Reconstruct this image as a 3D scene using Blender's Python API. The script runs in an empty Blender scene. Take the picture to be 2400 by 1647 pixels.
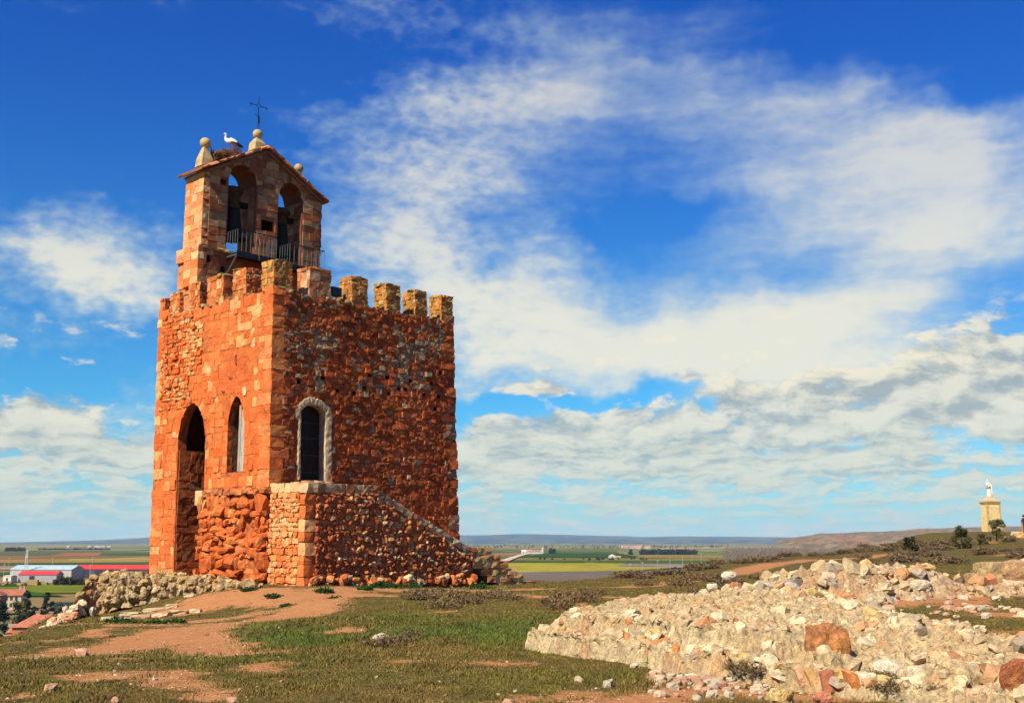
import bpy, bmesh, math, random
import numpy as np
from mathutils import Matrix, Vector, Quaternion

# ------------------------------------------------------------------ camera, sky, sun, exposure
SC = bpy.context.scene
COL = SC.collection
rng = np.random.default_rng(11)
random.seed(11)
FOC, HOR = 2650.0, 1268.0                     # focal length and horizon row of the 2400 px wide photograph
PITCH = math.atan((HOR - 823.5) / FOC)
EYE = Vector((0.0, 0.0, 1.65))

cam_d = bpy.data.cameras.new('camera')
cam_d.sensor_width = 36.0
cam_d.lens = 36.0 * FOC / 2400.0
cam_d.clip_start = 0.1
cam_d.clip_end = 80000.0
cam = bpy.data.objects.new('camera', cam_d)
cam.location = EYE
cam.rotation_euler = (math.pi / 2 + PITCH, 0, 0)
COL.objects.link(cam)
SC.camera = cam

SUN_AZ = Vector((-0.608, -0.793, 0)).normalized()
SUN_EL = math.radians(44)
SUN_DIR = Vector((SUN_AZ.x * math.cos(SUN_EL), SUN_AZ.y * math.cos(SUN_EL), math.sin(SUN_EL)))
sun_d = bpy.data.lights.new('sun', 'SUN')
sun_d.energy = 5.0
sun_d.angle = math.radians(0.53)
sun_d.color = (1.0, 0.90, 0.72)
sun = bpy.data.objects.new('sun', sun_d)
sun.rotation_euler = SUN_DIR.to_track_quat('Z', 'Y').to_euler()
sun.location = (-40, -50, 80)
COL.objects.link(sun)

SC.view_settings.view_transform = 'Standard'
SC.view_settings.look = 'None'
SC.view_settings.exposure = 0.82
SC.view_settings.gamma = 1.0
SC.view_settings.use_curve_mapping = False
SC.render.engine = 'CYCLES'
SC.cycles.use_denoising = True
SC.cycles.denoiser = 'OPENIMAGEDENOISE'
SC.cycles.max_bounces = 4
SC.cycles.diffuse_bounces = 2
SC.cycles.use_adaptive_sampling = True
SC.cycles.adaptive_threshold = 0.03
SC.cycles.volume_bounces = 0
SC.cycles.volume_max_steps = 64
SC.cycles.caustics_reflective = False
SC.cycles.caustics_refractive = False


def ray(u, v):
    """direction through column u, row v of the photograph shown 2324 px wide"""
    k = 2400.0 / 2324.0
    x = (u * k - 1200) / FOC
    y = (823.5 - v * k) / FOC
    return Vector((x, math.cos(PITCH) - y * math.sin(PITCH), math.sin(PITCH) + y * math.cos(PITCH)))


def gp(u, v, z=0.0):
    r = ray(u, v)
    t = (z - EYE.z) / r.z
    return EYE + r * t


def at(u, v, Y):
    r = ray(u, v)
    return EYE + r * (Y / r.y)


class NT:
    """small helper to write node trees"""
    def __init__(self, nt):
        self.nt = nt

    def n(self, t, **kw):
        nd = self.nt.nodes.new(t)
        for k, v in kw.items():
            setattr(nd, k, v)
        return nd

    def put(self, sock, v):
        if hasattr(v, 'is_output') or isinstance(v, bpy.types.NodeSocket):
            self.nt.links.new(v, sock)
        else:
            sock.default_value = v

    def m(self, op, a, b=None, c=None, clamp=False):
        nd = self.n('ShaderNodeMath', operation=op, use_clamp=clamp)
        self.put(nd.inputs[0], a)
        if b is not None:
            self.put(nd.inputs[1], b)
        if c is not None:
            self.put(nd.inputs[2], c)
        return nd.outputs[0]

    def v(self, op, a, b=None):
        nd = self.n('ShaderNodeVectorMath', operation=op)
        self.put(nd.inputs[0], a)
        if b is not None:
            self.put(nd.inputs[1], b)
        return nd.outputs[1] if op in ('LENGTH', 'DOT_PRODUCT') else nd.outputs[0]

    def ss(self, x, lo, hi, a=0.0, b=1.0):
        nd = self.n('ShaderNodeMapRange', interpolation_type='SMOOTHSTEP')
        self.put(nd.inputs[0], x)
        nd.inputs[1].default_value = lo
        nd.inputs[2].default_value = hi
        nd.inputs[3].default_value = a
        nd.inputs[4].default_value = b
        return nd.outputs[0]

    def noise(self, vec, scale, detail=4.0, rough=0.55, dist=0.0, dim='3D'):
        nd = self.n('ShaderNodeTexNoise', noise_dimensions=dim)
        if vec is not None:
            self.put(nd.inputs['Vector'], vec)
        nd.inputs['Scale'].default_value = scale
        nd.inputs['Detail'].default_value = detail
        nd.inputs['Roughness'].default_value = rough
        nd.inputs['Distortion'].default_value = dist
        return nd

    def mix(self, f, a, b, blend='MIX'):
        nd = self.n('ShaderNodeMix', data_type='RGBA', blend_type=blend)
        self.put(nd.inputs[0], f)
        for i, x in ((6, a), (7, b)):
            if isinstance(x, tuple) and len(x) == 3:
                x = (*x, 1.0)
            self.put(nd.inputs[i], x)
        return nd.outputs[2]

    def mapn(self, vec, loc=(0, 0, 0), rot=(0, 0, 0), scale=(1, 1, 1), kind='POINT'):
        nd = self.n('ShaderNodeMapping', vector_type=kind)
        self.put(nd.inputs[0], vec)
        nd.inputs[1].default_value = loc
        nd.inputs[2].default_value = rot
        nd.inputs[3].default_value = scale
        return nd.outputs[0]


world = bpy.data.worlds.new('World')
SC.world = world
world.use_nodes = True
wt = world.node_tree
wt.nodes.clear()
W = NT(wt)


def azel(u, v):
    r = ray(u, v).normalized()
    return math.degrees(math.atan2(r.x, r.y)), math.degrees(math.asin(r.z))


sky = W.n('ShaderNodeTexSky', sky_type='NISHITA')
sky.sun_disc = False
sky.sun_elevation = SUN_EL
sky.sun_rotation = math.atan2(SUN_AZ.x, SUN_AZ.y)
sky.altitude = 1000
sky.air_density = 1.0
sky.dust_density = 0.3
sky.ozone_density = 2.5
geo = W.n('ShaderNodeTexCoord')
D = geo.outputs['Generated']
sp = W.n('ShaderNodeSeparateXYZ')
W.put(sp.inputs[0], D)
az = W.m('MULTIPLY', W.m('ARCTAN2', sp.outputs[0], sp.outputs[1]), 57.29578)
el = W.m('MULTIPLY', W.m('ARCSINE', sp.outputs[2]), 57.29578)
cb = W.n('ShaderNodeCombineXYZ')
W.put(cb.inputs[0], az)
W.put(cb.inputs[1], el)
P0 = cb.outputs[0]
# uneven edges: the cloud plane is warped by slow noise
wn = W.noise(P0, 0.16, 4.0, 0.6, dim='2D')
warp = W.v('MULTIPLY', W.v('SUBTRACT', wn.outputs['Color'], (0.5, 0.5, 0.5)), (7.0, 5.0, 0.0))
PW = W.v('ADD', P0, warp)


def blobs(lst, vec):
    tot = None
    for (u, v, ru, rv, rot, w) in lst:
        a, e = azel(u, v)
        k = 57.29578 / 2566.0
        q = W.mapn(vec, (a, e, 0), (0, 0, math.radians(-rot)), (ru * k, rv * k, 1.0), 'TEXTURE')
        d = W.v('LENGTH', q)
        g = W.ss(d, 0.0, 1.7, w, 0.0)
        tot = g if tot is None else W.m('ADD', tot, g)
    return tot


# --- high layer: thin streaked veils and mottled altocumulus
high = blobs([
    (1720, 310, 560, 160, 14, .64), (1850, 250, 330, 110, 8, .22), (930, 310, 340, 120, -12, .40), (860, 500, 200, 150, 30, .30), (1120, 470, 190, 120, 0, .36),
    (1100, 640, 400, 120, 20, .45), (1480, 750, 640, 160, 6, .80), (1980, 590, 480, 160, -20, .44), (1680, 480, 190, 90, 0, .42),
    (1220, 850, 330, 80, 0, .45), (2200, 400, 260, 160, -40, .22), (150, 575, 230, 80, 8, .62), (310, 690, 170, 60, 32, .62),
    (1230, 160, 330, 130, -38, .22), (2050, 800, 420, 120, 0, .50), (680, 280, 140, 50, 0, .28),
    (1420, 510, 150, 50, -8, -.75), (1190, 925, 330, 26, -3, -1.1), (2150, 90, 300, 120, 25, -.35), (500, 130, 480, 150, 0, -.5),
    (250, 300, 350, 120, 0, -.45), (190, 830, 260, 60, 0, -.35)], PW)
fb = W.noise(W.mapn(PW, scale=(0.06, 0.12, 1)), 1.0, 4.0, 0.52, dim='2D')
fine = W.noise(W.mapn(P0, rot=(0, 0, math.radians(28)), scale=(1.1, 1.9, 1)), 1.0, 3.0, 0.5, 0.0, dim='2D')
fib = W.noise(W.mapn(W.v('ADD', P0, W.v('MULTIPLY', warp, (0.3, 0.3, 0.0))), rot=(0, 0, math.radians(-22)), scale=(0.10, 0.50, 1)), 1.0, 6.0, 0.58, 0.0, dim='2D')
mott = W.m('MULTIPLY', W.m('SUBTRACT', fine.outputs[0], 0.5), W.ss(az, 6.0, -5.0, 0.18, 0.66))
fibr = W.m('MULTIPLY', W.m('SUBTRACT', fib.outputs[0], 0.46), 0.95)
cov = W.m('ADD', W.m('ADD', high, W.m('MULTIPLY', W.m('SUBTRACT', fb.outputs[0], 0.50), 1.2)), W.m('ADD', mott, fibr))
a_hi = W.m('MULTIPLY', W.ss(cov, -0.12, 1.15), W.ss(el, 10.0, 18.0, 0.93, 0.74))
# --- low layer: cumulus banks, flattened towards the horizon
PL = W.v('ADD', P0, W.v('MULTIPLY', warp, (0.35, 0.22, 0.0)))
low = blobs([
    (120, 930, 110, 55, 0, 1.0), (220, 1020, 200, 42, -3, 1.0), (60, 975, 80, 30, 0, .4), (1230, 990, 200, 60, -10, .80), (1700, 985, 620, 85, -4, .75),
    (2250, 830, 190, 110, 0, .95), (1900, 900, 300, 50, 0, .55), (1230, 885, 100, 18, 0, .6), (1560, 855, 65, 14, 0, .5),
    (1500, 1075, 700, 30, 2, .35), (2000, 1065, 420, 45, 2, .35), (150, 1100, 330, 40, 0, .3),
    (150, 860, 300, 35, 0, -.6), (1180, 922, 260, 22, -3, -.6), (300, 930, 60, 60, 0, -.25)], PL)
c1 = W.noise(W.mapn(PL, scale=(0.40, 0.84, 1)), 1.0, 8.0, 0.57, 0.0, dim='2D')
c2 = W.noise(W.mapn(PL, loc=(-0.14, 0.50, 0), scale=(0.40, 0.84, 1)), 1.0, 5.0, 0.55, 0.0, dim='2D')
s1 = W.noise(W.mapn(PL, scale=(0.55, 2.3, 1)), 1.0, 5.0, 0.55, 0.0, dim='2D')
s2 = W.noise(W.mapn(PL, loc=(-0.1, 0.45, 0), scale=(0.55, 2.3, 1)), 1.0, 3.0, 0.55, 0.0, dim='2D')
band = W.ss(el, 9.5, 4.5)
covl = W.m('ADD', low, W.m('ADD', W.m('MULTIPLY', W.m('SUBTRACT', c1.outputs[0], 0.53), 2.8), W.m('MULTIPLY', band, 0.16)))
gate = W.m('ADD', W.ss(el, 13.0, 8.0), W.m('MULTIPLY', low, 0.8), clamp=True)
a_lo = W.m('MULTIPLY', W.ss(covl, 0.12, 0.62), gate)
lit = W.ss(W.m('SUBTRACT', c1.outputs[0], c2.outputs[0]), -0.20, 0.17)
thick = W.ss(covl, 0.5, 1.5)
puff = W.m('MULTIPLY', W.ss(s1.outputs[0], 0.40, 0.60), W.ss(el, 7.0, 3.0))
plit = W.ss(W.m('SUBTRACT', s1.outputs[0], s2.outputs[0]), -0.2, 0.15)
# --- colours
tint = W.mix(1.0, sky.outputs[0], (0.26, 0.92, 1.45), 'MULTIPLY')
deep = W.mix(W.ss(el, 3.0, 27.0), (1.05, 1.16, 0.98), (0.24, 0.66, 1.16))
base = W.mix(1.0, tint, deep, 'MULTIPLY')
S = 0.050
veil = W.mix(W.ss(cov, 0.30, 1.05), (5.6, 7.4, 7.8), (9.9, 9.6, 7.9))
c_hi = W.mix(a_hi, base, veil)
shade = W.mix(lit, (4.3, 4.8, 4.7), (10.6, 9.7, 7.3))
shade = W.mix(W.m('MULTIPLY', thick, 0.25), shade, (7.2, 7.3, 6.3))
c_lo = W.mix(W.m('MULTIPLY', a_lo, 0.86), c_hi, shade)
c_lo = W.mix(W.m('MULTIPLY', puff, 0.75), c_lo, W.mix(plit, (5.2, 6.2, 6.0), (9.8, 9.2, 7.0)))
hz = W.ss(el, 7.0, 0.0, 0.0, 0.60)
fin = W.mix(hz, c_lo, (5.6, 7.4, 7.1))
bg = W.n('ShaderNodeBackground')
W.put(bg.inputs[0], fin)
bg.inputs[1].default_value = S
out = W.n('ShaderNodeOutputWorld')
wt.links.new(bg.outputs[0], out.inputs[0])
world.cycles.sampling_method = 'MANUAL'
world.cycles.sample_map_resolution = 512

# ------------------------------------------------------------------ helpers: noise, meshes, tags
def _hash(ix, iy, iz, seed):
    h = (ix.astype(np.int64) * 374761393 + iy.astype(np.int64) * 668265263 + iz.astype(np.int64) * 2147483647 + seed * 974711)
    h = (h ^ (h >> 13)) * 1274126177
    h = h & 0xffffffff
    h = (h ^ (h >> 16)) & 0xffff
    return h / 65535.0


def vnoise(p, seed=0):
    """value noise on points (N,3) -> (N,) in 0..1"""
    p = np.asarray(p, float)
    i = np.floor(p).astype(np.int64)
    f = p - i
    f = f * f * (3 - 2 * f)
    r = 0
    for dx in (0, 1):
        wx = f[:, 0] if dx else 1 - f[:, 0]
        for dy in (0, 1):
            wy = f[:, 1] if dy else 1 - f[:, 1]
            for dz in (0, 1):
                wz = f[:, 2] if dz else 1 - f[:, 2]
                r = r + wx * wy * wz * _hash(i[:, 0] + dx, i[:, 1] + dy, i[:, 2] + dz, seed)
    return r


def fbm(p, seed=0, octv=4, gain=0.5):
    p = np.asarray(p, float)
    a, s, t = 1.0, 0.0, 0.0
    for o in range(octv):
        s = s + a * vnoise(p * (2 ** o), seed + o * 17)
        t += a
        a *= gain
    return s / t


def fb2(x, y, sc, seed=0, octv=4):
    return fbm(np.stack([x * sc, y * sc, np.zeros_like(x) + seed * 3.7], -1), seed, octv)


def sstep(a, b, x):
    t = np.clip((np.asarray(x, float) - a) / (b - a), 0, 1)
    return t * t * (3 - 2 * t)


def make_mesh(name, verts, faces, cols=None, smooth=False, mats=None, fmat=None):
    """verts (N,3); faces list of tuples or (M,3|4) array; cols (N,3) linear point colours"""
    me = bpy.data.meshes.new(name)
    verts = np.asarray(verts, np.float32)
    if isinstance(faces, np.ndarray):
        k = faces.shape[1]
        M = len(faces)
        me.vertices.add(len(verts))
        me.vertices.foreach_set('co', verts.ravel())
        me.loops.add(M * k)
        me.loops.foreach_set('vertex_index', faces.astype(np.int32).ravel())
        me.polygons.add(M)
        me.polygons.foreach_set('loop_start', np.arange(0, M * k, k, dtype=np.int32))
        me.polygons.foreach_set('loop_total', np.full(M, k, np.int32))
        me.update(calc_edges=True)
    else:
        me.from_pydata([tuple(map(float, v)) for v in verts], [], faces)
    me.polygons.foreach_set('use_smooth', np.full(len(me.polygons), bool(smooth)))
    if cols is not None:
        at_ = me.attributes.new('Col', 'FLOAT_COLOR', 'POINT')
        c = np.ones((len(verts), 4), np.float32)
        c[:, :3] = cols
        at_.data.foreach_set('color', c.ravel())
    for m in (mats or []):
        me.materials.append(m)
    if fmat is not None:
        me.polygons.foreach_set('material_index', np.asarray(fmat, np.int32))
    me.update()
    return me


def link(name, me, parent=None, loc=None, rotz=0.0):
    o = bpy.data.objects.new(name, me)
    if loc is not None:
        o.location = loc
    if rotz:
        o.rotation_euler = (0, 0, rotz)
    if parent is not None:
        o.parent = parent
    COL.objects.link(o)
    return o


def tag(o, label=None, cat=None, group=None, kind=None):
    if label:
        o['label'] = label
    if cat:
        o['category'] = cat
    if group:
        o['group'] = group
    if kind:
        o['kind'] = kind
    return o


def thing(name, label, cat, loc=(0, 0, 0), rotz=0.0, group=None):
    o = bpy.data.objects.new(name, None)
    o.empty_display_size = 0.3
    o.location = loc
    o.rotation_euler = (0, 0, rotz)
    COL.objects.link(o)
    return tag(o, label, cat, group)


class MB:
    """collects boxes, tubes, lathes and quads into one mesh"""
    def __init__(self):
        self.v, self.f, self.c, self.mi = [], [], [], []

    def add(self, v, f, col=(1, 1, 1), mi=0):
        n = len(self.v)
        self.v += [tuple(x) for x in v]
        self.f += [tuple(i + n for i in q) for q in f]
        self.c += [tuple(col)] * len(v)
        self.mi += [mi] * len(f)
        return self

    def box(self, x0, x1, y0, y1, z0, z1, col=(1, 1, 1), mi=0):
        v = [(x0, y0, z0), (x1, y0, z0), (x1, y1, z0), (x0, y1, z0), (x0, y0, z1), (x1, y0, z1), (x1, y1, z1), (x0, y1, z1)]
        return self.add(v, [(0, 3, 2, 1), (4, 5, 6, 7), (0, 1, 5, 4), (1, 2, 6, 5), (2, 3, 7, 6), (3, 0, 4, 7)], col, mi)

    def tube(self, pts, radii, n=8, col=(1, 1, 1), mi=0, cap=True):
        pts = [Vector(p) for p in pts]
        if not hasattr(radii, '__len__'):
            radii = [radii] * len(pts)
        vs, fs = [], []
        up = Vector((0, 0, 1))
        for i, p in enumerate(pts):
            d = (pts[min(i + 1, len(pts) - 1)] - pts[max(i - 1, 0)])
            d = d.normalized() if d.length > 1e-9 else Vector((0, 0, 1))
            a = up if abs(d.z) < 0.95 else Vector((1, 0, 0))
            s = d.cross(a).normalized()
            t = s.cross(d).normalized()
            for k in range(n):
                an = 2 * math.pi * k / n
                vs.append(p + s * (math.cos(an) * radii[i]) + t * (math.sin(an) * radii[i]))
        for i in range(len(pts) - 1):
            for k in range(n):
                fs.append((i * n + k, i * n + (k + 1) % n, (i + 1) * n + (k + 1) % n, (i + 1) * n + k))
        if cap:
            fs.append(tuple(range(n)))
            fs.append(tuple(reversed(range((len(pts) - 1) * n, len(pts) * n))))
        return self.add(vs, fs, col, mi)

    def lathe(self, prof, c=(0, 0, 0), n=20, col=(1, 1, 1), mi=0, sy=1.0):
        vs, fs = [], []
        for (r, z) in prof:
            for k in range(n):
                an = 2 * math.pi * k / n
                vs.append((c[0] + math.cos(an) * r, c[1] + math.sin(an) * r * sy, c[2] + z))
        for i in range(len(prof) - 1):
            for k in range(n):
                fs.append((i * n + k, i * n + (k + 1) % n, (i + 1) * n + (k + 1) % n, (i + 1) * n + k))
        fs.append(tuple(reversed(range(n))))
        fs.append(tuple(range((len(prof) - 1) * n, len(prof) * n)))
        return self.add(vs, fs, col, mi)

    def build(self, name, mats, parent=None, loc=None, rotz=0.0, smooth=False):
        me = make_mesh(name, self.v, self.f, np.array(self.c), smooth, mats if isinstance(mats, list) else [mats], self.mi)
        return link(name, me, parent, loc, rotz)


# one stone: a cube cut 2x2x2 (26 vertices), pulled towards a ball and knocked about
def _cube(n=2):
    idx, v, f = {}, [], []

    def g(p):
        if p not in idx:
            idx[p] = len(v)
            v.append([2.0 * c / n - 1 for c in p])
        return idx[p]
    for ax in range(3):
        for s in (0, n):
            o = [k for k in range(3) if k != ax]
            for i in range(n):
                for j in range(n):
                    q = []
                    for (di, dj) in ((0, 0), (1, 0), (1, 1), (0, 1)):
                        p = [0, 0, 0]
                        p[ax] = s
                        p[o[0]] = i + di
                        p[o[1]] = j + dj
                        q.append(g(tuple(p)))
                    # orientation
                    a, b, c = (np.array(v[t]) for t in q[:3])
                    nrm = np.cross(b - a, c - b)
                    if nrm[ax] * (1 if s else -1) < 0:
                        q.reverse()
                    f.append(q)
    return np.array(v), np.array(f)


CV2, CF2 = _cube(2)
CV3, CF3 = _cube(3)


def stones(cen, half, rot=None, rnd=0.35, jit=0.10, cols=None, big=False, seed=None):
    """batch of stones -> list of (verts, cols); faces are shared (CF2 or CF3)"""
    V = CV3 if big else CV2
    r_ = np.random.default_rng(seed) if seed is not None else rng
    cen = np.asarray(cen, float)
    half = np.asarray(half, float)
    N = len(cen)
    L = np.linalg.norm(V, axis=1, keepdims=True)
    S_ = V / L * 1.18
    rr = np.asarray(rnd, float)
    rr = np.broadcast_to(rr, (N,))[:, None, None]
    T = V[None] * (1 - rr) + S_[None] * rr
    T = T + r_.normal(0, 1, (N, len(V), 3)) * jit
    # a slight shear and taper for each stone
    sh = r_.normal(0, min(0.10, jit * 1.2), (N, 1, 3))
    T = T + sh * T[:, :, [1, 2, 0]]
    T = T * half[:, None, :]
    if rot is not None:
        T = np.einsum('nij,nkj->nki', rot, T)
    T = T + cen[:, None, :]
    if cols is None:
        cols = np.ones((N, 3))
    return T, np.asarray(cols, float), (CF3 if big else CF2)


def rot_euler(N, ax=0.3, ay=0.3, az=6.28, r_=None):
    r_ = r_ or rng
    a = r_.uniform(-ax, ax, N)
    b = r_.uniform(-ay, ay, N)
    c = r_.uniform(-az / 2, az / 2, N)
    ca, sa, cb_, sb, cc, sc_ = np.cos(a), np.sin(a), np.cos(b), np.sin(b), np.cos(c), np.sin(c)
    z = np.zeros(N)
    o = np.ones(N)
    Rx = np.stack([o, z, z, z, ca, -sa, z, sa, ca], -1).reshape(N, 3, 3)
    Ry = np.stack([cb_, z, sb, z, o, z, -sb, z, cb_], -1).reshape(N, 3, 3)
    Rz = np.stack([cc, -sc_, z, sc_, cc, z, z, z, o], -1).reshape(N, 3, 3)
    return Rz @ Ry @ Rx


def emit_stones(T, cols, F, mat, parent, name='stone', limit=300, rest='rubble', size=None, smooth=True):
    """the largest `limit` stones become objects of their own, the rest one stuff part"""
    N = len(T)
    if size is None:
        size = np.prod(T.max(1) - T.min(1) + 0.02, axis=1)
    order = np.argsort(-size)
    for i in order[:limit]:
        me = make_mesh(name, T[i], F, np.repeat(cols[i][None], T.shape[1], 0), smooth, [mat])
        link(name, me, parent)
    if N > limit:
        idx = order[limit:]
        k = T.shape[1]
        V = T[idx].reshape(-1, 3)
        Fs = (F[None] + (np.arange(len(idx)) * k)[:, None, None]).reshape(-1, 4)
        C = np.repeat(cols[idx], k, 0)
        o = link(rest, make_mesh(rest, V, Fs, C, smooth, [mat]), parent)
        o['kind'] = 'stuff'


CV10, CF10 = _cube(9)


def boulder_mesh(name, half, col, mat, seed, rough=0.16, rnd=0.75, cv=0.0):
    """a single rock with an uneven skin"""
    V = CV10 / np.linalg.norm(CV10, axis=1, keepdims=True)
    V = V * rnd * 1.05 + CV10 * (1 - rnd) * 0.9
    V = V * (1 + (fbm(V * 1.3 + seed, seed, 4) - 0.5)[:, None] * rough * 4 + (fbm(V * 4.0 + seed, seed + 5, 3) - 0.5)[:, None] * rough * 1.2)
    C = np.array(col) * (1 + cv * (fbm(V * 5 + seed, seed + 9, 3) - 0.5)[:, None] * 2)
    return make_mesh(name, V * np.array(half), CF10, C, False, [mat])


def cells(x, y, sc, seed=0):
    """rounded pebbly bumps 0..1 and a random value for each pebble"""
    px, py = x * sc, y * sc
    ix, iy = np.floor(px).astype(np.int64), np.floor(py).astype(np.int64)
    d1 = np.full(x.shape, 9.0)
    d2 = np.full(x.shape, 9.0)
    idv = np.zeros(x.shape)
    z = np.zeros_like(ix)
    for dx in (-1, 0, 1):
        for dy in (-1, 0, 1):
            cx, cy = ix + dx, iy + dy
            qx = cx + _hash(cx, cy, z, seed)
            qy = cy + _hash(cx, cy, z + 1, seed)
            d = np.hypot(px - qx, py - qy)
            nearer = d < d1
            d2 = np.where(nearer, d1, np.minimum(d2, d))
            idv = np.where(nearer, _hash(cx, cy, z + 2, seed), idv)
            d1 = np.where(nearer, d, d1)
    return np.clip((d2 - d1) * 1.6, 0, 1) ** 0.6, idv


# ------------------------------------------------------------------ materials
ALB = 0.70                                       # colours below are written for a bright reading; this brings them to real reflectances
def mat_rock(name, scale=6.0, bump=0.5, var=0.35, dist=0.03, dirt=None, dirt_amt=0.0, dirt_scale=2.0, rough=0.92, speck=0.0, hue2=None, hue_amt=0.0):
    """colour from the point attribute Col, broken up by noise; relief by bump"""
    m = bpy.data.materials.new(name)
    m.use_nodes = True
    nt = m.node_tree
    nt.nodes.clear()
    A = NT(nt)
    tc = A.n('ShaderNodeTexCoord').outputs['Object']
    col = A.n('ShaderNodeAttribute', attribute_name='Col').outputs['Color']
    n1 = A.noise(tc, scale, 6, 0.65)
    n2 = A.noise(tc, scale * 4.3, 4, 0.6)
    n3 = A.noise(tc, dirt_scale, 5, 0.62)
    f = A.m('ADD', A.m('MULTIPLY', n1.outputs[0], 0.6), A.m('MULTIPLY', n2.outputs[0], 0.4))
    k = A.ss(f, 0.34, 0.66, ALB * (1 - var), ALB * (1 + var * 0.75))
    ck = A.n('ShaderNodeCombineXYZ')
    for i in range(3):
        A.put(ck.inputs[i], k)
    c = A.mix(1.0, col, ck.outputs[0], 'MULTIPLY')
    if hue2 is not None:
        n4 = A.noise(tc, dirt_scale * 2.7, 4, 0.6)
        c = A.mix(A.m('MULTIPLY', A.ss(n4.outputs[0], 0.46, 0.66), hue_amt), c, tuple(q * ALB for q in hue2))
    if dirt is not None:
        c = A.mix(A.m('MULTIPLY', A.ss(n3.outputs[0], 0.50, 0.64), dirt_amt), c, tuple(q * ALB for q in dirt))
    if speck:
        vo = A.n('ShaderNodeTexVoronoi', feature='F1')
        A.put(vo.inputs['Vector'], tc)
        vo.inputs['Scale'].default_value = scale * 5
        c = A.mix(A.m('MULTIPLY', A.ss(vo.outputs['Distance'], 0.30, 0.12), speck), c, A.mix(0.5, vo.outputs['Color'], c))
    b = A.n('ShaderNodeBump')
    b.inputs['Strength'].default_value = bump
    b.inputs['Distance'].default_value = dist
    A.put(b.inputs['Height'], f)
    bs = A.n('ShaderNodeBsdfPrincipled')
    A.put(bs.inputs['Base Color'], c)
    bs.inputs['Roughness'].default_value = rough
    bs.inputs['Specular IOR Level'].default_value = 0.15
    A.put(bs.inputs['Normal'], b.outputs[0])
    o = A.n('ShaderNodeOutputMaterial')
    nt.links.new(bs.outputs[0], o.inputs[0])
    return m


def mat_plain(name, rgb, rough=0.7, metal=0.0, var=0.15, scale=8.0, spec=0.3, stretch=(1, 1, 1), use_col=False, bump=0.0):
    m = bpy.data.materials.new(name)
    m.use_nodes = True
    nt = m.node_tree
    nt.nodes.clear()
    A = NT(nt)
    tc = A.mapn(A.n('ShaderNodeTexCoord').outputs['Object'], scale=stretch)
    n1 = A.noise(tc, scale, 5, 0.6)
    k = A.ss(n1.outputs[0], 0.3, 0.7, ALB * (1 - var), ALB * (1 + var))
    ck = A.n('ShaderNodeCombineXYZ')
    for i in range(3):
        A.put(ck.inputs[i], k)
    base = A.n('ShaderNodeAttribute', attribute_name='Col').outputs['Color'] if use_col else (*rgb, 1.0)
    c = A.mix(1.0, base, ck.outputs[0], 'MULTIPLY')
    bs = A.n('ShaderNodeBsdfPrincipled')
    A.put(bs.inputs['Base Color'], c)
    bs.inputs['Roughness'].default_value = rough
    bs.inputs['Metallic'].default_value = metal
    bs.inputs['Specular IOR Level'].default_value = spec
    if bump:
        b = A.n('ShaderNodeBump')
        b.inputs['Strength'].default_value = bump
        b.inputs['Distance'].default_value = 0.02
        A.put(b.inputs['Height'], n1.outputs[0])
        A.put(bs.inputs['Normal'], b.outputs[0])
    o = A.n('ShaderNodeOutputMaterial')
    nt.links.new(bs.outputs[0], o.inputs[0])
    return m


M_RED = mat_rock('red_sandstone', 4.5, 1.0, 0.45, 0.11, dirt=(0.16, 0.075, 0.03), dirt_amt=0.35, dirt_scale=1.3)
M_ORANGE = mat_rock('orange_sandstone', 4.0, 1.0, 0.30, 0.08, dirt=(0.80, 0.34, 0.11), dirt_amt=0.30, dirt_scale=0.9, hue2=(0.60, 0.12, 0.03), hue_amt=0.45)
M_ASHLAR = mat_rock('ashlar_stone', 6.0, 0.6, 0.28, 0.03, dirt=(0.10, 0.07, 0.045), dirt_amt=0.35, dirt_scale=1.7)
M_MERLON = mat_rock('lichened_stone', 6.0, 0.9, 0.40, 0.05, dirt=(0.17, 0.115, 0.03), dirt_amt=0.5, dirt_scale=2.2)
M_COBBLE = mat_rock('cobble_stone', 9.0, 0.7, 0.35, 0.03)
M_LIME = mat_rock('lime_mortar', 9.0, 0.9, 0.30, 0.05, dirt=(0.25, 0.17, 0.09), dirt_amt=0.4)
M_RUIN = mat_rock('pale_rubble', 15.0, 1.0, 0.45, 0.05, dirt=(0.52, 0.30, 0.13), dirt_amt=0.25, dirt_scale=1.6, speck=0.25, hue2=(0.34, 0.27, 0.18), hue_amt=0.35)
M_LOOSE = mat_rock('loose_stone_rock', 14.0, 0.8, 0.30, 0.02, dirt=(0.35, 0.22, 0.12), dirt_amt=0.30, dirt_scale=4.0)
M_CONG = mat_rock('conglomerate', 16.0, 1.2, 0.45, 0.05, speck=0.8, dirt=(0.75, 0.33, 0.06), dirt_amt=0.5, dirt_scale=2.5)
M_IRON = mat_plain('painted_iron', (0.035, 0.035, 0.04), 0.45, 0.6, 0.3)
M_IRONB = mat_plain('rust_iron', (0.025, 0.025, 0.035), 0.6, 0.3, 0.3)
M_BRONZE = mat_plain('bell_bronze', (0.016, 0.012, 0.009), 0.7, 0.0, 0.4)
M_WOODD = mat_plain('dark_wood', (0.012, 0.006, 0.005), 0.7, 0, 0.4, 3.0, stretch=(8, 8, 0.6))
M_WOODG = mat_plain('weathered_wood', (0.30, 0.27, 0.22), 0.8, 0, 0.45, 3.0, stretch=(9, 9, 0.7), use_col=True)
M_DARK = mat_plain('dark_void', (0.01, 0.008, 0.007), 0.9)
M_COLR = mat_plain('painted_surface', (1, 1, 1), 0.75, 0, 0.10, 0.6, use_col=True)
M_FOLI = mat_plain('foliage', (1, 1, 1), 0.7, 0, 0.30, 1.5, use_col=True, spec=0.2)
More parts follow.
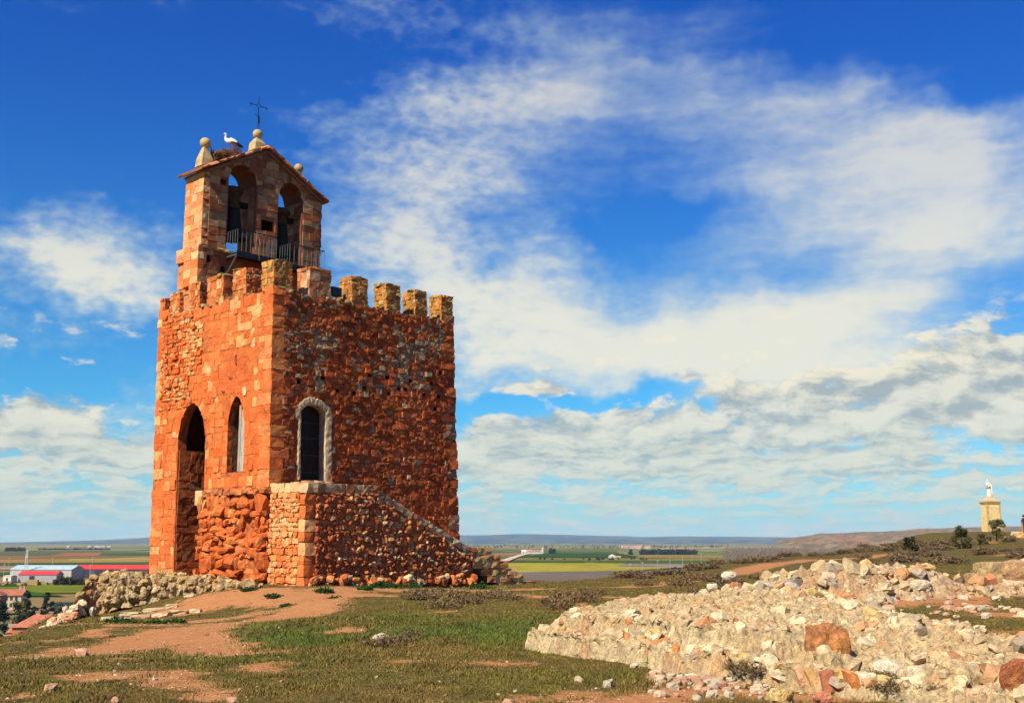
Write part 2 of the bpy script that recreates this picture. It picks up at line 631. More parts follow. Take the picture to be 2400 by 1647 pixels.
M_TWIG = mat_plain('dry_twig', (1, 1, 1), 0.85, 0, 0.30, 6.0, use_col=True, spec=0.1)
M_FEATHER = mat_plain('feathers', (1, 1, 1), 0.8, 0, 0.06, 20.0, use_col=True, spec=0.1)
M_CLOTH = mat_plain('cloth_and_skin', (1, 1, 1), 0.8, 0, 0.10, 12.0, use_col=True, spec=0.1)
M_MARBLE = mat_plain('white_stone', (1, 1, 1), 0.7, 0, 0.18, 4.0, use_col=True, spec=0.2, bump=0.3)

# ------------------------------------------------------------------ the hilltop
RIM = np.array([(-15, -60), (-12.5, -5), (-10.2, 12), (-10.0, 19), (-10.3, 24), (-10.9, 28), (-12.0, 32), (-13.8, 37), (-15.5, 41.5), (-17.2, 45.5), (-17.5, 52), (-13, 58), (-5, 60),
                (1.6, 55.5), (4.5, 57), (8.2, 61), (12.8, 70), (21, 85), (32, 96), (40, 112), (48, 126), (62, 132), (90, 130), (120, 60), (110, -60)], float)
CTRL = np.array([(0, 0, 0), (0, 12, 0), (3, 15, 0), (-6, 15, 0), (-9, 24, -.36), (-10.8, 28, -.48), (-11.8, 32, -.72), (-13.5, 37, -.95), (-16.6, 44, -1.10), (-14, 47.5, -.25), (-8, 43, 0), (-12, 44, -.28), (-10, 44, .05), (0, 30, -.1),
                 (-4, 35, 0), (1, 53, -.25), (4, 40, -.1), (7, 19, .15), (10, 22, .25), (8, 27, .45), (12, 28, .5), (8, 60, 0), (12.5, 70, .35), (21, 85, .6), (32, 95, 1.25),
                 (52, 115, 2.3), (45, 118, 2.5), (50, 118, 2.7), (25, 60, .55), (35, 75, 1.0), (42, 95, 1.7), (20, 40, .5), (60, 100, 2.2), (-8, 55, .2), (-3, 25, 0), (-8, 12, -.1), (3, 25, .1), (14, 50, .1), (20, 72, .5), (30, 84, 1.0)], float)

CTRL = np.concatenate([CTRL, [(r * Y, Y, 1.65 - Y * t - .06) for r, t in ((-.44, .0775), (-.42, .0745), (-.4075, .0715), (-.387, .0675), (-.367, .0620)) for Y in (26, 29, 32, 35, 38, 41)]])


def ground_base(x, y):
    x = np.asarray(x, float)
    y = np.asarray(y, float)
    num = np.zeros_like(x)
    den = np.zeros_like(x)
    for cx, cy, cz in CTRL:
        w = 1.0 / ((x - cx) ** 2 + (y - cy) ** 2 + 3.0) ** 2
        num += w * cz
        den += w
    return num / den


def poly_sdf(x, y, P):
    """positive inside"""
    d = np.full(x.shape, 1e9)
    ins = np.zeros(x.shape, bool)
    n = len(P)
    for i in range(n):
        ax, ay = P[i]
        bx, by = P[(i + 1) % n]
        ex, ey = bx - ax, by - ay
        t = np.clip(((x - ax) * ex + (y - ay) * ey) / (ex * ex + ey * ey), 0, 1)
        d = np.minimum(d, np.hypot(x - ax - ex * t, y - ay - ey * t))
        c = ((ay > y) != (by > y)) & (x < (bx - ax) * (y - ay) / (by - ay + 1e-12) + ax)
        ins ^= c
    return np.where(ins, d, -d)


def ground_z(x, y):
    x = np.asarray(x, float)
    y = np.asarray(y, float)
    z = ground_base(x, y)
    z = z + (fb2(x, y, 0.33, 3, 3) - 0.5) * 0.16 + (fb2(x, y, 1.7, 5, 3) - 0.5) * 0.05
    s = poly_sdf(x, y, RIM) + (fb2(x, y, 0.5, 9, 2) - 0.5) * 1.2
    o = np.maximum(-s + 0.4, 0)
    z = z - 0.62 * o * o / (o + 2.5)
    return np.maximum(z, -21.5)


def gz(x, y):
    return float(ground_z(np.array([float(x)]), np.array([float(y)]))[0])


def seg_dist(x, y, pts):
    d = np.full(x.shape, 1e9)
    for (a, b) in zip(pts[:-1], pts[1:]):
        ex, ey = b[0] - a[0], b[1] - a[1]
        t = np.clip(((x - a[0]) * ex + (y - a[1]) * ey) / (ex * ex + ey * ey + 1e-9), 0, 1)
        d = np.minimum(d, np.hypot(x - a[0] - ex * t, y - a[1] - ey * t))
    return d


# bare earth: (polyline on the ground, half width, softness)
PATHS = [
    ([(-7.87, 17.3), (-7.6, 19.6), (-7.06, 22.1), (-6.6, 25.3), (-6.39, 29.6), (-5.5, 35.5), (-3.9, 38.9), (-2.6, 42.2), (-1.0, 44.6), (0.8, 46.2)], 0.75, 0.8),
    ([(-6.8, 24.5), (-5.6, 21), (-4.35, 18.6)], 0.45, 0.8),
    ([(-12, 40), (-10, 41.5), (-7.5, 40.5), (-5, 40.0)], 1.0, 1.2),
    ([(-10, 30), (-8.5, 34), (-7, 37)], 0.7, 1.4),
    ([(-6.8, 41.6), (-4, 43.2), (-1.0, 46.0)], 0.7, 0.7),
    ([(3.4, 46.2), (5.4, 47.2), (7, 50)], 0.9, 0.7),
    ([(1.9, 36), (1.6, 31), (1.2, 28)], 0.28, 0.4),
    ([(0.2, 40), (1.0, 38)], 0.3, 0.6),
    ([(7.0, 49), (9.5, 55), (13, 63), (19, 72), (26, 79)], 0.8, 0.6),
    ([(30, 70), (36, 72), (44, 72)], 0.35, 0.5), ([(38, 92), (44, 96), (50, 98)], 0.5, 0.6),
    ([(9.5, 22.2), (12, 22.5), (14, 23)], 0.45, 0.5), ([(7.5, 26), (10, 26.2), (13, 27)], 0.8, 0.8), ([(2.5, 24.0), (6, 24.5), (9, 25)], 0.7, 0.7),
    ([(-1.9, 16.2), (-0.8, 16.6), (0.0, 16.2)], 0.10, 0.35),
    ([(0.8, 11.8), (2.2, 13.0), (3.4, 12.2)], 0.25, 0.5)]


def soil_mask(x, y):
    m = np.zeros_like(x)
    wob = (fb2(x, y, 0.9, 21, 4) - 0.5) + 0.7 * (fb2(x, y * 0.6, 3.1, 23, 3) - 0.5)
    for pts, w, sft in PATHS:
        d = seg_dist(x, y, pts) + wob * 1.6 * sft
        m = np.maximum(m, 0.92 * sstep(w + sft * 1.35, w - 0.35, d))
    # worn patches, most of them at the lower left
    pn = fb2(x, y, 0.62, 33, 4) + 0.25 * (fb2(x, y, 2.6, 35, 3) - 0.5)
    near = np.exp(-((x + 5.6) / 3.2) ** 2 - ((y - 16) / 6.0) ** 2)
    left = np.exp(-((x + 9.5) / 3.5) ** 2 - ((y - 28) / 9.0) ** 2)
    far = np.exp(-((x - 2) / 8) ** 2 - ((y - 38) / 8) ** 2)
    thr = 0.72 - 0.17 * near - 0.20 * left - 0.05 * far
    m = np.maximum(m, 0.75 * sstep(thr - 0.03, thr + 0.10, pn))
    m = np.clip(m + (fb2(x, y, 5.0, 41, 2) - 0.5) * 0.5 * sstep(0, .3, m), 0, 1)
    return np.clip(m, 0, 1)


def lines(lo, hi, a, b, fine, grow):
    """coordinates: spacing `fine` between a and b, growing geometrically outside"""
    c = list(np.arange(a, b + 1e-6, fine))
    s, x = fine, a
    L = []
    while x > lo:
        s *= grow
        x -= s
        L.append(x)
    s, x = fine, c[-1]
    Rr = []
    while x < hi:
        s *= grow
        x += s
        Rr.append(x)
    return np.array(L[::-1] + c + Rr)


xs = lines(-140, 190, -13, 12, 0.16, 1.06)
ys = lines(-140, 230, 10, 50, 0.19, 1.05)
GX, GY = np.meshgrid(xs, ys)
gx, gy = GX.ravel(), GY.ravel()
gzv = ground_z(gx, gy)
nx, ny = len(xs), len(ys)
ii = (np.arange(ny - 1)[:, None] * nx + np.arange(nx - 1)[None]).ravel()
gf = np.stack([ii, ii + 1, ii + nx + 1, ii + nx], -1)
soil_v = soil_mask(gx, gy)
lush = np.clip(np.exp(-((gx + 2.5) / 4.0) ** 2 - ((gy - 21.5) / 4.5) ** 2) * 1.2 + np.exp(-((gx + 0.5) / 2.0) ** 2 - ((gy - 48) / 1.6) ** 2), 0, 1)
gcol = np.stack([soil_v, lush, fb2(gx, gy, 0.4, 44, 3)], -1)


def mat_ground():
    m = bpy.data.materials.new('hilltop_ground')
    m.use_nodes = True
    nt = m.node_tree
    nt.nodes.clear()
    A = NT(nt)
    tc = A.n('ShaderNodeTexCoord').outputs['Object']
    sep = A.n('ShaderNodeSeparateColor')
    A.put(sep.inputs[0], A.n('ShaderNodeAttribute', attribute_name='Col').outputs['Color'])
    n1 = A.noise(tc, 3.0, 6, 0.7)
    n2 = A.noise(tc, 22.0, 4, 0.6)
    n3 = A.noise(tc, 0.8, 4, 0.6)
    soil = A.ss(A.m('ADD', sep.outputs[0], A.m('ADD', A.m('MULTIPLY', A.m('SUBTRACT', n1.outputs[0], 0.5), 1.3), A.m('MULTIPLY', A.m('SUBTRACT', n2.outputs[0], 0.5), 1.1))), 0.25, 0.75)
    dirt = A.mix(A.ss(n1.outputs[0], 0.35, 0.65), (0.54, 0.245, 0.090), (0.70, 0.375, 0.165))
    dirt = A.mix(A.m('MULTIPLY', A.ss(n2.outputs[0], 0.35, 0.6), 0.45), (0.42, 0.17, 0.065), dirt)
    peb = A.n('ShaderNodeTexVoronoi', feature='F1')
    A.put(peb.inputs['Vector'], tc)
    peb.inputs['Scale'].default_value = 26.0
    psep = A.n('ShaderNodeSeparateColor')
    A.put(psep.inputs[0], peb.outputs['Color'])
    pm = A.m('MULTIPLY', A.ss(peb.outputs['Distance'], 0.34, 0.22), A.ss(psep.outputs[0], 0.55, 0.75))
    dirt = A.mix(A.m('MULTIPLY', pm, 0.6), dirt, (0.70, 0.50, 0.30))
    g = A.mix(A.ss(n3.outputs[0], 0.35, 0.65), (0.120, 0.082, 0.022), (0.095, 0.092, 0.017))
    g = A.mix(A.ss(n1.outputs[0], 0.4, 0.7), g, (0.18, 0.110, 0.040))
    g = A.mix(A.m('MULTIPLY', sep.outputs[1], 0.4), g, (0.055, 0.095, 0.012))
    c = A.mix(1.0, A.mix(soil, g, dirt), (ALB, ALB, ALB), 'MULTIPLY')
    b = A.n('ShaderNodeBump')
    b.inputs['Strength'].default_value = 0.8
    b.inputs['Distance'].default_value = 0.05
    A.put(b.inputs['Height'], A.m('ADD', A.m('MULTIPLY', n2.outputs[0], 0.5), A.m('ADD', n1.outputs[0], A.m('MULTIPLY', pm, 0.25))))
    bs = A.n('ShaderNodeBsdfPrincipled')
    A.put(bs.inputs['Base Color'], c)
    bs.inputs['Roughness'].default_value = 0.95
    bs.inputs['Specular IOR Level'].default_value = 0.1
    A.put(bs.inputs['Normal'], b.outputs[0])
    o = A.n('ShaderNodeOutputMaterial')
    nt.links.new(bs.outputs[0], o.inputs[0])
    return m


hill = link('hilltop_ground', make_mesh('hilltop_ground', np.stack([gx, gy, gzv], -1), gf, gcol, True, [mat_ground()]))
tag(hill, 'red earth and thin grass hilltop around the tower', 'ground', kind='structure')


# ------------------------------------------------------------------ turf: short blades, one mass nobody could count
def turf():
    N = 60000
    Y = np.exp(rng.uniform(math.log(11.2), math.log(58), N * 2))
    X = rng.uniform(-0.50, 0.50, N * 2) * Y
    s = soil_mask(X, Y)
    keep = (rng.random(N * 2) > s * 1.25 - 0.05) & (poly_sdf(X, Y, RIM) > -2)
    # not inside the tower or its stairs
    lx = (X + 9.57) * 0.6884 + (Y - 45) * 0.7254
    ly = -(X + 9.57) * 0.7254 + (Y - 45) * 0.6884
    keep &= ~((lx > -0.1) & (lx < 10.5) & (ly > -2.5) & (ly < 9))
    X, Y = X[keep], Y[keep]
    n = len(X)
    B = 5
    Z = ground_z(X, Y)
    X = np.repeat(X, B)
    Y = np.repeat(Y, B)
    Z = np.repeat(Z, B)
    M = n * B
    sp_ = 0.035 + 0.0012 * Y
    X = X + rng.normal(0, 1, M) * sp_
    Y = Y + rng.normal(0, 1, M) * sp_
    a = rng.uniform(0, 6.283, M)
    lushv = np.clip(np.exp(-((X + 2.5) / 4.0) ** 2 - ((Y - 21.5) / 4.5) ** 2) * 1.2 + np.exp(-((X + 0.5) / 2.0) ** 2 - ((Y - 48) / 1.6) ** 2), 0, 1)
    h = rng.uniform(0.010, 0.034, M) * (1 + 0.7 * lushv) * (0.55 + 1.3 * sstep(0.35, 0.75, fb2(X, Y, 2.3, 58, 2))) * (0.9 + 0.006 * Y)
    w = (0.0035 + 0.00032 * Y) * rng.uniform(0.7, 1.4, M)
    lean = rng.normal(0, 0.55, (M, 2)) * h[:, None]
    b0 = np.stack([X - np.cos(a) * w, Y - np.sin(a) * w, Z - 0.01], -1)
    b1 = np.stack([X + np.cos(a) * w, Y + np.sin(a) * w, Z - 0.01], -1)
    t = np.stack([X + lean[:, 0], Y + lean[:, 1], Z + h], -1)
    V = np.stack([b0, b1, t], 1).reshape(-1, 3)
    F = np.arange(M * 3).reshape(-1, 3)
    mixn = fb2(X, Y, 0.7, 51, 3)
    r = rng.random(M)
    c1 = np.array([0.180, 0.148, 0.025])
    c2 = np.array([0.235, 0.142, 0.038])
    c3 = np.array([0.105, 0.155, 0.018])
    t1 = np.clip(sstep(0.40, 0.62, mixn) * 0.75 + (r - 0.5) * 0.5, 0, 1)[:, None]
    C = c1 * (1 - t1) + c2 * t1
    t2 = np.clip(lushv * sstep(0.36, 0.6, fb2(X, Y, 0.55, 57, 3)) * 1.2 + (rng.random(M) - 0.68) * 0.6, 0, 1)[:, None]
    C = C * (1 - t2) + c3 * t2
    C = C * rng.uniform(0.7, 1.3, (M, 1))
    o = link('turf', make_mesh('turf', V, F, np.repeat(C, 3, 0), False, [M_FOLI]))
    tag(o, 'short olive and straw coloured grass on the hilltop', 'grass', kind='stuff')


turf()


def gravel():
    N = 16000
    Y = np.exp(rng.uniform(math.log(11.3), math.log(50), N))
    X = rng.uniform(-0.5, 0.35, N) * Y
    k = (rng.random(N) < soil_mask(X, Y) * 0.9 + 0.03) & (poly_sdf(X, Y, RIM) > -1)
    X, Y = X[k], Y[k]
    n = len(X)
    Z = ground_z(X, Y)
    r = rng.uniform(.006, .016, n) * (1 + 1.2 * rng.random(n) ** 6) * (0.8 + .012 * Y)
    o = np.array([(1, 0, 0), (0, 1, 0), (-1, 0, 0), (0, -1, 0), (0, 0, .7), (0, 0, -.7)], float)
    V = np.stack([X, Y, Z + r * .2], -1)[:, None, :] + (o[None] * rng.uniform(.6, 1.3, (n, 6, 1))) * r[:, None, None]
    F = np.array([(0, 1, 4), (1, 2, 4), (2, 3, 4), (3, 0, 4), (1, 0, 5), (2, 1, 5), (3, 2, 5), (0, 3, 5)])
    Fs = (F[None] + (np.arange(n) * 6)[:, None, None]).reshape(-1, 3)
    pal = np.array([(0.66, 0.44, 0.25), (0.58, 0.30, 0.14), (0.72, 0.56, 0.36), (0.50, 0.22, 0.09)])
    C = pal[rng.integers(0, 4, n)] * rng.uniform(.8, 1.2, (n, 1))
    tag(link('gravel', make_mesh('gravel', V.reshape(-1, 3), Fs, np.repeat(C, 6, 0), False, [M_LOOSE])), 'fine gravel on the bare earth', 'gravel', kind='stuff')


gravel()

# ------------------------------------------------------------------ the valley floor far below, with its fields
PZ = -20.0


def mat_plain_far():
    m = bpy.data.materials.new('valley_fields')
    m.use_nodes = True
    nt = m.node_tree
    nt.nodes.clear()
    A = NT(nt)
    tc = A.mapn(A.n('ShaderNodeTexCoord').outputs['Object'], rot=(0, 0, 0.12), scale=(1, 0.55, 1))
    vo = A.n('ShaderNodeTexVoronoi', feature='F1', distance='CHEBYCHEV')
    A.put(vo.inputs['Vector'], tc)
    vo.inputs['Scale'].default_value = 1 / 420.0
    sp_ = A.n('ShaderNodeSeparateColor')
    A.put(sp_.inputs[0], vo.outputs['Color'])
    rmp = A.n('ShaderNodeValToRGB')
    A.put(rmp.inputs[0], sp_.outputs[0])
    e = rmp.color_ramp
    e.interpolation = 'CONSTANT'
    pal = [(0.0, (0.15, 0.17, 0.05)), (0.2, (0.27, 0.18, 0.08)), (0.36, (0.10, 0.15, 0.04)), (0.5, (0.33, 0.28, 0.10)), (0.64, (0.19, 0.20, 0.08)), (0.8, (0.36, 0.20, 0.11)), (0.9, (0.32, 0.28, 0.17))]
    e.elements[0].position = 0.0
    e.elements[0].color = (*pal[0][1], 1)
    e.elements[1].position = pal[1][0]
    e.elements[1].color = (*pal[1][1], 1)
    for p, c in pal[2:]:
        q = e.elements.new(p)
        q.color = (*c, 1)
    n = A.noise(tc, 0.02, 5, 0.6)
    c = A.mix(A.m('MULTIPLY', A.ss(n.outputs[0], 0.4, 0.65), 0.35), rmp.outputs[0], (0.09, 0.10, 0.04))
    c = A.mix(A.m('MULTIPLY', A.ss(A.noise(tc, 0.0016, 4, 0.6).outputs[0], 0.42, 0.6), 0.4), c, (0.30, 0.26, 0.13))
    c = A.mix(1.0, c, (ALB, ALB, ALB), 'MULTIPLY')
    bs = A.n('ShaderNodeBsdfPrincipled')
    A.put(bs.inputs['Base Color'], c)
    bs.inputs['Roughness'].default_value = 1.0
    bs.inputs['Specular IOR Level'].default_value = 0.0
    o = A.n('ShaderNodeOutputMaterial')
    nt.links.new(bs.outputs[0], o.inputs[0])
    return m


pr = np.concatenate([[0], np.geomspace(60, 19000, 60)])
pa = np.linspace(0, 2 * math.pi, 121)[:-1]
PV = np.array([(r * math.sin(a), r * math.cos(a), PZ) for r in pr[1:] for a in pa])
k_ = len(pa)
pf = [(i * k_ + j, i * k_ + (j + 1) % k_, (i + 1) * k_ + (j + 1) % k_, (i + 1) * k_ + j) for i in range(len(pr) - 2) for j in range(k_)]
pf = [tuple(reversed(q)) for q in pf] + [tuple(range(k_))[::-1]]
plain = link('valley_floor', make_mesh('valley_floor', PV, pf, None, False, [mat_plain_far()]))
tag(plain, 'wide farmed valley floor reaching to the hills', 'valley', kind='structure')

M_FIELD = mat_plain('field_soil_and_crop', (1, 1, 1), 1.0, 0, 0.16, 0.03, spec=0.0, use_col=True, stretch=(1, 0.3, 1))
FIELD_N = [0]


def field(pts, col):
    """a field on the valley floor, its corners given as columns and rows of the photo"""
    FIELD_N[0] += 1
    z = PZ + 0.06 + 0.035 * FIELD_N[0]
    q = [gp(u, v, z) for (u, v) in pts]
    o = link('field', make_mesh('field', [tuple(p) for p in q], [tuple(range(len(q)))], np.repeat([col], len(q), 0), False, [M_FIELD]))
    tag(o, kind='structure')


GR, DG, OL, BR, RD, YL, GY_ = (0.10, 0.15, 0.02), (0.045, 0.10, 0.02), (0.34, 0.29, 0.04), (0.22, 0.13, 0.07), (0.36, 0.13, 0.07), (0.42, 0.26, 0.05), (0.25, 0.19, 0.15)
for p_, c_ in [
    ([(-60, 1262), (345, 1258), (345, 1252), (-60, 1252)], (0.10, 0.11, 0.045)),
    ([(110, 1260), (222, 1260), (232, 1254), (150, 1254)], RD), ([(222, 1260), (345, 1260), (345, 1256), (232, 1256)], DG),
    ([(-60, 1268), (220, 1264), (345, 1263), (345, 1260), (-60, 1261)], BR), ([(-60, 1276), (150, 1272), (160, 1268), (-60, 1270)], (0.42, 0.17, 0.05)),
    ([(150, 1272), (420, 1271), (420, 1266), (160, 1267)], YL), ([(-60, 1283), (420, 1281), (420, 1274), (-60, 1277)], (0.07, 0.09, 0.03)),
    ([(-60, 1294), (420, 1291), (420, 1284), (-60, 1285)], GY_), ([(-60, 1307), (60, 1306), (60, 1298), (-60, 1298)], DG),
    ([(-60, 1345), (330, 1345), (330, 1323), (140, 1324), (-60, 1323)], (0.16, 0.19, 0.025)), ([(-60, 1352), (150, 1352), (60, 1340), (-60, 1334)], DG), ([(-60, 1331), (40, 1330), (100, 1325), (-60, 1322)], (0.03, 0.09, 0.015)),
    ([(190, 1331), (330, 1330), (330, 1314), (185, 1317)], (0.30, 0.17, 0.03)),
    # right of the tower
    ([(1000, 1300), (1380, 1298), (1600, 1283), (1560, 1278), (1000, 1276)], OL), ([(1000, 1310), (1500, 1330), (1700, 1290), (1100, 1299)], (0.17, 0.13, 0.11)),
    ([(1000, 1276), (1330, 1276), (1310, 1270), (1000, 1270)], (0.06, 0.10, 0.02)), ([(1340, 1277), (1640, 1279), (1640, 1272), (1370, 1271)], (0.07, 0.11, 0.025)),
    ([(1000, 1270), (1640, 1272), (1640, 1266), (1000, 1265)], (0.20, 0.17, 0.05)), ([(1170, 1265), (1460, 1264), (1400, 1254), (1240, 1254)], (0.03, 0.085, 0.02)),
    ([(1000, 1264), (1170, 1264), (1200, 1257), (1000, 1257)], (0.20, 0.14, 0.06)), ([(1440, 1264), (1640, 1266), (1640, 1259), (1470, 1259)], (0.27, 0.19, 0.06)),
    ([(1400, 1283), (1540, 1288), (1640, 1279), (1420, 1278)], (0.24, 0.20, 0.16)),
    ([(1000, 1254), (1400, 1252), (1400, 1246), (1000, 1246)], (0.12, 0.14, 0.05)), ([(1600, 1252), (1800, 1250), (1760, 1245), (1560, 1246)], (0.22, 0.24, 0.08)),
    ([(1500, 1246), (1750, 1243), (1700, 1240), (1480, 1242)], (0.36, 0.28, 0.18)), ([(-60, 1250), (300, 1249), (345, 1245), (-60, 1246)], (0.20, 0.22, 0.12))]:
    field(p_, c_)

# a pale farm track
M_TRACK = mat_plain('pale_track', (0.62, 0.50, 0.34), 1.0, 0, 0.1, 0.1)
for (pts, w) in [([(1144, 1272), (1165, 1264), (1185, 1258), (1205, 1254)], 5.0), ([(1370, 1288), (1500, 1286), (1560, 1284)], 1.6), ([(-40, 1289), (200, 1287), (400, 1286)], 4.0)]:
    q = [gp(u, v, PZ + 1.9) for u, v in pts]
    vs, fs = [], []
    for i, p in enumerate(q):
        d = (q[min(i + 1, len(q) - 1)] - q[max(i - 1, 0)]).normalized()
        s = Vector((-d.y, d.x, 0)) * w
        vs += [tuple(p - s), tuple(p + s)]
    for i in range(len(q) - 1):
        fs.append((2 * i, 2 * i + 2, 2 * i + 3, 2 * i + 1))
    tag(link('farm_track', make_mesh('farm_track', vs, fs, None, False, [M_TRACK])), kind='structure')


# ------------------------------------------------------------------ hills on the horizon
def ridge(name, prof, Y0, Y1, zbase, cols, seed, rough=0.12, n=160, rows=14, mat=None):
    """a range whose skyline runs through (column, height) pairs seen at distance Y1"""
    us = np.linspace(prof[0][0], prof[-1][0], n)
    hs = np.interp(us, [p[0] for p in prof], [p[1] for p in prof])
    V, C = [], []
    for j in range(rows + 2):
        t = min(j / rows, 1.0)
        Yj = Y0 + (Y1 - Y0) * t if j <= rows else Y1 + (j - rows) * (Y1 - Y0) * 0.6
        X = np.array([(u * 2400 / 2324 - 1200) / FOC * 1.0 for u in us]) * (Yj / math.cos(PITCH)) * math.cos(PITCH)
        prof_t = t ** 1.25 if j <= rows else 1.0 - 0.3 * (j - rows)
        nz = fbm(np.stack([X / (Y1 * 0.02), np.full(n, Yj / (Y1 * 0.02)), np.full(n, seed)], -1), seed, 4) - 0.5
        Z = zbase + (hs - zbase) * prof_t + nz * (hs - zbase) * rough * 4 * (t * (1.15 - t))
        V.append(np.stack([X, np.full(n, Yj), Z], -1))
        cn = fbm(np.stack([X / (Y1 * 0.012), np.full(n, Yj / (Y1 * 0.006)), np.full(n, seed + 5)], -1), seed + 5, 3)
        cc = np.array([cols[int(min(len(cols) - 1, max(0, (q - 0.3) / 0.4 * len(cols))))] for q in cn])
        C.append(cc)
    V = np.concatenate(V)
    C = np.concatenate(C)
    i0 = (np.arange(rows + 1)[:, None] * n + np.arange(n - 1)[None]).ravel()
    F = np.stack([i0, i0 + 1, i0 + n + 1, i0 + n], -1)
    o = link(name, make_mesh(name, V, F, C, True, [mat or M_FIELD]))
    tag(o, kind='structure')
    return o


def hz_h(v, Y):
    """height of a thing seen on row v at distance Y"""
    r = ray(1162, v)
    return EYE.z + r.z / r.y * Y


Ym = 14000.0
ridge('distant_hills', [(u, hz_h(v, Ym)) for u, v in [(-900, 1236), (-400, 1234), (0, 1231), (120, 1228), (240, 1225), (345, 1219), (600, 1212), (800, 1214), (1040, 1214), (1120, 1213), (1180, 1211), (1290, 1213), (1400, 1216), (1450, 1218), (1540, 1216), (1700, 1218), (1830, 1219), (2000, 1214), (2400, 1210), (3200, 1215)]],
      9000, Ym, PZ, [(0.05, 0.09, 0.11), (0.02, 0.06, 0.09), (0.16, 0.16, 0.14), (0.03, 0.075, 0.10)], 3, 0.14)  # blue of the hazy distance partly put into the hill colours
Yt = 5200.0
ridge('red_tableland', [(u, hz_h(v, Yt)) for u, v in [(1755, 1226), (1800, 1219), (1850, 1211), (1900, 1209), (1960, 1205), (2040, 1202), (2150, 1197), (2250, 1194), (2324, 1192), (2600, 1188), (3100, 1190)]],
      2600, Yt, PZ, [(0.24, 0.14, 0.07), (0.13, 0.11, 0.05), (0.34, 0.16, 0.08), (0.17, 0.13, 0.07), (0.32, 0.23, 0.13)], 8, 0.30)
ridge('red_slopes', [(u, hz_h(v, 2600)) for u, v in [(1900, 1246), (1960, 1240), (2020, 1231), (2080, 1226), (2150, 1227), (2220, 1224), (2324, 1222), (2500, 1216), (3000, 1214)]],
      1300, 2600, PZ, [(0.34, 0.14, 0.06), (0.15, 0.12, 0.06), (0.28, 0.18, 0.10), (0.12, 0.10, 0.05)], 15, 0.30)

# ------------------------------------------------------------------ haze: one closed box of even air round everything
hb = MB().box(-20500, 20500, -20000, 20500, PZ - 1.6, 260)
m_h = bpy.data.materials.new('valley_haze')
m_h.use_nodes = True
m_h.node_tree.nodes.clear()
HA = NT(m_h.node_tree)
pv = HA.n('ShaderNodeVolumePrincipled')
pv.inputs['Color'].default_value = (0.58, 0.80, 1.0, 1)
pv.inputs['Density'].default_value = 4.0e-5
pv.inputs['Anisotropy'].default_value = 0.0
ho = HA.n('ShaderNodeOutputMaterial')
m_h.node_tree.links.new(pv.outputs[0], ho.inputs['Volume'])
hz_o = hb.build('haze', m_h)
tag(hz_o, 'thin blue air fading the far hills', 'haze', kind='stuff')

# ------------------------------------------------------------------ the tower (local frame: x along the shaded face, y along the sunlit face)
TH = math.atan2(0.725, 0.688)
TLOC = (-9.57, 45.0, 0.0)


def warp(v):
    """old masonry: the walls lean in a little with height"""
    v = np.array(v, float)
    t = v[..., 0] / 10.4
    v[..., 0] = v[..., 0] - np.clip(v[..., 2], 0, 14) * (0.015 * (1 - t) + 0.045 * t)
    return v


def pick(pal, n, r_=None, k=1.0):
    r_ = r_ or rng
    p = np.array([q[1] for q in pal], float)
    p /= p.sum()
    i = r_.choice(len(pal), n, p=p)
    c = np.array([pal[q][0] for q in i], float)
    mean = (np.array([q[0] for q in pal]) * p[:, None]).sum(0)
    return (mean + (c - mean) * k) * r_.uniform(1 - .15 * k, 1 + .15 * k, (n, 1))


def stain(a, z, seed):
    """weather stains that run over many stones"""
    q = fb2(a, z, 0.45, seed, 4) - 0.5
    s = fb2(a * 1.6, z * 0.16, 1.0, seed + 3, 3) - 0.5
    return np.clip(1.0 + 0.9 * q + 0.7 * s, 0.55, 1.35)


def arch_loop(c, hw, z0, zs, H, n=11, pw=1.6, q=0.7):
    """opening outline, counter-clockwise, from lower left"""
    L = [(c - hw, z0), (c + hw, z0), (c + hw, zs)]
    for i in range(1, n):
        s = 1 - 2 * i / n
        L.append((c + hw * s, zs + H * (1 - abs(s) ** pw) ** q))
    L.append((c - hw, zs))
    return L


def holed(outer, holes, to3, flip=False):
    bm = bmesh.new()
    allE = []
    for loop in [outer] + holes:
        vs = [bm.verts.new(to3(p)) for p in loop]
        allE += [bm.edges.new((vs[i], vs[(i + 1) % len(vs)])) for i in range(len(vs))]
    bmesh.ops.triangle_fill(bm, use_beauty=True, edges=allE)
    bm.verts.index_update()
    V = [tuple(v.co) for v in bm.verts]
    F = [tuple(v.index for v in f.verts) for f in bm.faces]
    bm.free()
    return V, F


def reveal(loop, to3a, to3b, cap=True):
    n = len(loop)
    V = [to3a(p) for p in loop] + [to3b(p) for p in loop]
    F = [(i, (i + 1) % n, n + (i + 1) % n, n + i) for i in range(n)]
    if cap:
        F.append(tuple(range(n, 2 * n)))
    return V, F


def in_loop(x, z, loop, grow=0.0):
    xs_ = [p[0] for p in loop]
    if x < min(xs_) - grow or x > max(xs_) + grow:
        return False
    # solid range of the opening at this column
    c = 0.5 * (min(xs_) + max(xs_))
    zz = [p[1] for p in loop]
    zlo, zhi = min(zz), max(zz)
    s = abs(x - c) / (0.5 * (max(xs_) - min(xs_)) + grow)
    zs_ = loop[2][1] if len(loop) > 5 else zhi
    top = zs_ + (zhi - zs_ + grow) * max(0, 1 - s ** 2.0) ** 0.55 if len(loop) > 5 else zhi + grow
    return zlo - grow < z < top


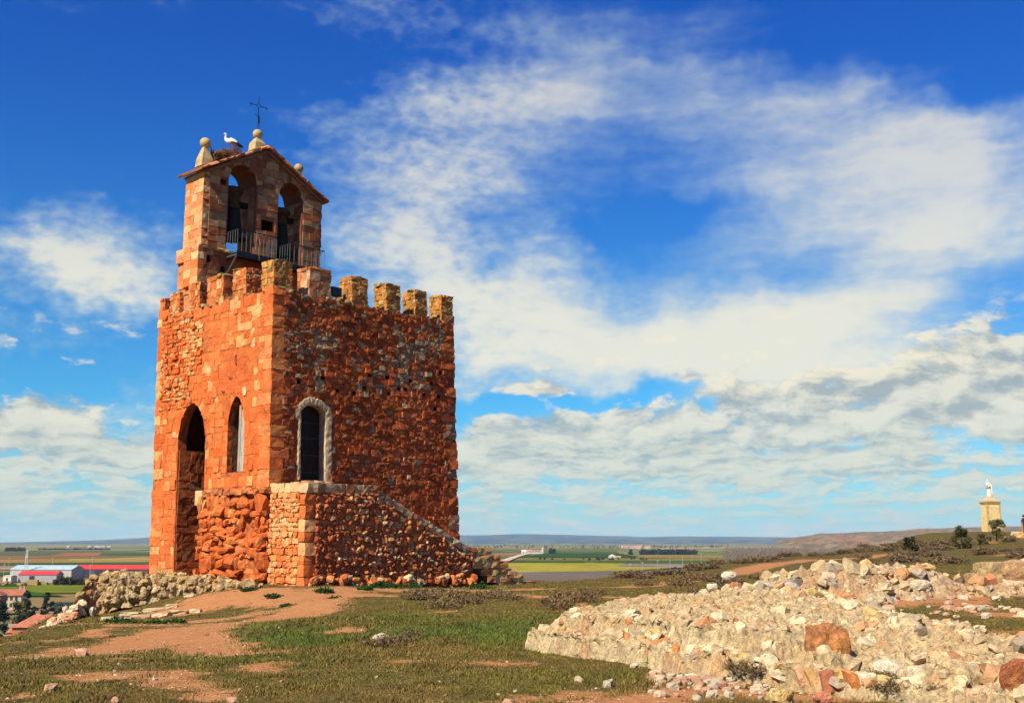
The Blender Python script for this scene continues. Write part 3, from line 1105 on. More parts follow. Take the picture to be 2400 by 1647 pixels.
def courses(x0, x1, z0, z1, hr, wr, loops=(), grow=0.03, r_=None):
    """irregular courses of blocks clipped to what the openings leave; returns [x, z, w, h]"""
    r_ = r_ or rng
    out = []
    z = z0
    while z < z1 - 0.05:
        h = min(r_.uniform(*hr), z1 - z)
        if z1 - z - h < hr[0] * 0.5:
            h = z1 - z
        zc = z + h / 2
        # solid intervals of this course
        step = 0.04
        gx_ = np.arange(x0, x1 + 1e-6, step)
        ok = np.array([not any(in_loop(g, zc, L, grow) for L in loops) for g in gx_])
        i = 0
        while i < len(gx_):
            if not ok[i]:
                i += 1
                continue
            j = i
            while j + 1 < len(gx_) and ok[j + 1]:
                j += 1
            a, b = gx_[i], gx_[j]
            x = a
            while b - x > 0.06:
                w = r_.uniform(*wr)
                if b - x - w < wr[0] * 0.6:
                    w = b - x
                out.append((x + w / 2, zc + r_.normal(0, 0.012), w, h))
                x += w
            i = j + 1
        z += h
    return np.array(out)


tower = thing('castle_tower', 'square red sandstone tower with battlements, standing on the hilltop', 'tower', TLOC, TH)
L_DOOR = arch_loop(5.87, 1.11, 0.15, 6.1, 1.48, pw=1.9, q=0.62)
L_WIN = arch_loop(2.43, 0.61, 4.45, 6.55, 1.05, pw=1.6, q=0.72)
L_RDR = arch_loop(2.14, 0.64, 4.05, 6.9, 0.30, pw=2.0, q=0.6)
PUT = [(0.55, 8.0), (1.35, 8.1), (3.4, 7.95), (4.3, 7.9), (4.9, 8.2), (5.6, 8.0), (6.3, 8.05), (6.9, 8.3), (7.3, 8.3), (7.6, 8.75), (8.4, 8.2), (5.2, 8.7), (8.9, 8.75), (9.35, 8.2), (2.6, 8.4), (6.2, 8.75), (9.1, 7.6), (9.5, 9.3)]
L_PUT = [[(x - .09, z - .09), (x + .09, z - .09), (x + .09, z + .09), (x - .09, z + .09)] for x, z in PUT]
WT = 11.75

mb = MB()
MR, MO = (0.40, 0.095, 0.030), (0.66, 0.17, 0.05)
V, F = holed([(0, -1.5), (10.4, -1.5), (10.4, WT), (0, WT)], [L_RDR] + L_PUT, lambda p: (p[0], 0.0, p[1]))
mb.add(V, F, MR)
V, F = reveal(L_RDR, lambda p: (p[0], 0.0, p[1]), lambda p: (p[0], 0.5, p[1]))
mb.add(V, F, (0.62, 0.46, 0.32))
for Lp in L_PUT:
    V, F = reveal(Lp, lambda p: (p[0], 0.0, p[1]), lambda p: (p[0], 0.45, p[1]))
    mb.add(V, F, (0.06, 0.02, 0.01))
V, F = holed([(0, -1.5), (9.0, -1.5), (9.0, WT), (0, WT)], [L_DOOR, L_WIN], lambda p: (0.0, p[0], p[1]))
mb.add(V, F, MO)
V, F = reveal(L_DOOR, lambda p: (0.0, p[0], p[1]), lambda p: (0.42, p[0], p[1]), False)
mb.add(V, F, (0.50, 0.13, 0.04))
# behind the front arch: a passage with plain jambs below, a wider vault above; shade put into the dark colour
yl, yr, xb = 4.76, 6.98, 2.8
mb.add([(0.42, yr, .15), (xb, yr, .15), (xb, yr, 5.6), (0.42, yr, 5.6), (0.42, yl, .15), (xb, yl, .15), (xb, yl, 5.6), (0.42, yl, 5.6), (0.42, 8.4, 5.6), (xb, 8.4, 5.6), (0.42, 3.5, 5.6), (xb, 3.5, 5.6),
        (0.42, 8.4, 9.2), (xb, 8.4, 9.2), (0.42, 3.5, 9.2), (xb, 3.5, 9.2)],
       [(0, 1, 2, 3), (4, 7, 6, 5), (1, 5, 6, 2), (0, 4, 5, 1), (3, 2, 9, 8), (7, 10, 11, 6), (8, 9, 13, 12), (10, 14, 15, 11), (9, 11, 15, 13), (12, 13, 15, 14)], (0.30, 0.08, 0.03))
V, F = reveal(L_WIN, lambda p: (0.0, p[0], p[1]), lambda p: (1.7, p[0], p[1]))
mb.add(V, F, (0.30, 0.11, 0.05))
mb.add([(10.4, 0.03, -1.5), (10.4, 9, -1.5), (10.4, 9, WT), (10.4, 0.03, WT), (0.03, 9, -1.5), (0.03, 9, WT), (0.03, 0.03, WT)], [(0, 1, 2, 3), (1, 4, 5, 2), (6, 3, 2, 5)], MR)
mb.v = [tuple(p) for p in warp(mb.v)]
wall = mb.build('wall', M_RED, tower)

T_all, C_all, S_all, K_all = [], [], [], []


def put(cen, half, cols, rot=None, rnd=0.3, jit=0.05, wrp=True, weight=1.0):
    T, C, F_ = stones(cen, half, rot, rnd * 0.28 if rnd < 0.45 else rnd * 0.5, jit * 0.8, cols)
    if wrp:
        T = warp(T)
    T_all.append(T)
    C_all.append(C)
    K_all.append(np.array([cc[0] < 0.45 for cc in np.asarray(cen)]) & np.array([cc[1] > 0.2 for cc in np.asarray(cen)]))
    S_all.append(np.asarray(half)[:, [0, 1, 2]].max(1) * weight * np.sort(np.asarray(half), 1)[:, 1])


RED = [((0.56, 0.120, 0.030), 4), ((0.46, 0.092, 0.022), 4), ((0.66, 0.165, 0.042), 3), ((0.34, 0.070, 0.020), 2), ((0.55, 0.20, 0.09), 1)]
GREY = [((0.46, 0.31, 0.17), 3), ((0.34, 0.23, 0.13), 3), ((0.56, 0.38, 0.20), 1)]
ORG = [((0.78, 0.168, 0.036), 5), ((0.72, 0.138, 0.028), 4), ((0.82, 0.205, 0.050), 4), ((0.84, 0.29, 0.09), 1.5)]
PALE = [((0.84, 0.44, 0.17), 3), ((0.82, 0.36, 0.12), 3), ((0.84, 0.54, 0.26), 1)]
TAN = [((0.50, 0.26, 0.15), 2), ((0.45, 0.17, 0.08), 2), ((0.58, 0.33, 0.19), 1)]
# ---- shaded face
r_ = np.random.default_rng(5)
S = courses(0.55, 9.85, 0.0, WT, (0.13, 0.29), (0.12, 0.40), [L_RDR] + L_PUT, 0.02, r_)
edge = np.array([in_loop(s[0], s[1], L_RDR, 0.36) for s in S])
S = S[~edge]
# nothing to lay where the staircase block stands
zst = np.interp(S[:, 0], [0, 3.4, 8.9, 10.4], [3.7, 3.7, 1.0, -1])
S = S[S[:, 1] > zst - 0.3]
n = len(S)
pn = fb2(S[:, 0], S[:, 1], 0.55, 71, 3)
greyp = np.clip(sstep(7.2, 8.6, S[:, 1]) * sstep(11.9, 10.4, S[:, 1]) * sstep(0.6, 2.4, S[:, 0]), 0, 1) * 0.55 + 0.07
isg = r_.random(n) < greyp * sstep(0.36, 0.58, pn) * 1.0 + 0.015
isq = (S[:, 0] < 1.6) & (r_.random(n) < 0.22)
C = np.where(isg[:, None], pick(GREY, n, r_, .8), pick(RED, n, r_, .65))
C = np.where(isq[:, None], pick(TAN, n, r_), C)
C *= stain(S[:, 0], S[:, 1], 3)[:, None]
pro = r_.gamma(1.4, 0.015, n)
half = np.stack([S[:, 2] / 2 * 0.97, np.full(n, 0.12), S[:, 3] / 2 * 0.96], -1)
cen = np.stack([S[:, 0], 0.115 - pro, S[:, 1]], -1)
put(cen, half, C, None, 0.30, 0.065)
# ---- sunlit face: worn ashlar, rough rubble high on the left, eroded foot on the right
rough = lambda y, z: (y > 5.4 + 0.9 * math.sin(z * 1.7)) and z > 7.4
S = courses(0.55, 8.55, 0.2, WT, (0.22, 0.42), (0.22, 0.64), [L_DOOR, L_WIN], 0.02, r_)
keep = [not rough(a, z) and not (a < 4.6 and z < 3.75) and not (1.0 < a < 3.9 and 7.75 < z < 9.55) and not in_loop(a, z, L_WIN, 0.30) for a, z, w, h in S]
S = S[np.array(keep)]
n = len(S)
pl = r_.random(n) < (0.07 + 0.18 * (S[:, 1] > 10.2) * (S[:, 0] < 3) + 0.06 * (S[:, 0] < 1.7))
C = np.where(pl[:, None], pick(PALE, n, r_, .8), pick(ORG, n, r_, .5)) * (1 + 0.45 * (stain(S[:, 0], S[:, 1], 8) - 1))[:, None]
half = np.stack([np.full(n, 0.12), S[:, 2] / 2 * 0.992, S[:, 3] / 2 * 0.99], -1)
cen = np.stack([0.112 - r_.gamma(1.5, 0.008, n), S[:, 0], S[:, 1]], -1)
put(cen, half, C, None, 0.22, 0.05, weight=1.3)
S = courses(5.2, 8.7, 7.3, WT, (0.12, 0.27), (0.14, 0.42), [L_DOOR], 0.02, r_)
S = S[np.array([rough(a, z) for a, z, w, h in S])]
n = len(S)
pl = r_.random(n) < (0.12 + 0.40 * np.exp(-((S[:, 0] - 6.3) / 1.0) ** 2) * sstep(11.8, 10.8, S[:, 1]))
C = np.where(pl[:, None], pick(PALE, n, r_), pick(ORG, n, r_, .6)) * (1 + 0.45 * (stain(S[:, 0], S[:, 1], 8) - 1))[:, None]
half = np.stack([np.full(n, 0.13), S[:, 2] / 2 * 0.95, S[:, 3] / 2 * 0.93], -1)
cen = np.stack([0.112 - r_.gamma(1.8, 0.022, n), S[:, 0], S[:, 1]], -1)
put(cen, half, C, None, 0.5, 0.10, weight=1.3)
# pale lumps above the dial
for (yy, zz, s) in [(3.1, 10.2, .2), (2.9, 9.95, .18), (2.3, 9.85, .26), (2.1, 10.05, .16), (1.4, 10.2, .17), (1.35, 9.7, .2), (1.0, 10.9, .26), (1.9, 7.75, .18), (1.1, 8.5, .15), (4.5, 8.2, .2), (4.6, 8.9, .2)]:
    put([(0.09, yy, zz)], [(0.12, s, s * 1.1)], pick(PALE, 1, r_), None, 0.7, 0.1, weight=1.4)
# plaster-like smooth course behind the dial
S = courses(1.0, 3.9, 7.75, 9.55, (0.40, 0.50), (0.5, 0.9), [], 0.0, r_)
n = len(S)
put(np.stack([np.full(n, 0.112), S[:, 0], S[:, 1]], -1), np.stack([np.full(n, 0.12), S[:, 2] / 2, S[:, 3] / 2], -1), np.tile([0.76, 0.175, 0.045], (n, 1)), None, 0.08, 0.01)
# eroded foot: big knocked-about lumps with a ledge on top
S = courses(0.05, 4.7, -0.4, 3.45, (0.2, 0.5), (0.22, 0.62), [], 0.0, r_)
n = len(S)
S[:, :2] += r_.normal(0, .07, (n, 2))
S[:, 2:] *= r_.uniform(.6, 1.45, (n, 2))
dep = 0.08 + 0.26 * fb2(S[:, 0], S[:, 1] * 1.6, 0.9, 90, 3) + r_.gamma(1.5, 0.035, n)
cave = np.exp(-((S[:, 0] - 1.3 - 0.5 * (S[:, 1] - 2.2)) / 0.9) ** 2 - ((S[:, 1] - 2.1) / 0.35) ** 2) + np.exp(-((S[:, 0] - 1.0) / 0.5) ** 2 - ((S[:, 1] - 0.7) / 0.3) ** 2)
dep = dep - 0.42 * cave
C = pick([((0.72, 0.165, 0.038), 5), ((0.62, 0.130, 0.030), 4), ((0.80, 0.26, 0.07), 1), ((0.82, 0.38, 0.13), 0.4)], n, r_, .8)
half = np.stack([np.full(n, 0.18), S[:, 2] / 2 * 1.12, S[:, 3] / 2 * 1.12], -1)
put(np.stack([0.16 - dep, S[:, 0], S[:, 1]], -1), half, C, rot_euler(n, .3, .3, .5, r_), 1.5, 0.15, weight=0.9)
yy = np.arange(0.1, 4.7, 0.42)
n = len(yy)
put(np.stack([np.full(n, -0.02), yy, 3.62 + r_.normal(0, .03, n)], -1), np.stack([np.full(n, 0.28), np.full(n, 0.23), np.full(n, 0.13)], -1), pick([((0.50, 0.19, 0.075), 2), ((0.62, 0.20, 0.06), 2)], n, r_), None, 0.45, 0.10)
put([(-0.12, 4.62, 3.45)], [(0.22, 0.24, 0.30)], [(0.88, 0.52, 0.24)], None, 0.2, 0.04, weight=1.4)
# ---- quoins on the three corners
for (cx, cy, sx, sy, z0) in [(0, 0, 1, 1, 3.7), (10.4, 0, -1, 1, 0.0), (0, 9.0, 1, -1, 0.2)]:
    z, k = z0, 0
    while z < WT:
        h = r_.uniform(0.34, 0.5)
        lx, ly = (0.42, 0.29) if k % 2 else (0.29, 0.42)
        lx *= r_.uniform(0.9, 1.25)
        ly *= r_.uniform(0.9, 1.25)
        lump = 0.06 if cx > 1 and z < 5 else 0.02
        p = r_.uniform(0.0, lump)
        sunny = cx < 1
        pal = (ORG + PALE[:1]) if sunny else RED + TAN
        if cx < 1 and cy < 1:
            pal = [((0.80, 0.22, 0.06), 3), ((0.82, 0.29, 0.09), 2), ((0.76, 0.18, 0.045), 3)]
        put([(cx + sx * (lx - p - 0.02), cy + sy * (ly - p - 0.02), z + h / 2)], [(lx, ly, h / 2 * 0.985)], pick(pal, 1, r_), None, 0.4 if cx > 1 else 0.12, 0.055 if cx > 1 else 0.03, weight=1.2)
        z += h
        k += 1
S = courses(0.06, 2.2, 0.2, 5.58, (0.26, 0.46), (0.3, 0.7), [], 0.0, r_)  # far jamb of the archway, stones coloured darker for shade
n = len(S)
put(np.stack([S[:, 0], np.full(n, 7.07) - r_.gamma(1.5, .012, n), S[:, 1]], -1), np.stack([S[:, 2] / 2 * .98, np.full(n, .12), S[:, 3] / 2 * .98], -1), pick([((0.52, 0.13, 0.04), 3), ((0.42, 0.10, 0.03), 3), ((0.50, 0.22, 0.10), 1)], n, r_), None, .2, .06)
# ---- voussoirs of the arch and of the pointed window, jamb stones of the window
for Lp, wd in ((L_DOOR, 0.36), (L_WIN, 0.30)):
    arc = Lp[2:]
    c0 = 0.5 * (Lp[0][0] + Lp[1][0])
    for i in range(len(arc) - 1):
        p, q = np.array(arc[i]), np.array(arc[i + 1])
        mid = (p + q) / 2
        t = (q - p) / (np.linalg.norm(q - p) + 1e-9)
        nn = np.array([t[1], -t[0]])
        c2 = mid + nn * wd / 2
        an = math.atan2(t[1], t[0])
        ca, sa = math.cos(an), math.sin(an)
        Rm = np.array([[[1, 0, 0], [0, ca, -sa], [0, sa, ca]]])
        put([(0.11, c2[0], c2[1])], [(0.13, np.linalg.norm(q - p) / 2 * 1.06, wd / 2)], pick(ORG, 1, r_), Rm, 0.15, 0.03, weight=1.2)
z = 4.45
while z < 6.5:
    h = r_.uniform(0.3, 0.42)
    for sy in (-1, 1):
        w = r_.uniform(0.14, 0.2)
        put([(0.11, 2.43 + sy * (0.61 + w), z + h / 2)], [(0.13, w, h / 2 * 0.98)], pick(ORG, 1, r_), None, 0.15, 0.03, weight=1.2)
    z += h
T_all, C_all, S_all, K_all = (np.concatenate(q) for q in (T_all, C_all, S_all, K_all))
cut = np.sort(S_all)[-300]
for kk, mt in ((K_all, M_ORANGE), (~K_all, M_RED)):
    emit_stones(T_all[kk], C_all[kk], CF2, mt, wall, 'stone', int((S_all[kk] >= cut).sum()), 'small_stones', S_all[kk], smooth=False)

# ---- pale mortar surround of the raised door
mb = MB()
prevs = None
sur = []
for i, p in enumerate(L_RDR[1:] + [L_RDR[0]]):
    pass
path = [(2.78, 4.1), (2.78, 4.8), (2.78, 5.5), (2.78, 6.2), (2.78, 6.9), (2.6, 7.07), (2.35, 7.18), (2.1, 7.2), (1.85, 7.16), (1.65, 7.05), (1.5, 6.9), (1.5, 6.2), (1.5, 5.5), (1.5, 4.8), (1.5, 4.1)]
dense = []
for a, b in zip(path[:-1], path[1:]):
    for t in np.linspace(0, 1, 6)[:-1]:
        dense.append((a[0] + (b[0] - a[0]) * t, a[1] + (b[1] - a[1]) * t))
dense.append(path[-1])
V, F = [], []
for i, (x, z) in enumerate(dense):
    a, b = dense[max(i - 1, 0)], dense[min(i + 1, len(dense) - 1)]
    t = Vector((b[0] - a[0], b[1] - a[1]))
    t.normalize()
    nn = (t.y, -t.x)
    right = x > 2.4
    w = (0.33 if right and z < 6.8 else (0.14 if z < 6.6 else 0.30)) * r_.uniform(0.85, 1.15)
    for k, (s, y) in enumerate([(0.0, 0.30), (0.0, -0.03), (w * 0.35, -0.05), (w * 0.8, -0.05), (w, -0.03), (w + 0.04, 0.08)]):
        j = r_.normal(0, 0.008, 3)
        V.append((x + nn[0] * s + j[0] * (k > 0), y + j[1] * (k > 0), z + nn[1] * s + j[2] * (k > 0)))
m_ = 6
for i in range(len(dense) - 1):
    for k in range(m_ - 1):
        F.append((i * m_ + k, i * m_ + k + 1, (i + 1) * m_ + k + 1, (i + 1) * m_ + k))
mb.add(V, F, (0.72, 0.53, 0.31))
mb.v = [tuple(p) for p in warp(mb.v)]
mb.build('door_surround', M_LIME, tower, smooth=False)
# ---- the door: planks and rows of nails
mbd = MB()
mbd.box(1.47, 2.83, 0.465, 0.49, 4.02, 7.22, (0.02, 0.01, 0.008))
door = mbd.build('door', M_WOODD, tower)
for k in range(6):
    x0 = 1.49 + k * 0.22
    MB().box(x0 + 0.006, x0 + 0.214, 0.435, 0.464, 4.06, 7.2, (1, 1, 1)).build('plank', M_WOODD, door)
M_NAIL = mat_plain('nail_iron', (0.45, 0.42, 0.42), 0.5, 0.3)
for zz in (4.45, 5.15, 5.85, 6.5):
    mb = MB()
    for k in range(9):
        x = 1.58 + k * 0.13
        mb.lathe([(0.018, 0), (0.012, 0.012), (0.002, 0.018)], (0, 0, 0), 6)
        for q in range(len(mb.v) - 18, len(mb.v)):
            vx, vy, vz = mb.v[q]
            mb.v[q] = (x + vx, 0.434 - vz, zz + vy)
    mb.build('nail_row', M_NAIL, door)
T, C, F_ = stones([(1.65, -0.05, 3.98), (2.15, -0.06, 4.0), (2.65, -0.05, 3.97)], [(0.22, 0.3, 0.1), (0.26, 0.3, 0.09), (0.24, 0.3, 0.1)], None, 0.3, 0.05, [(0.55, 0.22, 0.09), (0.70, 0.42, 0.22), (0.62, 0.33, 0.16)])
emit_stones(T, C, F_, M_COBBLE, door, 'sill_stone')
# ---- wooden shutter in the pointed window
sh = None
for k in range(4):
    y0 = 1.83 + k * 0.155
    zt = 6.62 + 0.20 * k
    mb = MB()
    for i in range(8):
        z0, z1 = 4.48 + (zt - 4.48) * i / 8, 4.48 + (zt - 4.48) * (i + 1) / 8
        t = max(0, (z0 - 6.1) / 1.1)
        g = np.array((0.40, 0.36, 0.30)) * (0.8 + 0.12 * ((k * 7) % 4))
        o_ = np.array((0.52, 0.24, 0.07))
        mb.box(0.045 - 0.008 * (k % 2), 0.085, y0 + 0.004, y0 + 0.151, z0, z1 - (0.0 if i == 7 else 0.0005), tuple(g * (1 - min(t, 1)) + o_ * min(t, 1)))
    if sh is None:
        sh = mb.build('shutter', M_WOODG, tower)
    else:
        mb.build('plank', M_WOODG, sh)
# ---- carved dial: rays and two short rods
mb = MB()
cy, cz = 2.43, 8.05
for k in range(31):
    an = math.radians(6 + k * 5.6)
    for (ra, rb) in ((0.62, 1.32),):
        c_, s_ = math.cos(an), math.sin(an)
        w = 0.016
        p = [(ra, -w), (rb, -w * 1.6), (rb, w * 1.6), (ra, w)]
        P2 = [(cy + a * c_ - b * s_, cz + (a * s_ + b * c_) * 0.98) for a, b in p]
        v = [(0.022, y, z) for y, z in P2] + [(-0.014, y, z) for y, z in P2]
        mb.add(v, [(0, 1, 2, 3), (7, 6, 5, 4), (0, 4, 5, 1), (1, 5, 6, 2), (2, 6, 7, 3), (3, 7, 4, 0)], (0.74, 0.16, 0.04))
for k in range(7):
    z = cz - 0.02 + k * 0.075
    mb.box(-0.012, 0.02, cy - 0.5 + 0.05 * k, cy + 0.5 - 0.05 * k, z, z + 0.022, (0.74, 0.16, 0.04))
mb.v = [tuple(p) for p in warp(mb.v)]
dial = mb.build('sundial', M_ORANGE, tower)
tag(dial, 'fan of rays carved into the smooth orange plaster')
for (y, z, dy, dz) in ((2.5, 8.85, 0.02, 0.5), (2.78, 8.4, 0.28, 0.03), (3.35, 7.85, 0.22, 0.05)):
    mb = MB()
    mb.tube([(0.0, y, z), (-0.10, y + dy * 0.4, z + dz * 0.3), (-0.05, y + dy, z + dz)], 0.018, 6)
    mb.v = [tuple(p) for p in warp(mb.v)]
    mb.build('gnomon_rod', M_IRONB, dial)


# ---- merlons
def merlon(x0, x1, y0, y1, z1, blocks, z0=WT - 0.12, pal=None):
    mb = MB()
    mb.box(x0 + 0.02, x1 - 0.02, y0 + 0.02, y1 - 0.02, z0, z1 - 0.04, (0.40, 0.20, 0.06))
    mb.v = [tuple(p) for p in warp(mb.v)]
    m = mb.build('merlon', M_MERLON, tower)
    Ts, Cs = [], []
    z = z0
    pal = pal or [((0.66, 0.30, 0.075), 3), ((0.60, 0.24, 0.06), 3), ((0.70, 0.40, 0.14), 2), ((0.45, 0.22, 0.06), 2)]
    while z < z1 - 0.04:
        h = min(r_.uniform(*( (0.3, 0.45) if blocks else (0.13, 0.26))), z1 - z)
        if z1 - z - h < 0.1:
            h = z1 - z
        for (a, b, fix, ax) in ((x0, x1, y0, 0), (y0 + 0.12, y1, x0, 1), (x0 + 0.1, x1, y1, 2)):
            p = a
            while b - p > 0.05:
                w = r_.uniform(*((0.35, 0.6) if blocks else (0.16, 0.42)))
                if b - p - w < 0.14:
                    w = b - p
                d = 0.11
                o = r_.uniform(-0.015, 0.03)
                if ax == 0:
                    c, hf = (p + w / 2, fix + d - o, z + h / 2), (w / 2, d, h / 2)
                elif ax == 1:
                    c, hf = (fix + d - o, p + w / 2, z + h / 2), (d, w / 2, h / 2)
                else:
                    c, hf = (p + w / 2, fix - d + o, z + h / 2), (w / 2, d, h / 2)
                if ax < 2:
                    T, C, _ = stones([c], [np.array(hf) * 0.98], None, 0.05 if blocks else 0.12, 0.04 if blocks else 0.08, pick(pal, 1, r_))
                    Ts.append(warp(T))
                    Cs.append(C)
                p += w
        z += h
    # worn cap stones
    for k in range(4):
        c = (r_.uniform(x0 + .2, x1 - .2), r_.uniform(y0 + .2, y1 - .2), z1 - 0.02)
        T, C, _ = stones([c], [(r_.uniform(.18, .32), r_.uniform(.18, .32), r_.uniform(.04, .08))], None, 0.5, 0.1, pick([((0.55, 0.33, 0.09), 2), ((0.42, 0.25, 0.07), 2)], 1, r_))
        Ts.append(warp(T))
        Cs.append(C)
    emit_stones(np.concatenate(Ts), np.concatenate(Cs), CF2, M_MERLON, m, 'stone', 60, 'chips', smooth=False)
    return m


BL = [((0.70, 0.27, 0.12), 2), ((0.60, 0.16, 0.05), 3), ((0.80, 0.45, 0.24), 2), ((0.62, 0.30, 0.15), 2)]
OM = [((0.74, 0.19, 0.05), 4), ((0.80, 0.28, 0.09), 3), ((0.82, 0.42, 0.17), 1.5), ((0.60, 0.17, 0.05), 2)]
merlon(0.0, 0.95, 0.0, 0.85, 13.0, False, pal=[((0.66, 0.30, 0.08), 3), ((0.72, 0.24, 0.06), 3), ((0.40, 0.24, 0.08), 3)])
for (a, b, z, bl) in [(1.85, 3.02, 13.02, True), (4.17, 5.1, 13.0, False), (6.17, 7.05, 13.0, False), (7.95, 8.72, 12.98, False), (9.65, 10.42, 13.0, False)]:
    merlon(a, b, 0.0, 0.85, z, bl, pal=BL if bl else None)
for (a, b, z, bl) in [(2.0, 3.0, 13.0, False), (3.75, 5.0, 13.0, True), (5.6, 6.5, 12.95, False), (7.3, 8.15, 12.75, False), (8.55, 9.0, 12.65, False)]:
    merlon(0.0, 0.8, a, b, z, bl, pal=OM)
# tumbled stones along the wall head between the merlons
hd = np.array([(x, r_.uniform(0.05, 0.5), WT + r_.uniform(-0.06, 0.05)) for x in np.arange(0.2, 10.2, 0.19)] + [(r_.uniform(0.05, 0.5), y, WT + r_.uniform(-0.06, 0.05)) for y in np.arange(0.2, 8.8, 0.21)])
T, C, F_ = stones(hd, np.stack([r_.uniform(.09, .22, len(hd)), r_.uniform(.09, .2, len(hd)), r_.uniform(.05, .12, len(hd))], -1), rot_euler(len(hd), .3, .3, 3, r_), 0.5, 0.12, pick([((0.50, 0.24, 0.08), 2), ((0.40, 0.26, 0.12), 2), ((0.62, 0.20, 0.06), 2), ((0.55, 0.42, 0.25), 1)], len(hd), r_))
emit_stones(warp(T), C, F_, M_MERLON, wall, 'coping_stone', 120)

# ---- black floodlight between two merlons
fl = thing('floodlight', 'black floodlight on a bracket between the second and third merlon of the shaded side', 'floodlight', tower.location + Matrix.Rotation(TH, 3, 'Z') @ Vector((3.3, 0.45, 11.75)), TH)
MB().box(-0.27, 0.27, -0.10, 0.10, 0.28, 0.70, (0.02, 0.02, 0.025)).build('housing', M_IRON, fl)
MB().box(-0.24, 0.24, -0.118, -0.102, 0.32, 0.66, (0.03, 0.04, 0.06)).build('glass', mat_plain('lamp_glass', (0.03, 0.04, 0.06), 0.15), fl)
mb = MB()
mb.tube([(-0.3, 0, 0.5), (-0.3, 0, 0.12), (0.3, 0, 0.12), (0.3, 0, 0.5)], 0.022, 6)
mb.tube([(0, 0, 0.12), (0, 0, -0.1)], 0.03, 6)
mb.build('bracket', mat_plain('galvanised', (0.5, 0.5, 0.5), 0.4, 0.8), fl)

# ------------------------------------------------------------------ the bell gable on top of the tower
gable = thing('bell_gable', 'stone bell gable with two arches and gabled top, rising above the tower', 'bell gable', TLOC, TH)
GY0, GY1, GW = 6.0, 7.5, 6.55
A1 = arch_loop(2.03, 0.75, 14.6, 18.15, 0.78, 12, 2.0, 0.5)
A2 = arch_loop(4.71, 0.68, 14.55, 17.95, 0.74, 12, 2.0, 0.5)
SQ = [(3.12, 16.0), (3.78, 16.0), (3.78, 16.56), (3.12, 16.56)]
SQ2 = [(0.86, 17.72), (1.12, 17.72), (1.12, 18.0), (0.86, 18.0)]
SQ3 = [(0.28, 13.9), (0.48, 13.9), (0.48, 14.35), (0.28, 14.35)]
SQ4 = [(1.05, 13.6), (1.25, 13.6), (1.25, 13.95), (1.05, 13.95)]
out_ = [(0.03, 11.5), (GW - .03, 11.5), (GW - .03, 18.25), (3.27, 20.05), (0.03, 18.25)]
mb = MB()
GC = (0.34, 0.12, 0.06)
V, F = holed(out_, [A1, A2, SQ, SQ2, SQ3, SQ4], lambda p: (p[0], GY0, p[1]))
mb.add(V, F, GC)
V, F = holed(out_, [A1, A2], lambda p: (p[0], GY1 - 0.03, p[1]))
mb.add(V, F, GC)
for Lp in (A1, A2):
    V, F = reveal(Lp, lambda p: (p[0], GY0, p[1]), lambda p: (p[0], GY1 - 0.03, p[1]), False)
    mb.add(V, F, (0.24, 0.07, 0.035))  # arch reveals coloured darker to stand for shade
for Lp in (SQ, SQ2, SQ3, SQ4):
    V, F = reveal(Lp, lambda p: (p[0], GY0, p[1]), lambda p: (p[0], GY0 + 0.6, p[1]))
    mb.add(V, F, (0.05, 0.02, 0.012))
V, F = reveal(out_, lambda p: (p[0], GY0, p[1]), lambda p: (p[0], GY1 - 0.03, p[1]), False)
mb.add(V, F, (0.60, 0.26, 0.12))
gwall = mb.build('wall', M_ASHLAR, gable)
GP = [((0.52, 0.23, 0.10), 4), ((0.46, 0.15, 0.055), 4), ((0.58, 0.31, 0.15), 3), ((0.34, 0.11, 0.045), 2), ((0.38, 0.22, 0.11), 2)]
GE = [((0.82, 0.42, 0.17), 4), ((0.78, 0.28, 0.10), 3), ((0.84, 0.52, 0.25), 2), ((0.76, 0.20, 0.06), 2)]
Ts, Cs, Ss = [], [], []


def gput(cen, half, cols, rot=None, rnd=0.12, jit=0.03, weight=1.0):
    T, C, _ = stones(cen, half, rot, rnd * 0.25, jit * 0.8, cols)
    Ts.append(T)
    Cs.append(C)
    Ss.append(np.max(half, 1) * np.sort(np.asarray(half), 1)[:, 1] * weight)


S = courses(0.30, GW - 0.06, 12.0, 19.6, (0.27, 0.38), (0.30, 0.72), [A1, A2, SQ, SQ2, SQ3, SQ4], 0.04, r_)
lim = 18.15 + (3.27 - np.abs(S[:, 0] - 3.27)) * 0.55
S = S[S[:, 1] + S[:, 3] * 0.4 < lim]
S = S[~np.array([(s[1] > 18.0) and (in_loop(s[0], s[1], A1, 0.22) or in_loop(s[0], s[1], A2, 0.22)) for s in S])]
n = len(S)
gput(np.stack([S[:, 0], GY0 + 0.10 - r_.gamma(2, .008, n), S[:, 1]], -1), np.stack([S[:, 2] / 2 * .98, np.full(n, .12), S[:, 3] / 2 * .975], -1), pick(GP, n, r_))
# sunlit narrow end, quoins on both edges
z = 12.6
k = 0
while z < 18.2:
    h = min(r_.uniform(0.30, 0.40), 18.25 - z)
    cut = sorted([GY0 - 0.01, GY0 + (0.75 if k % 2 else 0.45) + r_.uniform(-.08, .08), GY0 + (1.1 if k % 2 else 0.95), GY1 + 0.02])
    for a, b in zip(cut[:-1], cut[1:]):
        if b - a < 0.08:
            continue
        first = a < GY0 + 0.01
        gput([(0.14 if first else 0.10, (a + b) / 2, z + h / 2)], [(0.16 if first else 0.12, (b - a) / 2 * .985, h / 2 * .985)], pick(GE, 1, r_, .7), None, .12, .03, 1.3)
    z += h
    k += 1
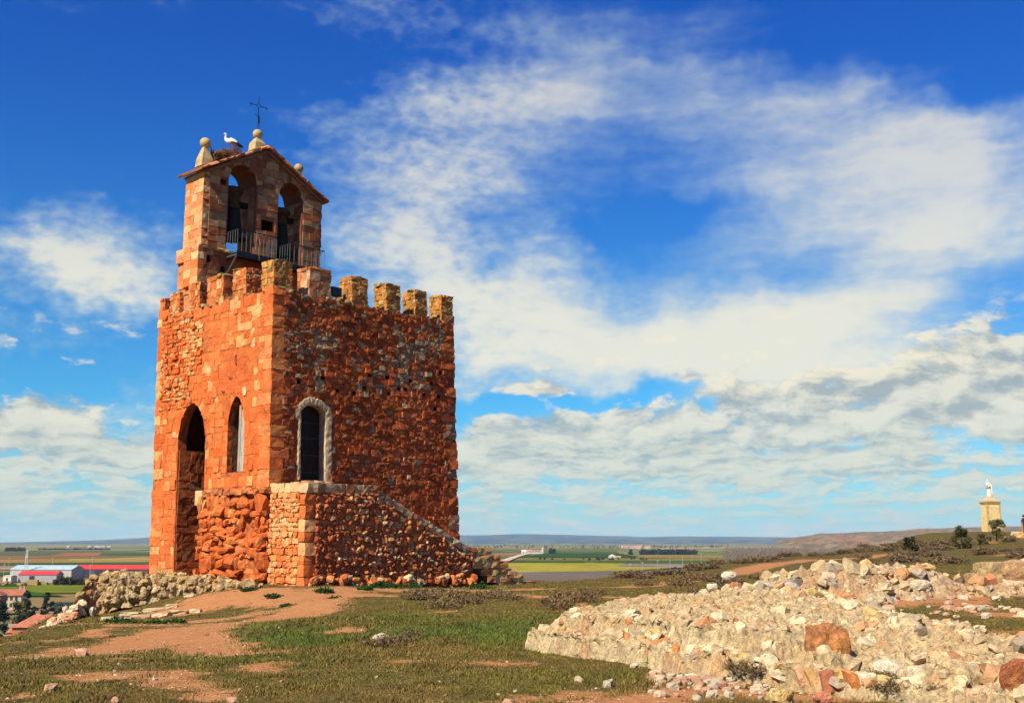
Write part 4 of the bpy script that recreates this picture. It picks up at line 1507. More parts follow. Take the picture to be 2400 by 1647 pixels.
# plinth: stands out below the string course
z = 12.9
while z < 14.6:
    h = min(r_.uniform(0.32, 0.42), 14.62 - z)
    for a, b in ((GY0 - .06, GY0 + .55), (GY0 + .55, GY0 + 1.15), (GY0 + 1.15, GY1 + .30)):
        o = 0.12 if (z > 13.7 or b < GY1) else 0.02
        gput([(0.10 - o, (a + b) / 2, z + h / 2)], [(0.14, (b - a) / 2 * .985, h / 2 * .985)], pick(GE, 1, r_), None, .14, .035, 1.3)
    z += h
for a, b in ((GY0 - .10, GY0 + .5), (GY0 + .5, GY0 + 1.1), (GY0 + 1.1, GY1 + .34)):
    gput([(0.06, (a + b) / 2, 14.67)], [(0.22, (b - a) / 2, 0.06)], pick(GE, 1, r_), None, .2, .04)
for a in np.arange(-0.1, 1.2, 0.3):
    gput([(a + .15, GY0 + 0.02, 14.66 + r_.normal(0, .02))], [(0.16, 0.16, 0.07)], pick([((0.72, 0.40, 0.10), 2), ((0.5, 0.28, 0.12), 1)], 1, r_), None, .35, .08)
# voussoirs
for Lp in (A1, A2):
    arc = Lp[2:]
    for i in range(0, len(arc) - 1):
        p, q = np.array(arc[i]), np.array(arc[i + 1])
        if np.linalg.norm(q - p) < 0.05:
            continue
        mid, t = (p + q) / 2, (q - p) / np.linalg.norm(q - p)
        nn = np.array([t[1], -t[0]])
        c2 = mid + nn * 0.17
        an = math.atan2(t[1], t[0])
        ca, sa = math.cos(an), math.sin(an)
        gput([(c2[0], GY0 + 0.09, c2[1])], [(np.linalg.norm(q - p) / 2 * 1.05, 0.13, 0.16)], pick(GP, 1, r_), np.array([[[ca, 0, -sa], [0, 1, 0], [sa, 0, ca]]]), .1, .02)
# blocks on the far jambs and the heads of the arches, seen in shadow
for c0, hw, zs in ((2.03, 0.75, 18.1), (4.71, 0.68, 17.9)):
    z = 14.6
    while z < zs:
        h = min(r_.uniform(.3, .4), zs - z)
        y = GY0 + 0.1
        while y < GY1 - .1:
            w = min(r_.uniform(.35, .7), GY1 - .05 - y)
            for s in (1, -1):
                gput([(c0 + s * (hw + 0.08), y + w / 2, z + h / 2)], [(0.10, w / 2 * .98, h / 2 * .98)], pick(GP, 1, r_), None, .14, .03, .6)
            y += w
        z += h
# right-hand edge, worn
z = 12.2
while z < 18.1:
    h = min(r_.uniform(.28, .38), 18.2 - z)
    gput([(GW - 0.22 + r_.uniform(-.02, .05), GY0 + 0.35, z + h / 2)], [(0.24, 0.36, h / 2 * .98)], pick(GP, 1, r_), None, .2, .05)
    z += h
emit_stones(np.concatenate(Ts), np.concatenate(Cs), CF2, M_ASHLAR, gwall, 'stone', 300, 'small_stones', np.concatenate(Ss), smooth=False)

# roof slabs of the gable: overlapping stones, one by one
for s in (-1, 1):
    x_e, z_e = (3.27 + s * 3.60, 18.20)
    x_t, z_t = (3.27, 20.14)
    L = math.hypot(x_e - x_t, z_e - z_t)
    nsl = 8
    for i in range(nsl):
        t0, t1 = i / nsl, (i + 1) / nsl
        a = (x_e + (x_t - x_e) * t0, z_e + (z_t - z_e) * t0)
        b = (x_e + (x_t - x_e) * t1, z_e + (z_t - z_e) * t1)
        c = ((a[0] + b[0]) / 2, (GY0 + GY1) / 2, (a[1] + b[1]) / 2 + r_.uniform(-.015, .015))
        an = math.atan2(b[1] - a[1], b[0] - a[0])
        ca, sa = math.cos(an), math.sin(an)
        T, C, _ = stones([c], [(L / nsl / 2 * 1.03, (GY1 - GY0) / 2 + 0.22 + r_.uniform(-.03, .04), 0.065)], np.array([[[ca, 0, -sa], [0, 1, 0], [sa, 0, ca]]]), .08, .035, pick([((0.62, 0.26, 0.10), 2), ((0.52, 0.20, 0.09), 2), ((0.70, 0.36, 0.14), 1)], 1, r_))
        link('roof_slab', make_mesh('roof_slab', T[0], CF2, np.repeat(C, 26, 0), False, [M_ASHLAR]), gable)
    # bed course under the slabs
    an = math.atan2(z_t - z_e, x_t - x_e)
    ca, sa = math.cos(an), math.sin(an)
    mid = ((x_e + x_t) / 2 - s * 0.12, (GY0 + GY1) / 2, (z_e + z_t) / 2 - 0.17)
    T, C, _ = stones([mid], [(L / 2 - 0.2, (GY1 - GY0) / 2 + 0.12, 0.07)], np.array([[[ca, 0, -sa], [0, 1, 0], [sa, 0, ca]]]), .03, .01, [(0.36, 0.14, 0.07)])
    link('cornice', make_mesh('cornice', T[0], CF2, np.repeat(C, 26, 0), False, [M_ASHLAR]), gable)
# ball finials on small obelisks
for (x, zb, zc, rb) in ((0.42, 18.66, 19.79, .25), (3.22, 20.16, 20.97, .235), (5.66, 18.92, 19.85, .235)):
    y = 6.75
    mb = MB()
    mb.add([(x - .30, y - .30, zb - .05), (x + .30, y - .30, zb - .05), (x + .30, y + .30, zb - .05), (x - .30, y + .30, zb - .05),
            (x - .27, y - .27, zb + .33), (x + .27, y - .27, zb + .33), (x + .27, y + .27, zb + .33), (x - .27, y + .27, zb + .33),
            (x - .09, y - .09, zc - .19), (x + .09, y - .09, zc - .19), (x + .09, y + .09, zc - .19), (x - .09, y + .09, zc - .19)],
           [(0, 1, 5, 4), (1, 2, 6, 5), (2, 3, 7, 6), (3, 0, 4, 7), (4, 5, 9, 8), (5, 6, 10, 9), (6, 7, 11, 10), (7, 4, 8, 11), (8, 9, 10, 11)], (0.62, 0.46, 0.23))
    fo = mb.build('finial', M_LIME, gable)
    mb = MB()
    mb.lathe([(rb * math.sin(t), -rb * math.cos(t)) for t in np.linspace(0.05, math.pi - 0.05, 12)], (x, y, zc), 18, (0.64, 0.46, 0.22))
    mb.build('ball', M_LIME, fo, smooth=True)


def tw(x, y, z):
    return Vector(TLOC) + Matrix.Rotation(TH, 3, 'Z') @ Vector((x, y, z))


# ---- iron cross with a small vane
cr = thing('iron_cross', 'thin black iron cross with a small vane above the gable peak', 'cross', tw(3.22, 6.75, 21.2), TH)
mb = MB()
mb.tube([(0, 0, -0.05), (0, 0, 0.7), (0, 0, 1.1)], 0.022, 6)
mb.tube([(0, 0, 1.30), (0, 0, 1.66)], 0.02, 6)
mb.build('pole', M_IRONB, cr)
mb = MB()
for s in (-1, 1):
    mb.tube([(s * 0.1, 0, 1.2), (s * 0.52, 0, 1.2)], 0.02, 6)
    mb.tube([(s * 0.42, 0, 1.2), (s * 0.45, 0, 1.10), (s * 0.39, 0, 1.07)], 0.012, 5)
    mb.tube([(s * 0.42, 0, 1.2), (s * 0.45, 0, 1.30)], 0.010, 5)
mb.build('arm', M_IRONB, cr)
mb = MB()
ringp = [(0.1 * math.cos(t), 0, 1.2 + 0.1 * math.sin(t)) for t in np.linspace(0, 2 * math.pi, 15)]
mb.tube(ringp, 0.016, 6, cap=False)
mb.build('ring', M_IRONB, cr)
mb = MB()
mb.add([(0.02, 0, 0.82), (0.12, 0.05, 0.62), (0.13, 0.06, 0.30), (0.20, 0.08, 0.16), (0.02, 0, 0.40), (0.02, 0.012, 0.82), (0.12, 0.062, 0.62), (0.13, 0.072, 0.30), (0.20, 0.092, 0.16), (0.02, 0.012, 0.40)],
       [(0, 1, 2, 3, 4), (9, 8, 7, 6, 5), (0, 5, 6, 1), (1, 6, 7, 2), (2, 7, 8, 3), (3, 8, 9, 4), (4, 9, 5, 0)])
mb.tube([(0, 0, 0.62), (-0.2, -0.02, 0.72)], 0.014, 5)
mb.build('vane', M_IRONB, cr)


# ---- bells
def bell(x, zt, yoke_h, r, h, label):
    b = thing('bell', label, 'bell', tw(x, 6.75, zt), TH, 'bells hung in the gable arches')
    mb = MB()
    mb.lathe([(0.02, yoke_h), (0.34, yoke_h - .02), (0.46, yoke_h - .10), (0.50, yoke_h - .25), (0.40, yoke_h - .38), (0.30, yoke_h * .5), (0.30, 0.30), (0.34, 0.16), (0.34, 0.0), (0.05, 0.0)], (0, 0, 0), 16, (0.10, 0.055, 0.025), sy=0.8)
    mb.box(-0.82, 0.82, -0.14, 0.14, 0.18, 0.42, (0.03, 0.02, 0.014))
    mb.build('yoke', M_TWIG, b)
    mb = MB()
    prof = [(0.04, 0.0), (r * .42, -.01), (r * .52, -.06), (r * .56, -.16), (r * .60, -h * .4), (r * .68, -h * .65), (r * .82, -h * .85), (r, -h), (r * .93, -h), (r * .62, -h * .6), (0.05, -h * .15)]
    mb.lathe(prof, (0, 0, 0), 24)
    mb.build('bell_body', M_BRONZE, b, smooth=True)
    MB().tube([(0, 0, -h * .2), (0.02, 0, -h * .9), (0.02, 0, -h - .1), (0.02, 0, -h - .2)], [.02, .03, .07, .02], 8).build('clapper', M_IRONB, b)
    mb = MB()
    for s in (-1, 1):
        mb.tube([(s * 0.2, -.15, 0.4), (s * 0.2, -.17, 0.0), (s * .12, -.1, -.06)], 0.018, 5)
    mb.build('strap', M_IRONB, b)


bell(2.03, 16.95, 1.10, 0.64, 1.45, 'large dark bell with a rounded wooden yoke in the left arch')
bell(4.71, 16.75, 0.85, 0.60, 1.55, 'dark bell hanging low in the right arch')


# ---- balconies in front of the arches
def balcony(x0, x1, zf, zr, label, brace):
    b = thing('metal_balcony', label, 'balcony', tw(x0, GY0, zf), TH, 'metal balconies under the bell arches')
    w = x1 - x0
    yo, yi = -0.90, -0.02
    MB().box(0, w, yo, yi, -0.10, -0.04).build('platform', M_IRON, b)
    MB().box(-0.02, w + .02, yo - .03, yo - .002, -0.22, 0.03).build('fascia', M_IRON, b)
    grey = mat_plain('grey_steel', (0.20, 0.20, 0.20), 0.5, 0.4)
    for x in (0.0, w):
        mb = MB()
        mb.tube([(x, yi, -0.16), (x, yo, -0.16)], 0.05, 4)
        mb.tube([(x, yo + .02, -0.18), (x, yi, -1.0)], 0.05, 4)
        mb.build('brace', grey if x == 0 else M_IRON, b)
    H = zr - zf
    MB().tube([(0, yi, H), (0, yo, H), (w, yo, H), (w, yi, H)], 0.022, 6).build('handrail', M_IRON, b)
    pts = [(0, y) for y in np.linspace(yi - .08, yo, 5)] + [(x, yo) for x in np.linspace(0, w, int(w / 0.20))[1:-1]] + [(w, y) for y in np.linspace(yo, yi - .08, 5)]
    me = None
    for (x, y) in pts:
        if me is None:
            o = MB().tube([(0, 0, -0.02), (0, 0, H)], 0.012, 5).build('baluster', grey, b, (x, y, 0))
            me = o.data
        else:
            link('baluster', me, b, (x, y, 0))


balcony(1.30, 3.40, 14.52, 15.56, 'dark metal balcony with upright bars under the left bell arch', True)
balcony(4.15, 6.13, 14.42, 15.43, 'dark metal balcony with upright bars under the right bell arch', True)
# dry branch caught on the balcony
mb = MB()
mb.tube([(0, 0, 0), (0.10, -.02, 0.25), (0.05, .02, 0.5), (-0.08, 0, 0.85)], [.014, .012, .01, .006], 5, (0.45, 0.30, 0.15))
mb.tube([(0.08, -.02, 0.2), (-0.2, -.03, 0.35), (-0.3, 0, 0.5)], [.012, .009, .005], 5, (0.45, 0.30, 0.15))
mb.tube([(0, 0, 0), (0.05, 0, -0.25), (0.09, -.02, -0.5)], [.012, .01, .006], 5, (0.45, 0.30, 0.15))
tag(mb.build('dry_branch', M_TWIG, None, tw(2.35, 5.02, 14.75), TH), 'bare dry branch caught on the left metal balcony', 'branch')

# ---- stork and nest on the gable roof
nest = thing('stork_nest', 'wide nest of dry sticks on the gable roof', 'nest', tw(1.55, 6.75, 19.30), TH)
mb = MB()
rn = np.random.default_rng(3)
for i in range(420):
    a = rn.uniform(0, 6.283)
    rr = rn.uniform(0.25, 0.80)
    z = rn.uniform(-0.12, 0.42) * (1 - 0.35 * abs(rr - .55)) + 0.02
    z = min(z, 0.40)
    x, y = rr * math.cos(a) * 1.12, rr * math.sin(a) * 0.85
    slope = 0.30 * x                       # the roof falls to the left
    L = rn.uniform(0.18, 0.45)
    b = a + math.pi / 2 + rn.normal(0, .5)
    dz = rn.normal(0, .09)
    c = np.array((0.26, 0.15, 0.085)) * rn.uniform(.45, 1.5)
    mb.tube([(x - math.cos(b) * L / 2, y - math.sin(b) * L / 2, z - dz + slope), (x + rn.normal(0, .03), y, z + 0.02 + slope), (x + math.cos(b) * L / 2, y + math.sin(b) * L / 2, z + dz + slope)], [.011, .012, .005], 4, tuple(c), cap=False)
for i in range(5):
    mb.tube([(-0.75, 0, 0.05), (-0.9 + .06 * i, .05 * i, 0.45), (-1.02 + .1 * i, 0.05, 0.62 + .05 * i)], [.01, .008, .004], 4, (0.18, 0.11, 0.06))
mb.build('twigs', M_TWIG, nest)
T, C, F_ = stones([(0, 0, 0.08)], [(0.72, 0.55, 0.16)], None, .9, .05, [(0.14, 0.08, 0.045)], big=True)
link('lining', make_mesh('lining', T[0], F_, np.repeat(C, T.shape[1], 0), True, [M_TWIG]), nest)


def loft(name, rings, mats, parent, n=14, cols=None, smooth=True, subsurf=0):
    """one continuous skin through rings (centre, half width vector a, half height vector b, colour)"""
    V, C, F = [], [], []
    for (c, a, b, col) in rings:
        c, a, b = Vector(c), Vector(a), Vector(b)
        for k in range(n):
            t = 2 * math.pi * k / n
            V.append(tuple(c + a * math.cos(t) + b * math.sin(t)))
            C.append(col)
    for i in range(len(rings) - 1):
        for k in range(n):
            F.append((i * n + k, i * n + (k + 1) % n, (i + 1) * n + (k + 1) % n, (i + 1) * n + k))
    F.append(tuple(reversed(range(n))))
    F.append(tuple(range((len(rings) - 1) * n, len(rings) * n)))
    o = link(name, make_mesh(name, V, F, np.array(C), smooth, mats if isinstance(mats, list) else [mats]), parent)
    if subsurf:
        md = o.modifiers.new('smooth', 'SUBSURF')
        md.levels = md.render_levels = subsurf
    return o


# faces left in the picture, standing in the nest
stork = thing('stork', 'white stork with black wing tips standing in the nest on the gable', 'stork', tw(1.80, 6.70, 19.62), math.radians(6))
Wt, Bk, Rd = (0.86, 0.80, 0.70), (0.02, 0.02, 0.025), (0.62, 0.10, 0.05)
loft('body', [((0.33, 0, 0.40), (0, .02, 0), (0, 0, .02), Bk), ((0.26, 0, 0.45), (0, .06, 0), (.01, 0, .045), Wt), ((0.10, 0, 0.52), (0, .12, 0), (.02, 0, .105), Wt), ((-0.06, 0, 0.57), (0, .14, 0), (.03, 0, .135), Wt), ((-0.20, 0, 0.61), (0, .115, 0), (.05, 0, .12), Wt),
              ((-0.29, 0, 0.68), (0, .075, 0), (.05, 0, .07), Wt), ((-0.32, 0, 0.78), (0, .05, 0), (.045, 0, .02), Wt), ((-0.30, 0, 0.87), (0, .042, 0), (.042, 0, .0), Wt), ((-0.30, 0, 0.93), (0, .05, 0), (.05, 0, -.01), Wt),
              ((-0.335, 0, 0.965), (0, .052, 0), (.03, 0, .045), Wt), ((-0.385, 0, 0.96), (0, .036, 0), (.01, 0, .036), Wt), ((-0.41, 0, 0.945), (0, .016, 0), (.006, 0, .016), Rd)], M_FEATHER, stork, 12)
loft('beak', [((-0.40, 0, 0.948), (0, .016, 0), (.008, 0, .018), Rd), ((-0.47, 0, 0.90), (0, .012, 0), (.008, 0, .012), Rd), ((-0.585, 0, 0.80), (0, .003, 0), (.002, 0, .003), Rd)], M_FEATHER, stork, 8)
for s in (-1, 1):
    wg = loft('wing', [((-0.17, s * .11, 0.64), (0, .02, 0), (.0, 0, .05), Wt), ((-0.03, s * .145, 0.62), (0, .022, 0), (.02, 0, .115), Wt), ((0.12, s * .135, 0.56), (0, .02, 0), (.02, 0, .105), Wt), ((0.22, s * .115, 0.50), (0, .02, 0), (.02, 0, .085), Wt),
                       ((0.25, s * .11, 0.485), (0, .02, 0), (.02, 0, .08), Bk), ((0.36, s * .075, 0.42), (0, .016, 0), (.02, 0, .06), Bk), ((0.52, s * .035, 0.33), (0, .01, 0), (.01, 0, .025), Bk)], M_FEATHER, stork, 10)
    loft('flight_feathers', [((-0.02, s * .158, 0.53), (0, .012, 0), (.01, 0, .02), Bk), ((0.12, s * .152, 0.49), (0, .014, 0), (.01, 0, .045), Bk), ((0.26, s * .125, 0.435), (0, .014, 0), (.01, 0, .045), Bk), ((0.46, s * .05, 0.335), (0, .008, 0), (.01, 0, .02), Bk)], M_FEATHER, wg, 8)
    mb = MB()
    mb.tube([(0.02, s * .05, 0.46), (0.035, s * .05, 0.28), (0.0, s * .05, 0.0), (-0.06, s * .05, -0.02)], [.025, .014, .012, .008], 7, Rd)
    mb.build('leg', M_FEATHER, stork)

# ------------------------------------------------------------------ the outside staircase
stair = thing('stone_staircase', 'rubble stone staircase block climbing to the raised door', 'staircase', TLOC, TH)
mb = MB()
prof = [(0.04, -0.6), (0.04, 3.72), (3.35, 3.72)]
for i in range(9):
    x = 3.35 + i * 0.62
    z = 3.72 - (i + 1) * 0.28
    prof += [(x, z), (x + 0.62, z)]
prof += [(9.0, -0.6)]
n = len(prof)
yA, yB = -2.36, -0.02
mb.add([(x, yA, z) for x, z in prof] + [(x, yB, z) for x, z in prof], [tuple(range(n)), tuple(reversed(range(n, 2 * n)))] + [(i, n + i, n + (i + 1) % n, (i + 1) % n) for i in range(n)], (0.42, 0.15, 0.06))
# parapet strip that carries the coping
pp = [(0.04, 3.5), (3.4, 3.5), (8.95, 1.0), (8.95, 0.2), (0.04, 0.2)]
n = len(pp)
mb.add([(x, -2.345, z) for x, z in pp] + [(x, -2.0, z) for x, z in pp], [tuple(range(n)), tuple(reversed(range(n, 2 * n)))] + [(i, n + i, n + (i + 1) % n, (i + 1) % n) for i in range(n)], (0.42, 0.15, 0.06))
score = mb.build('core', M_RED, stair)
rs = np.random.default_rng(23)
Ts, Cs, Ss = [], [], []
top = lambda x: np.interp(x, [0, 3.4, 8.95], [3.55, 3.55, 1.0])
COB = [((0.62, 0.19, 0.06), 6), ((0.72, 0.38, 0.17), 3), ((0.76, 0.52, 0.28), 2), ((0.45, 0.12, 0.04), 4), ((0.48, 0.31, 0.17), 1.5), ((0.68, 0.25, 0.08), 4)]
S = courses(0.45, 8.95, -0.1, 3.6, (0.09, 0.25), (0.08, 0.36), [], 0, rs)
S[:, :2] += rs.normal(0, .03, (len(S), 2))
S = S[S[:, 1] + S[:, 3] * .5 < top(S[:, 0]) + 0.02]
S = S[rs.random(len(S)) > 0.10]
n = len(S)
redder = sstep(2.2, 0.9, S[:, 0]) * 0.8 + sstep(1.6, 0.6, S[:, 1]) * 0.25
C = pick(COB, n, rs)
C = np.where((rs.random(n) < redder)[:, None], pick([((0.55, 0.15, 0.05), 1), ((0.45, 0.11, 0.04), 1)], n, rs), C)
hf = np.stack([S[:, 2] / 2 * rs.uniform(.75, 1.0, n), rs.uniform(.07, .13, n), S[:, 3] / 2 * rs.uniform(.8, 1.05, n)], -1)
T, C, _ = stones(np.stack([S[:, 0], -2.345 - rs.uniform(-.05, .045, n), S[:, 1]], -1), hf, rot_euler(n, .35, .5, .6, rs), rs.uniform(.25, .75, n), .12, C)
Ts.append(T); Cs.append(C); Ss.append(hf.max(1) * np.sort(hf, 1)[:, 1])
# sunlit end
EN = [((0.82, 0.42, 0.16), 4), ((0.80, 0.30, 0.09), 4), ((0.84, 0.54, 0.26), 2), ((0.74, 0.20, 0.055), 4)]
S = courses(-2.0, -0.06, -0.2, 3.55, (0.12, 0.28), (0.14, 0.40), [], 0, rs)
n = len(S)
C = pick(EN, n, rs, .7)
low_ = S[:, 1] < 1.7
C = np.where((low_ & (rs.random(n) < .7))[:, None], pick([((0.76, 0.20, 0.055), 1), ((0.80, 0.28, 0.08), 1)], n, rs), C)
hf = np.stack([rs.uniform(.08, .13, n), S[:, 2] / 2 * .95, S[:, 3] / 2 * .95], -1)
T, C, _ = stones(np.stack([0.06 - rs.uniform(0, .05, n) + 0 * S[:, 0], S[:, 0], S[:, 1]], -1), hf, rot_euler(n, .15, .15, .2, rs), rs.uniform(.15, .5, n), .10, C)
Ts.append(T); Cs.append(C); Ss.append(hf.max(1) * np.sort(hf, 1)[:, 1])
# corner blocks
z, k = -0.2, 0
while z < 3.4:
    h = rs.uniform(.32, .55)
    lx, ly = (0.26, 0.22) if k % 2 else (0.20, 0.30)
    T, C, _ = stones([(lx - .02, -2.40 + ly, z + h / 2)], [(lx, ly, h / 2 * .98)], None, .2, .05, pick([((0.84, 0.42, 0.17), 1), ((0.76, 0.20, 0.05), 2), ((0.72, 0.18, 0.05), 1)], 1, rs))
    Ts.append(T); Cs.append(C); Ss.append(np.array([lx * h]))
    z += h
    k += 1
# foot stones
nf = 46
xf = rs.uniform(0.2, 8.8, nf)
hf = np.stack([rs.uniform(.08, .22, nf), rs.uniform(.08, .2, nf), rs.uniform(.06, .17, nf)], -1)
T, C, _ = stones(np.stack([xf, -2.5 - rs.uniform(-.05, .15, nf), rs.uniform(-.1, .25, nf)], -1), hf, rot_euler(nf, .5, .5, 3, rs), .65, .1, pick(COB, nf, rs))
Ts.append(T); Cs.append(C); Ss.append(hf.max(1) * np.sort(hf, 1)[:, 1])
emit_stones(np.concatenate(Ts), np.concatenate(Cs), CF2, M_COBBLE, score, 'cobble', 300, 'small_cobbles', np.concatenate(Ss), smooth=False)
# coping stones: level along the landing, then down the slope
x = 0.0
CP = [((0.58, 0.36, 0.19), 2), ((0.48, 0.32, 0.18), 3), ((0.64, 0.46, 0.26), 2), ((0.38, 0.26, 0.15), 2), ((0.50, 0.20, 0.08), 1)]
while x < 3.35:
    w = rs.uniform(.3, .62)
    T, C, _ = stones([(x + w / 2, -2.17, 3.68)], [(w / 2 * .98, .25, .19)], None, .12, .06, pick(CP, 1, rs))
    link('coping_stone', make_mesh('coping_stone', T[0], CF2, np.repeat(C, 26, 0), False, [M_COBBLE]), stair)
    x += w
y = -1.92
while y < -0.15:
    w = rs.uniform(.3, .5)
    T, C, _ = stones([(0.2, min(y + w / 2, -.2), 3.70)], [(.24, w / 2 * .98, .19)], None, .15, .06, pick([((0.82, 0.52, 0.25), 2), ((0.80, 0.40, 0.17), 1)], 1, rs))
    link('coping_stone', make_mesh('coping_stone', T[0], CF2, np.repeat(C, 26, 0), False, [M_COBBLE]), stair)
    y += w
an = math.atan2(1.12 - 3.5, 8.95 - 3.45)
ca, sa = math.cos(an), math.sin(an)
s = 0.0
Ltot = math.hypot(8.95 - 3.45, 3.5 - 1.12)
while s < Ltot:
    w = rs.uniform(.42, .72)
    c = (3.45 + (s + w / 2) * ca, -2.17, 3.52 + (s + w / 2) * sa + rs.normal(0, .015))
    T, C, _ = stones([c], [(w / 2 * .97, .26, .15)], np.array([[[ca, 0, -sa], [0, 1, 0], [sa, 0, ca]]]), .14, .07, pick(CP, 1, rs))
    link('coping_stone', make_mesh('coping_stone', T[0], CF2, np.repeat(C, 26, 0), False, [M_COBBLE]), stair)
    s += w
# the free lower steps: slabs of three or four blocks
for (xa, xb, zt, zb) in [(8.6, 10.1, 1.38, 1.06), (8.9, 10.65, 1.05, .79), (8.9, 11.16, .78, .48), (9.41, 11.71, .46, .17), (9.83, 12.12, .19, -.13), (10.32, 12.95, -.14, -.40)]:
    st = None
    k = 3 if xb - xa < 2 else 4
    xs_ = np.linspace(xa, xb, k + 1) + np.concatenate([[0], rs.uniform(-.1, .1, k - 1), [0]])
    for a, b in zip(xs_[:-1], xs_[1:]):
        T, C, _ = stones([((a + b) / 2, -1.32 + rs.uniform(-.02, .02), (zt + zb) / 2)], [((b - a) / 2 * .985, 1.08, (zt - zb) / 2 * 1.0)], None, .05, .014, pick([((0.74, 0.36, 0.13), 2), ((0.62, 0.25, 0.09), 2), ((0.78, 0.46, 0.19), 2)], 1, rs))
        me = make_mesh('step', T[0], CF2, np.repeat(C, 26, 0), False, [M_COBBLE])
        if st is None:
            st = link('step', me, stair)
        else:
            me.name = 'step_block'
            link('step_block', me, st)

# ------------------------------------------------------------------ ruins on the hilltop
RP = [((0.68, 0.52, 0.29), 6), ((0.76, 0.61, 0.37), 3), ((0.58, 0.42, 0.24), 4), ((0.64, 0.36, 0.17), 1.6), ((0.62, 0.28, 0.12), 0.9), ((0.42, 0.33, 0.22), 2.5), ((0.66, 0.46, 0.17), 1)]
RP2 = [((0.60, 0.45, 0.25), 4), ((0.68, 0.54, 0.32), 3), ((0.52, 0.36, 0.19), 3), ((0.54, 0.28, 0.12), 1.3), ((0.40, 0.32, 0.23), 2.5), ((0.60, 0.40, 0.16), 1)]
rr = np.random.default_rng(77)


def mound(name, root, poly, hfun, x0, x1, y0, y1, step, col, amp=0.06, seed=1, mat=None, edge=0.45, lip=0.0):
    xs = np.arange(x0, x1, step)
    ys = np.arange(y0, y1, step)
    X, Y = np.meshgrid(xs, ys)
    x, y = X.ravel(), Y.ravel()
    d = poly_sdf(x, y, np.array(poly)) + (fb2(x, y, 1.1, seed, 3) - 0.5) * edge + (fb2(x, y, 5.0, seed + 3, 3) - 0.5) * 0.14
    g = ground_z(x, y)
    h = hfun(x, y, d)
    inside = sstep(-0.02, 0.10, d)
    r1 = fb2(x, y, 2.2, seed + 7, 4) - 0.5
    r2 = fb2(x, y, 7.0, seed + 9, 3) - 0.5
    r3 = np.abs(fb2(x, y, 4.0, seed + 11, 3) - 0.5) * 2
    ca1, id1 = cells(x + 0.05 * r2, y + 0.05 * r1, 5.5, seed)
    ca2, id2 = cells(x, y, 13.0, seed + 1)
    z = g - 0.12 + inside * (h + 0.12 + amp * (3.0 * r1 + 1.6 * r2 - 0.9 * sstep(0.14, 0.0, r3) + 1.0 * (ca1 * (0.3 + id1)) + 0.6 * ca2 * id2 - 1.6 * sstep(0.60, 0.74, fb2(x, y, 3.3, seed + 51, 3))))
    nx, ny = len(xs), len(ys)
    zs_, xo, yo = z, x.copy(), y.copy()
    if lip:
        dg = poly_sdf(x, y, np.array(poly)).reshape(ny, nx)
        gy_, gx_ = np.gradient(dg, step)
        for d0 in (0.06, 0.50):
            k_l = lip * sstep(5.2, 3.4, x - 0.25 * (y - 14)) * sstep(d0, d0 + 0.14, d) * sstep(d0 + 0.55, d0 + 0.2, d) * (0.3 + 1.4 * fb2(x, y, 2.4, seed + 31, 2))
            x = x - gx_.ravel() * k_l
            y = y - gy_.ravel() * k_l
    ii = (np.arange(ny - 1)[:, None] * nx + np.arange(nx - 1)[None]).ravel()
    f = np.stack([ii, ii + 1, ii + nx + 1, ii + nx], -1)
    keep = (d[f] > -0.25).any(1)
    f = f[keep]
    used = np.unique(f)
    re = np.full(len(x), -1)
    re[used] = np.arange(len(used))
    t = sstep(0.35, 0.65, fb2(xo, yo, 0.8, seed + 20, 3))[:, None]
    c = np.array(col[0]) * (1 - t) + np.array(col[1]) * t
    c = c * (0.80 + 0.34 * id2 + 0.14 * (id1 - .5))[:, None]
    og = sstep(0.86, 0.90, id1)[:, None] * 0.6
    c = c * (1 - og) + np.array((0.62, 0.33, 0.14)) * og
    if lip:
        q3 = np.stack([xo * 6.5, yo * 6.5, z * 13.0], -1)
        x = x + (fbm(q3, seed + 41, 3) - 0.5) * 0.13
        y = y + (fbm(q3 + 31.7, seed + 43, 3) - 0.5) * 0.13
    loc = np.array(root.location)
    V = np.stack([x, y, z], -1)[used] - loc
    o = link(name, make_mesh(name, V, re[f], c[used], False, [mat or M_RUIN]), root)

    def surf(px, py):
        i = np.clip(((np.asarray(px) - x0) / step).astype(int), 0, nx - 1)
        j = np.clip(((np.asarray(py) - y0) / step).astype(int), 0, ny - 1)
        k = j * nx + i
        return z[k], d[k]
    return o, surf


# --- the big pale foundation in the right foreground
F1 = [(0.20, 17.9), (0.85, 16.75), (1.45, 16.05), (1.95, 14.8), (2.5, 13.5), (3.3, 12.6), (4.2, 11.6), (5.0, 10.6), (7.6, 10.2), (8.2, 12.0), (7.6, 14.6), (7.2, 17.2), (7.0, 20.0), (6.4, 21.8), (4.2, 22.4), (2.6, 22.2), (1.6, 21.2), (1.0, 19.8), (0.5, 18.9)]


def h1(x, y, d):
    tiers = 0.24 * sstep(0.0, 0.12, d) + 0.27 * sstep(0.46, 0.58, d) + 0.06 * sstep(0.9, 1.1, d) + 0.14 * sstep(1.0, 4.0, d)
    slope = 0.12 * sstep(0, .15, d) + 0.14 * sstep(0.6, 0.8, d) + 0.26 * sstep(0.1, 3.6, d) + 0.14 * sstep(1.75, 1.95, d)
    t = sstep(2.6, 4.6, x - 0.25 * (y - 14))
    back = sstep(22.5, 21.3, y)
    knob = 0.20 * np.exp(-((x - 5.9) / 0.5) ** 2 - ((y - 19.6) / 0.6) ** 2)
    return (tiers * (1 - t) + slope * t) * (0.35 + 0.65 * back) + knob


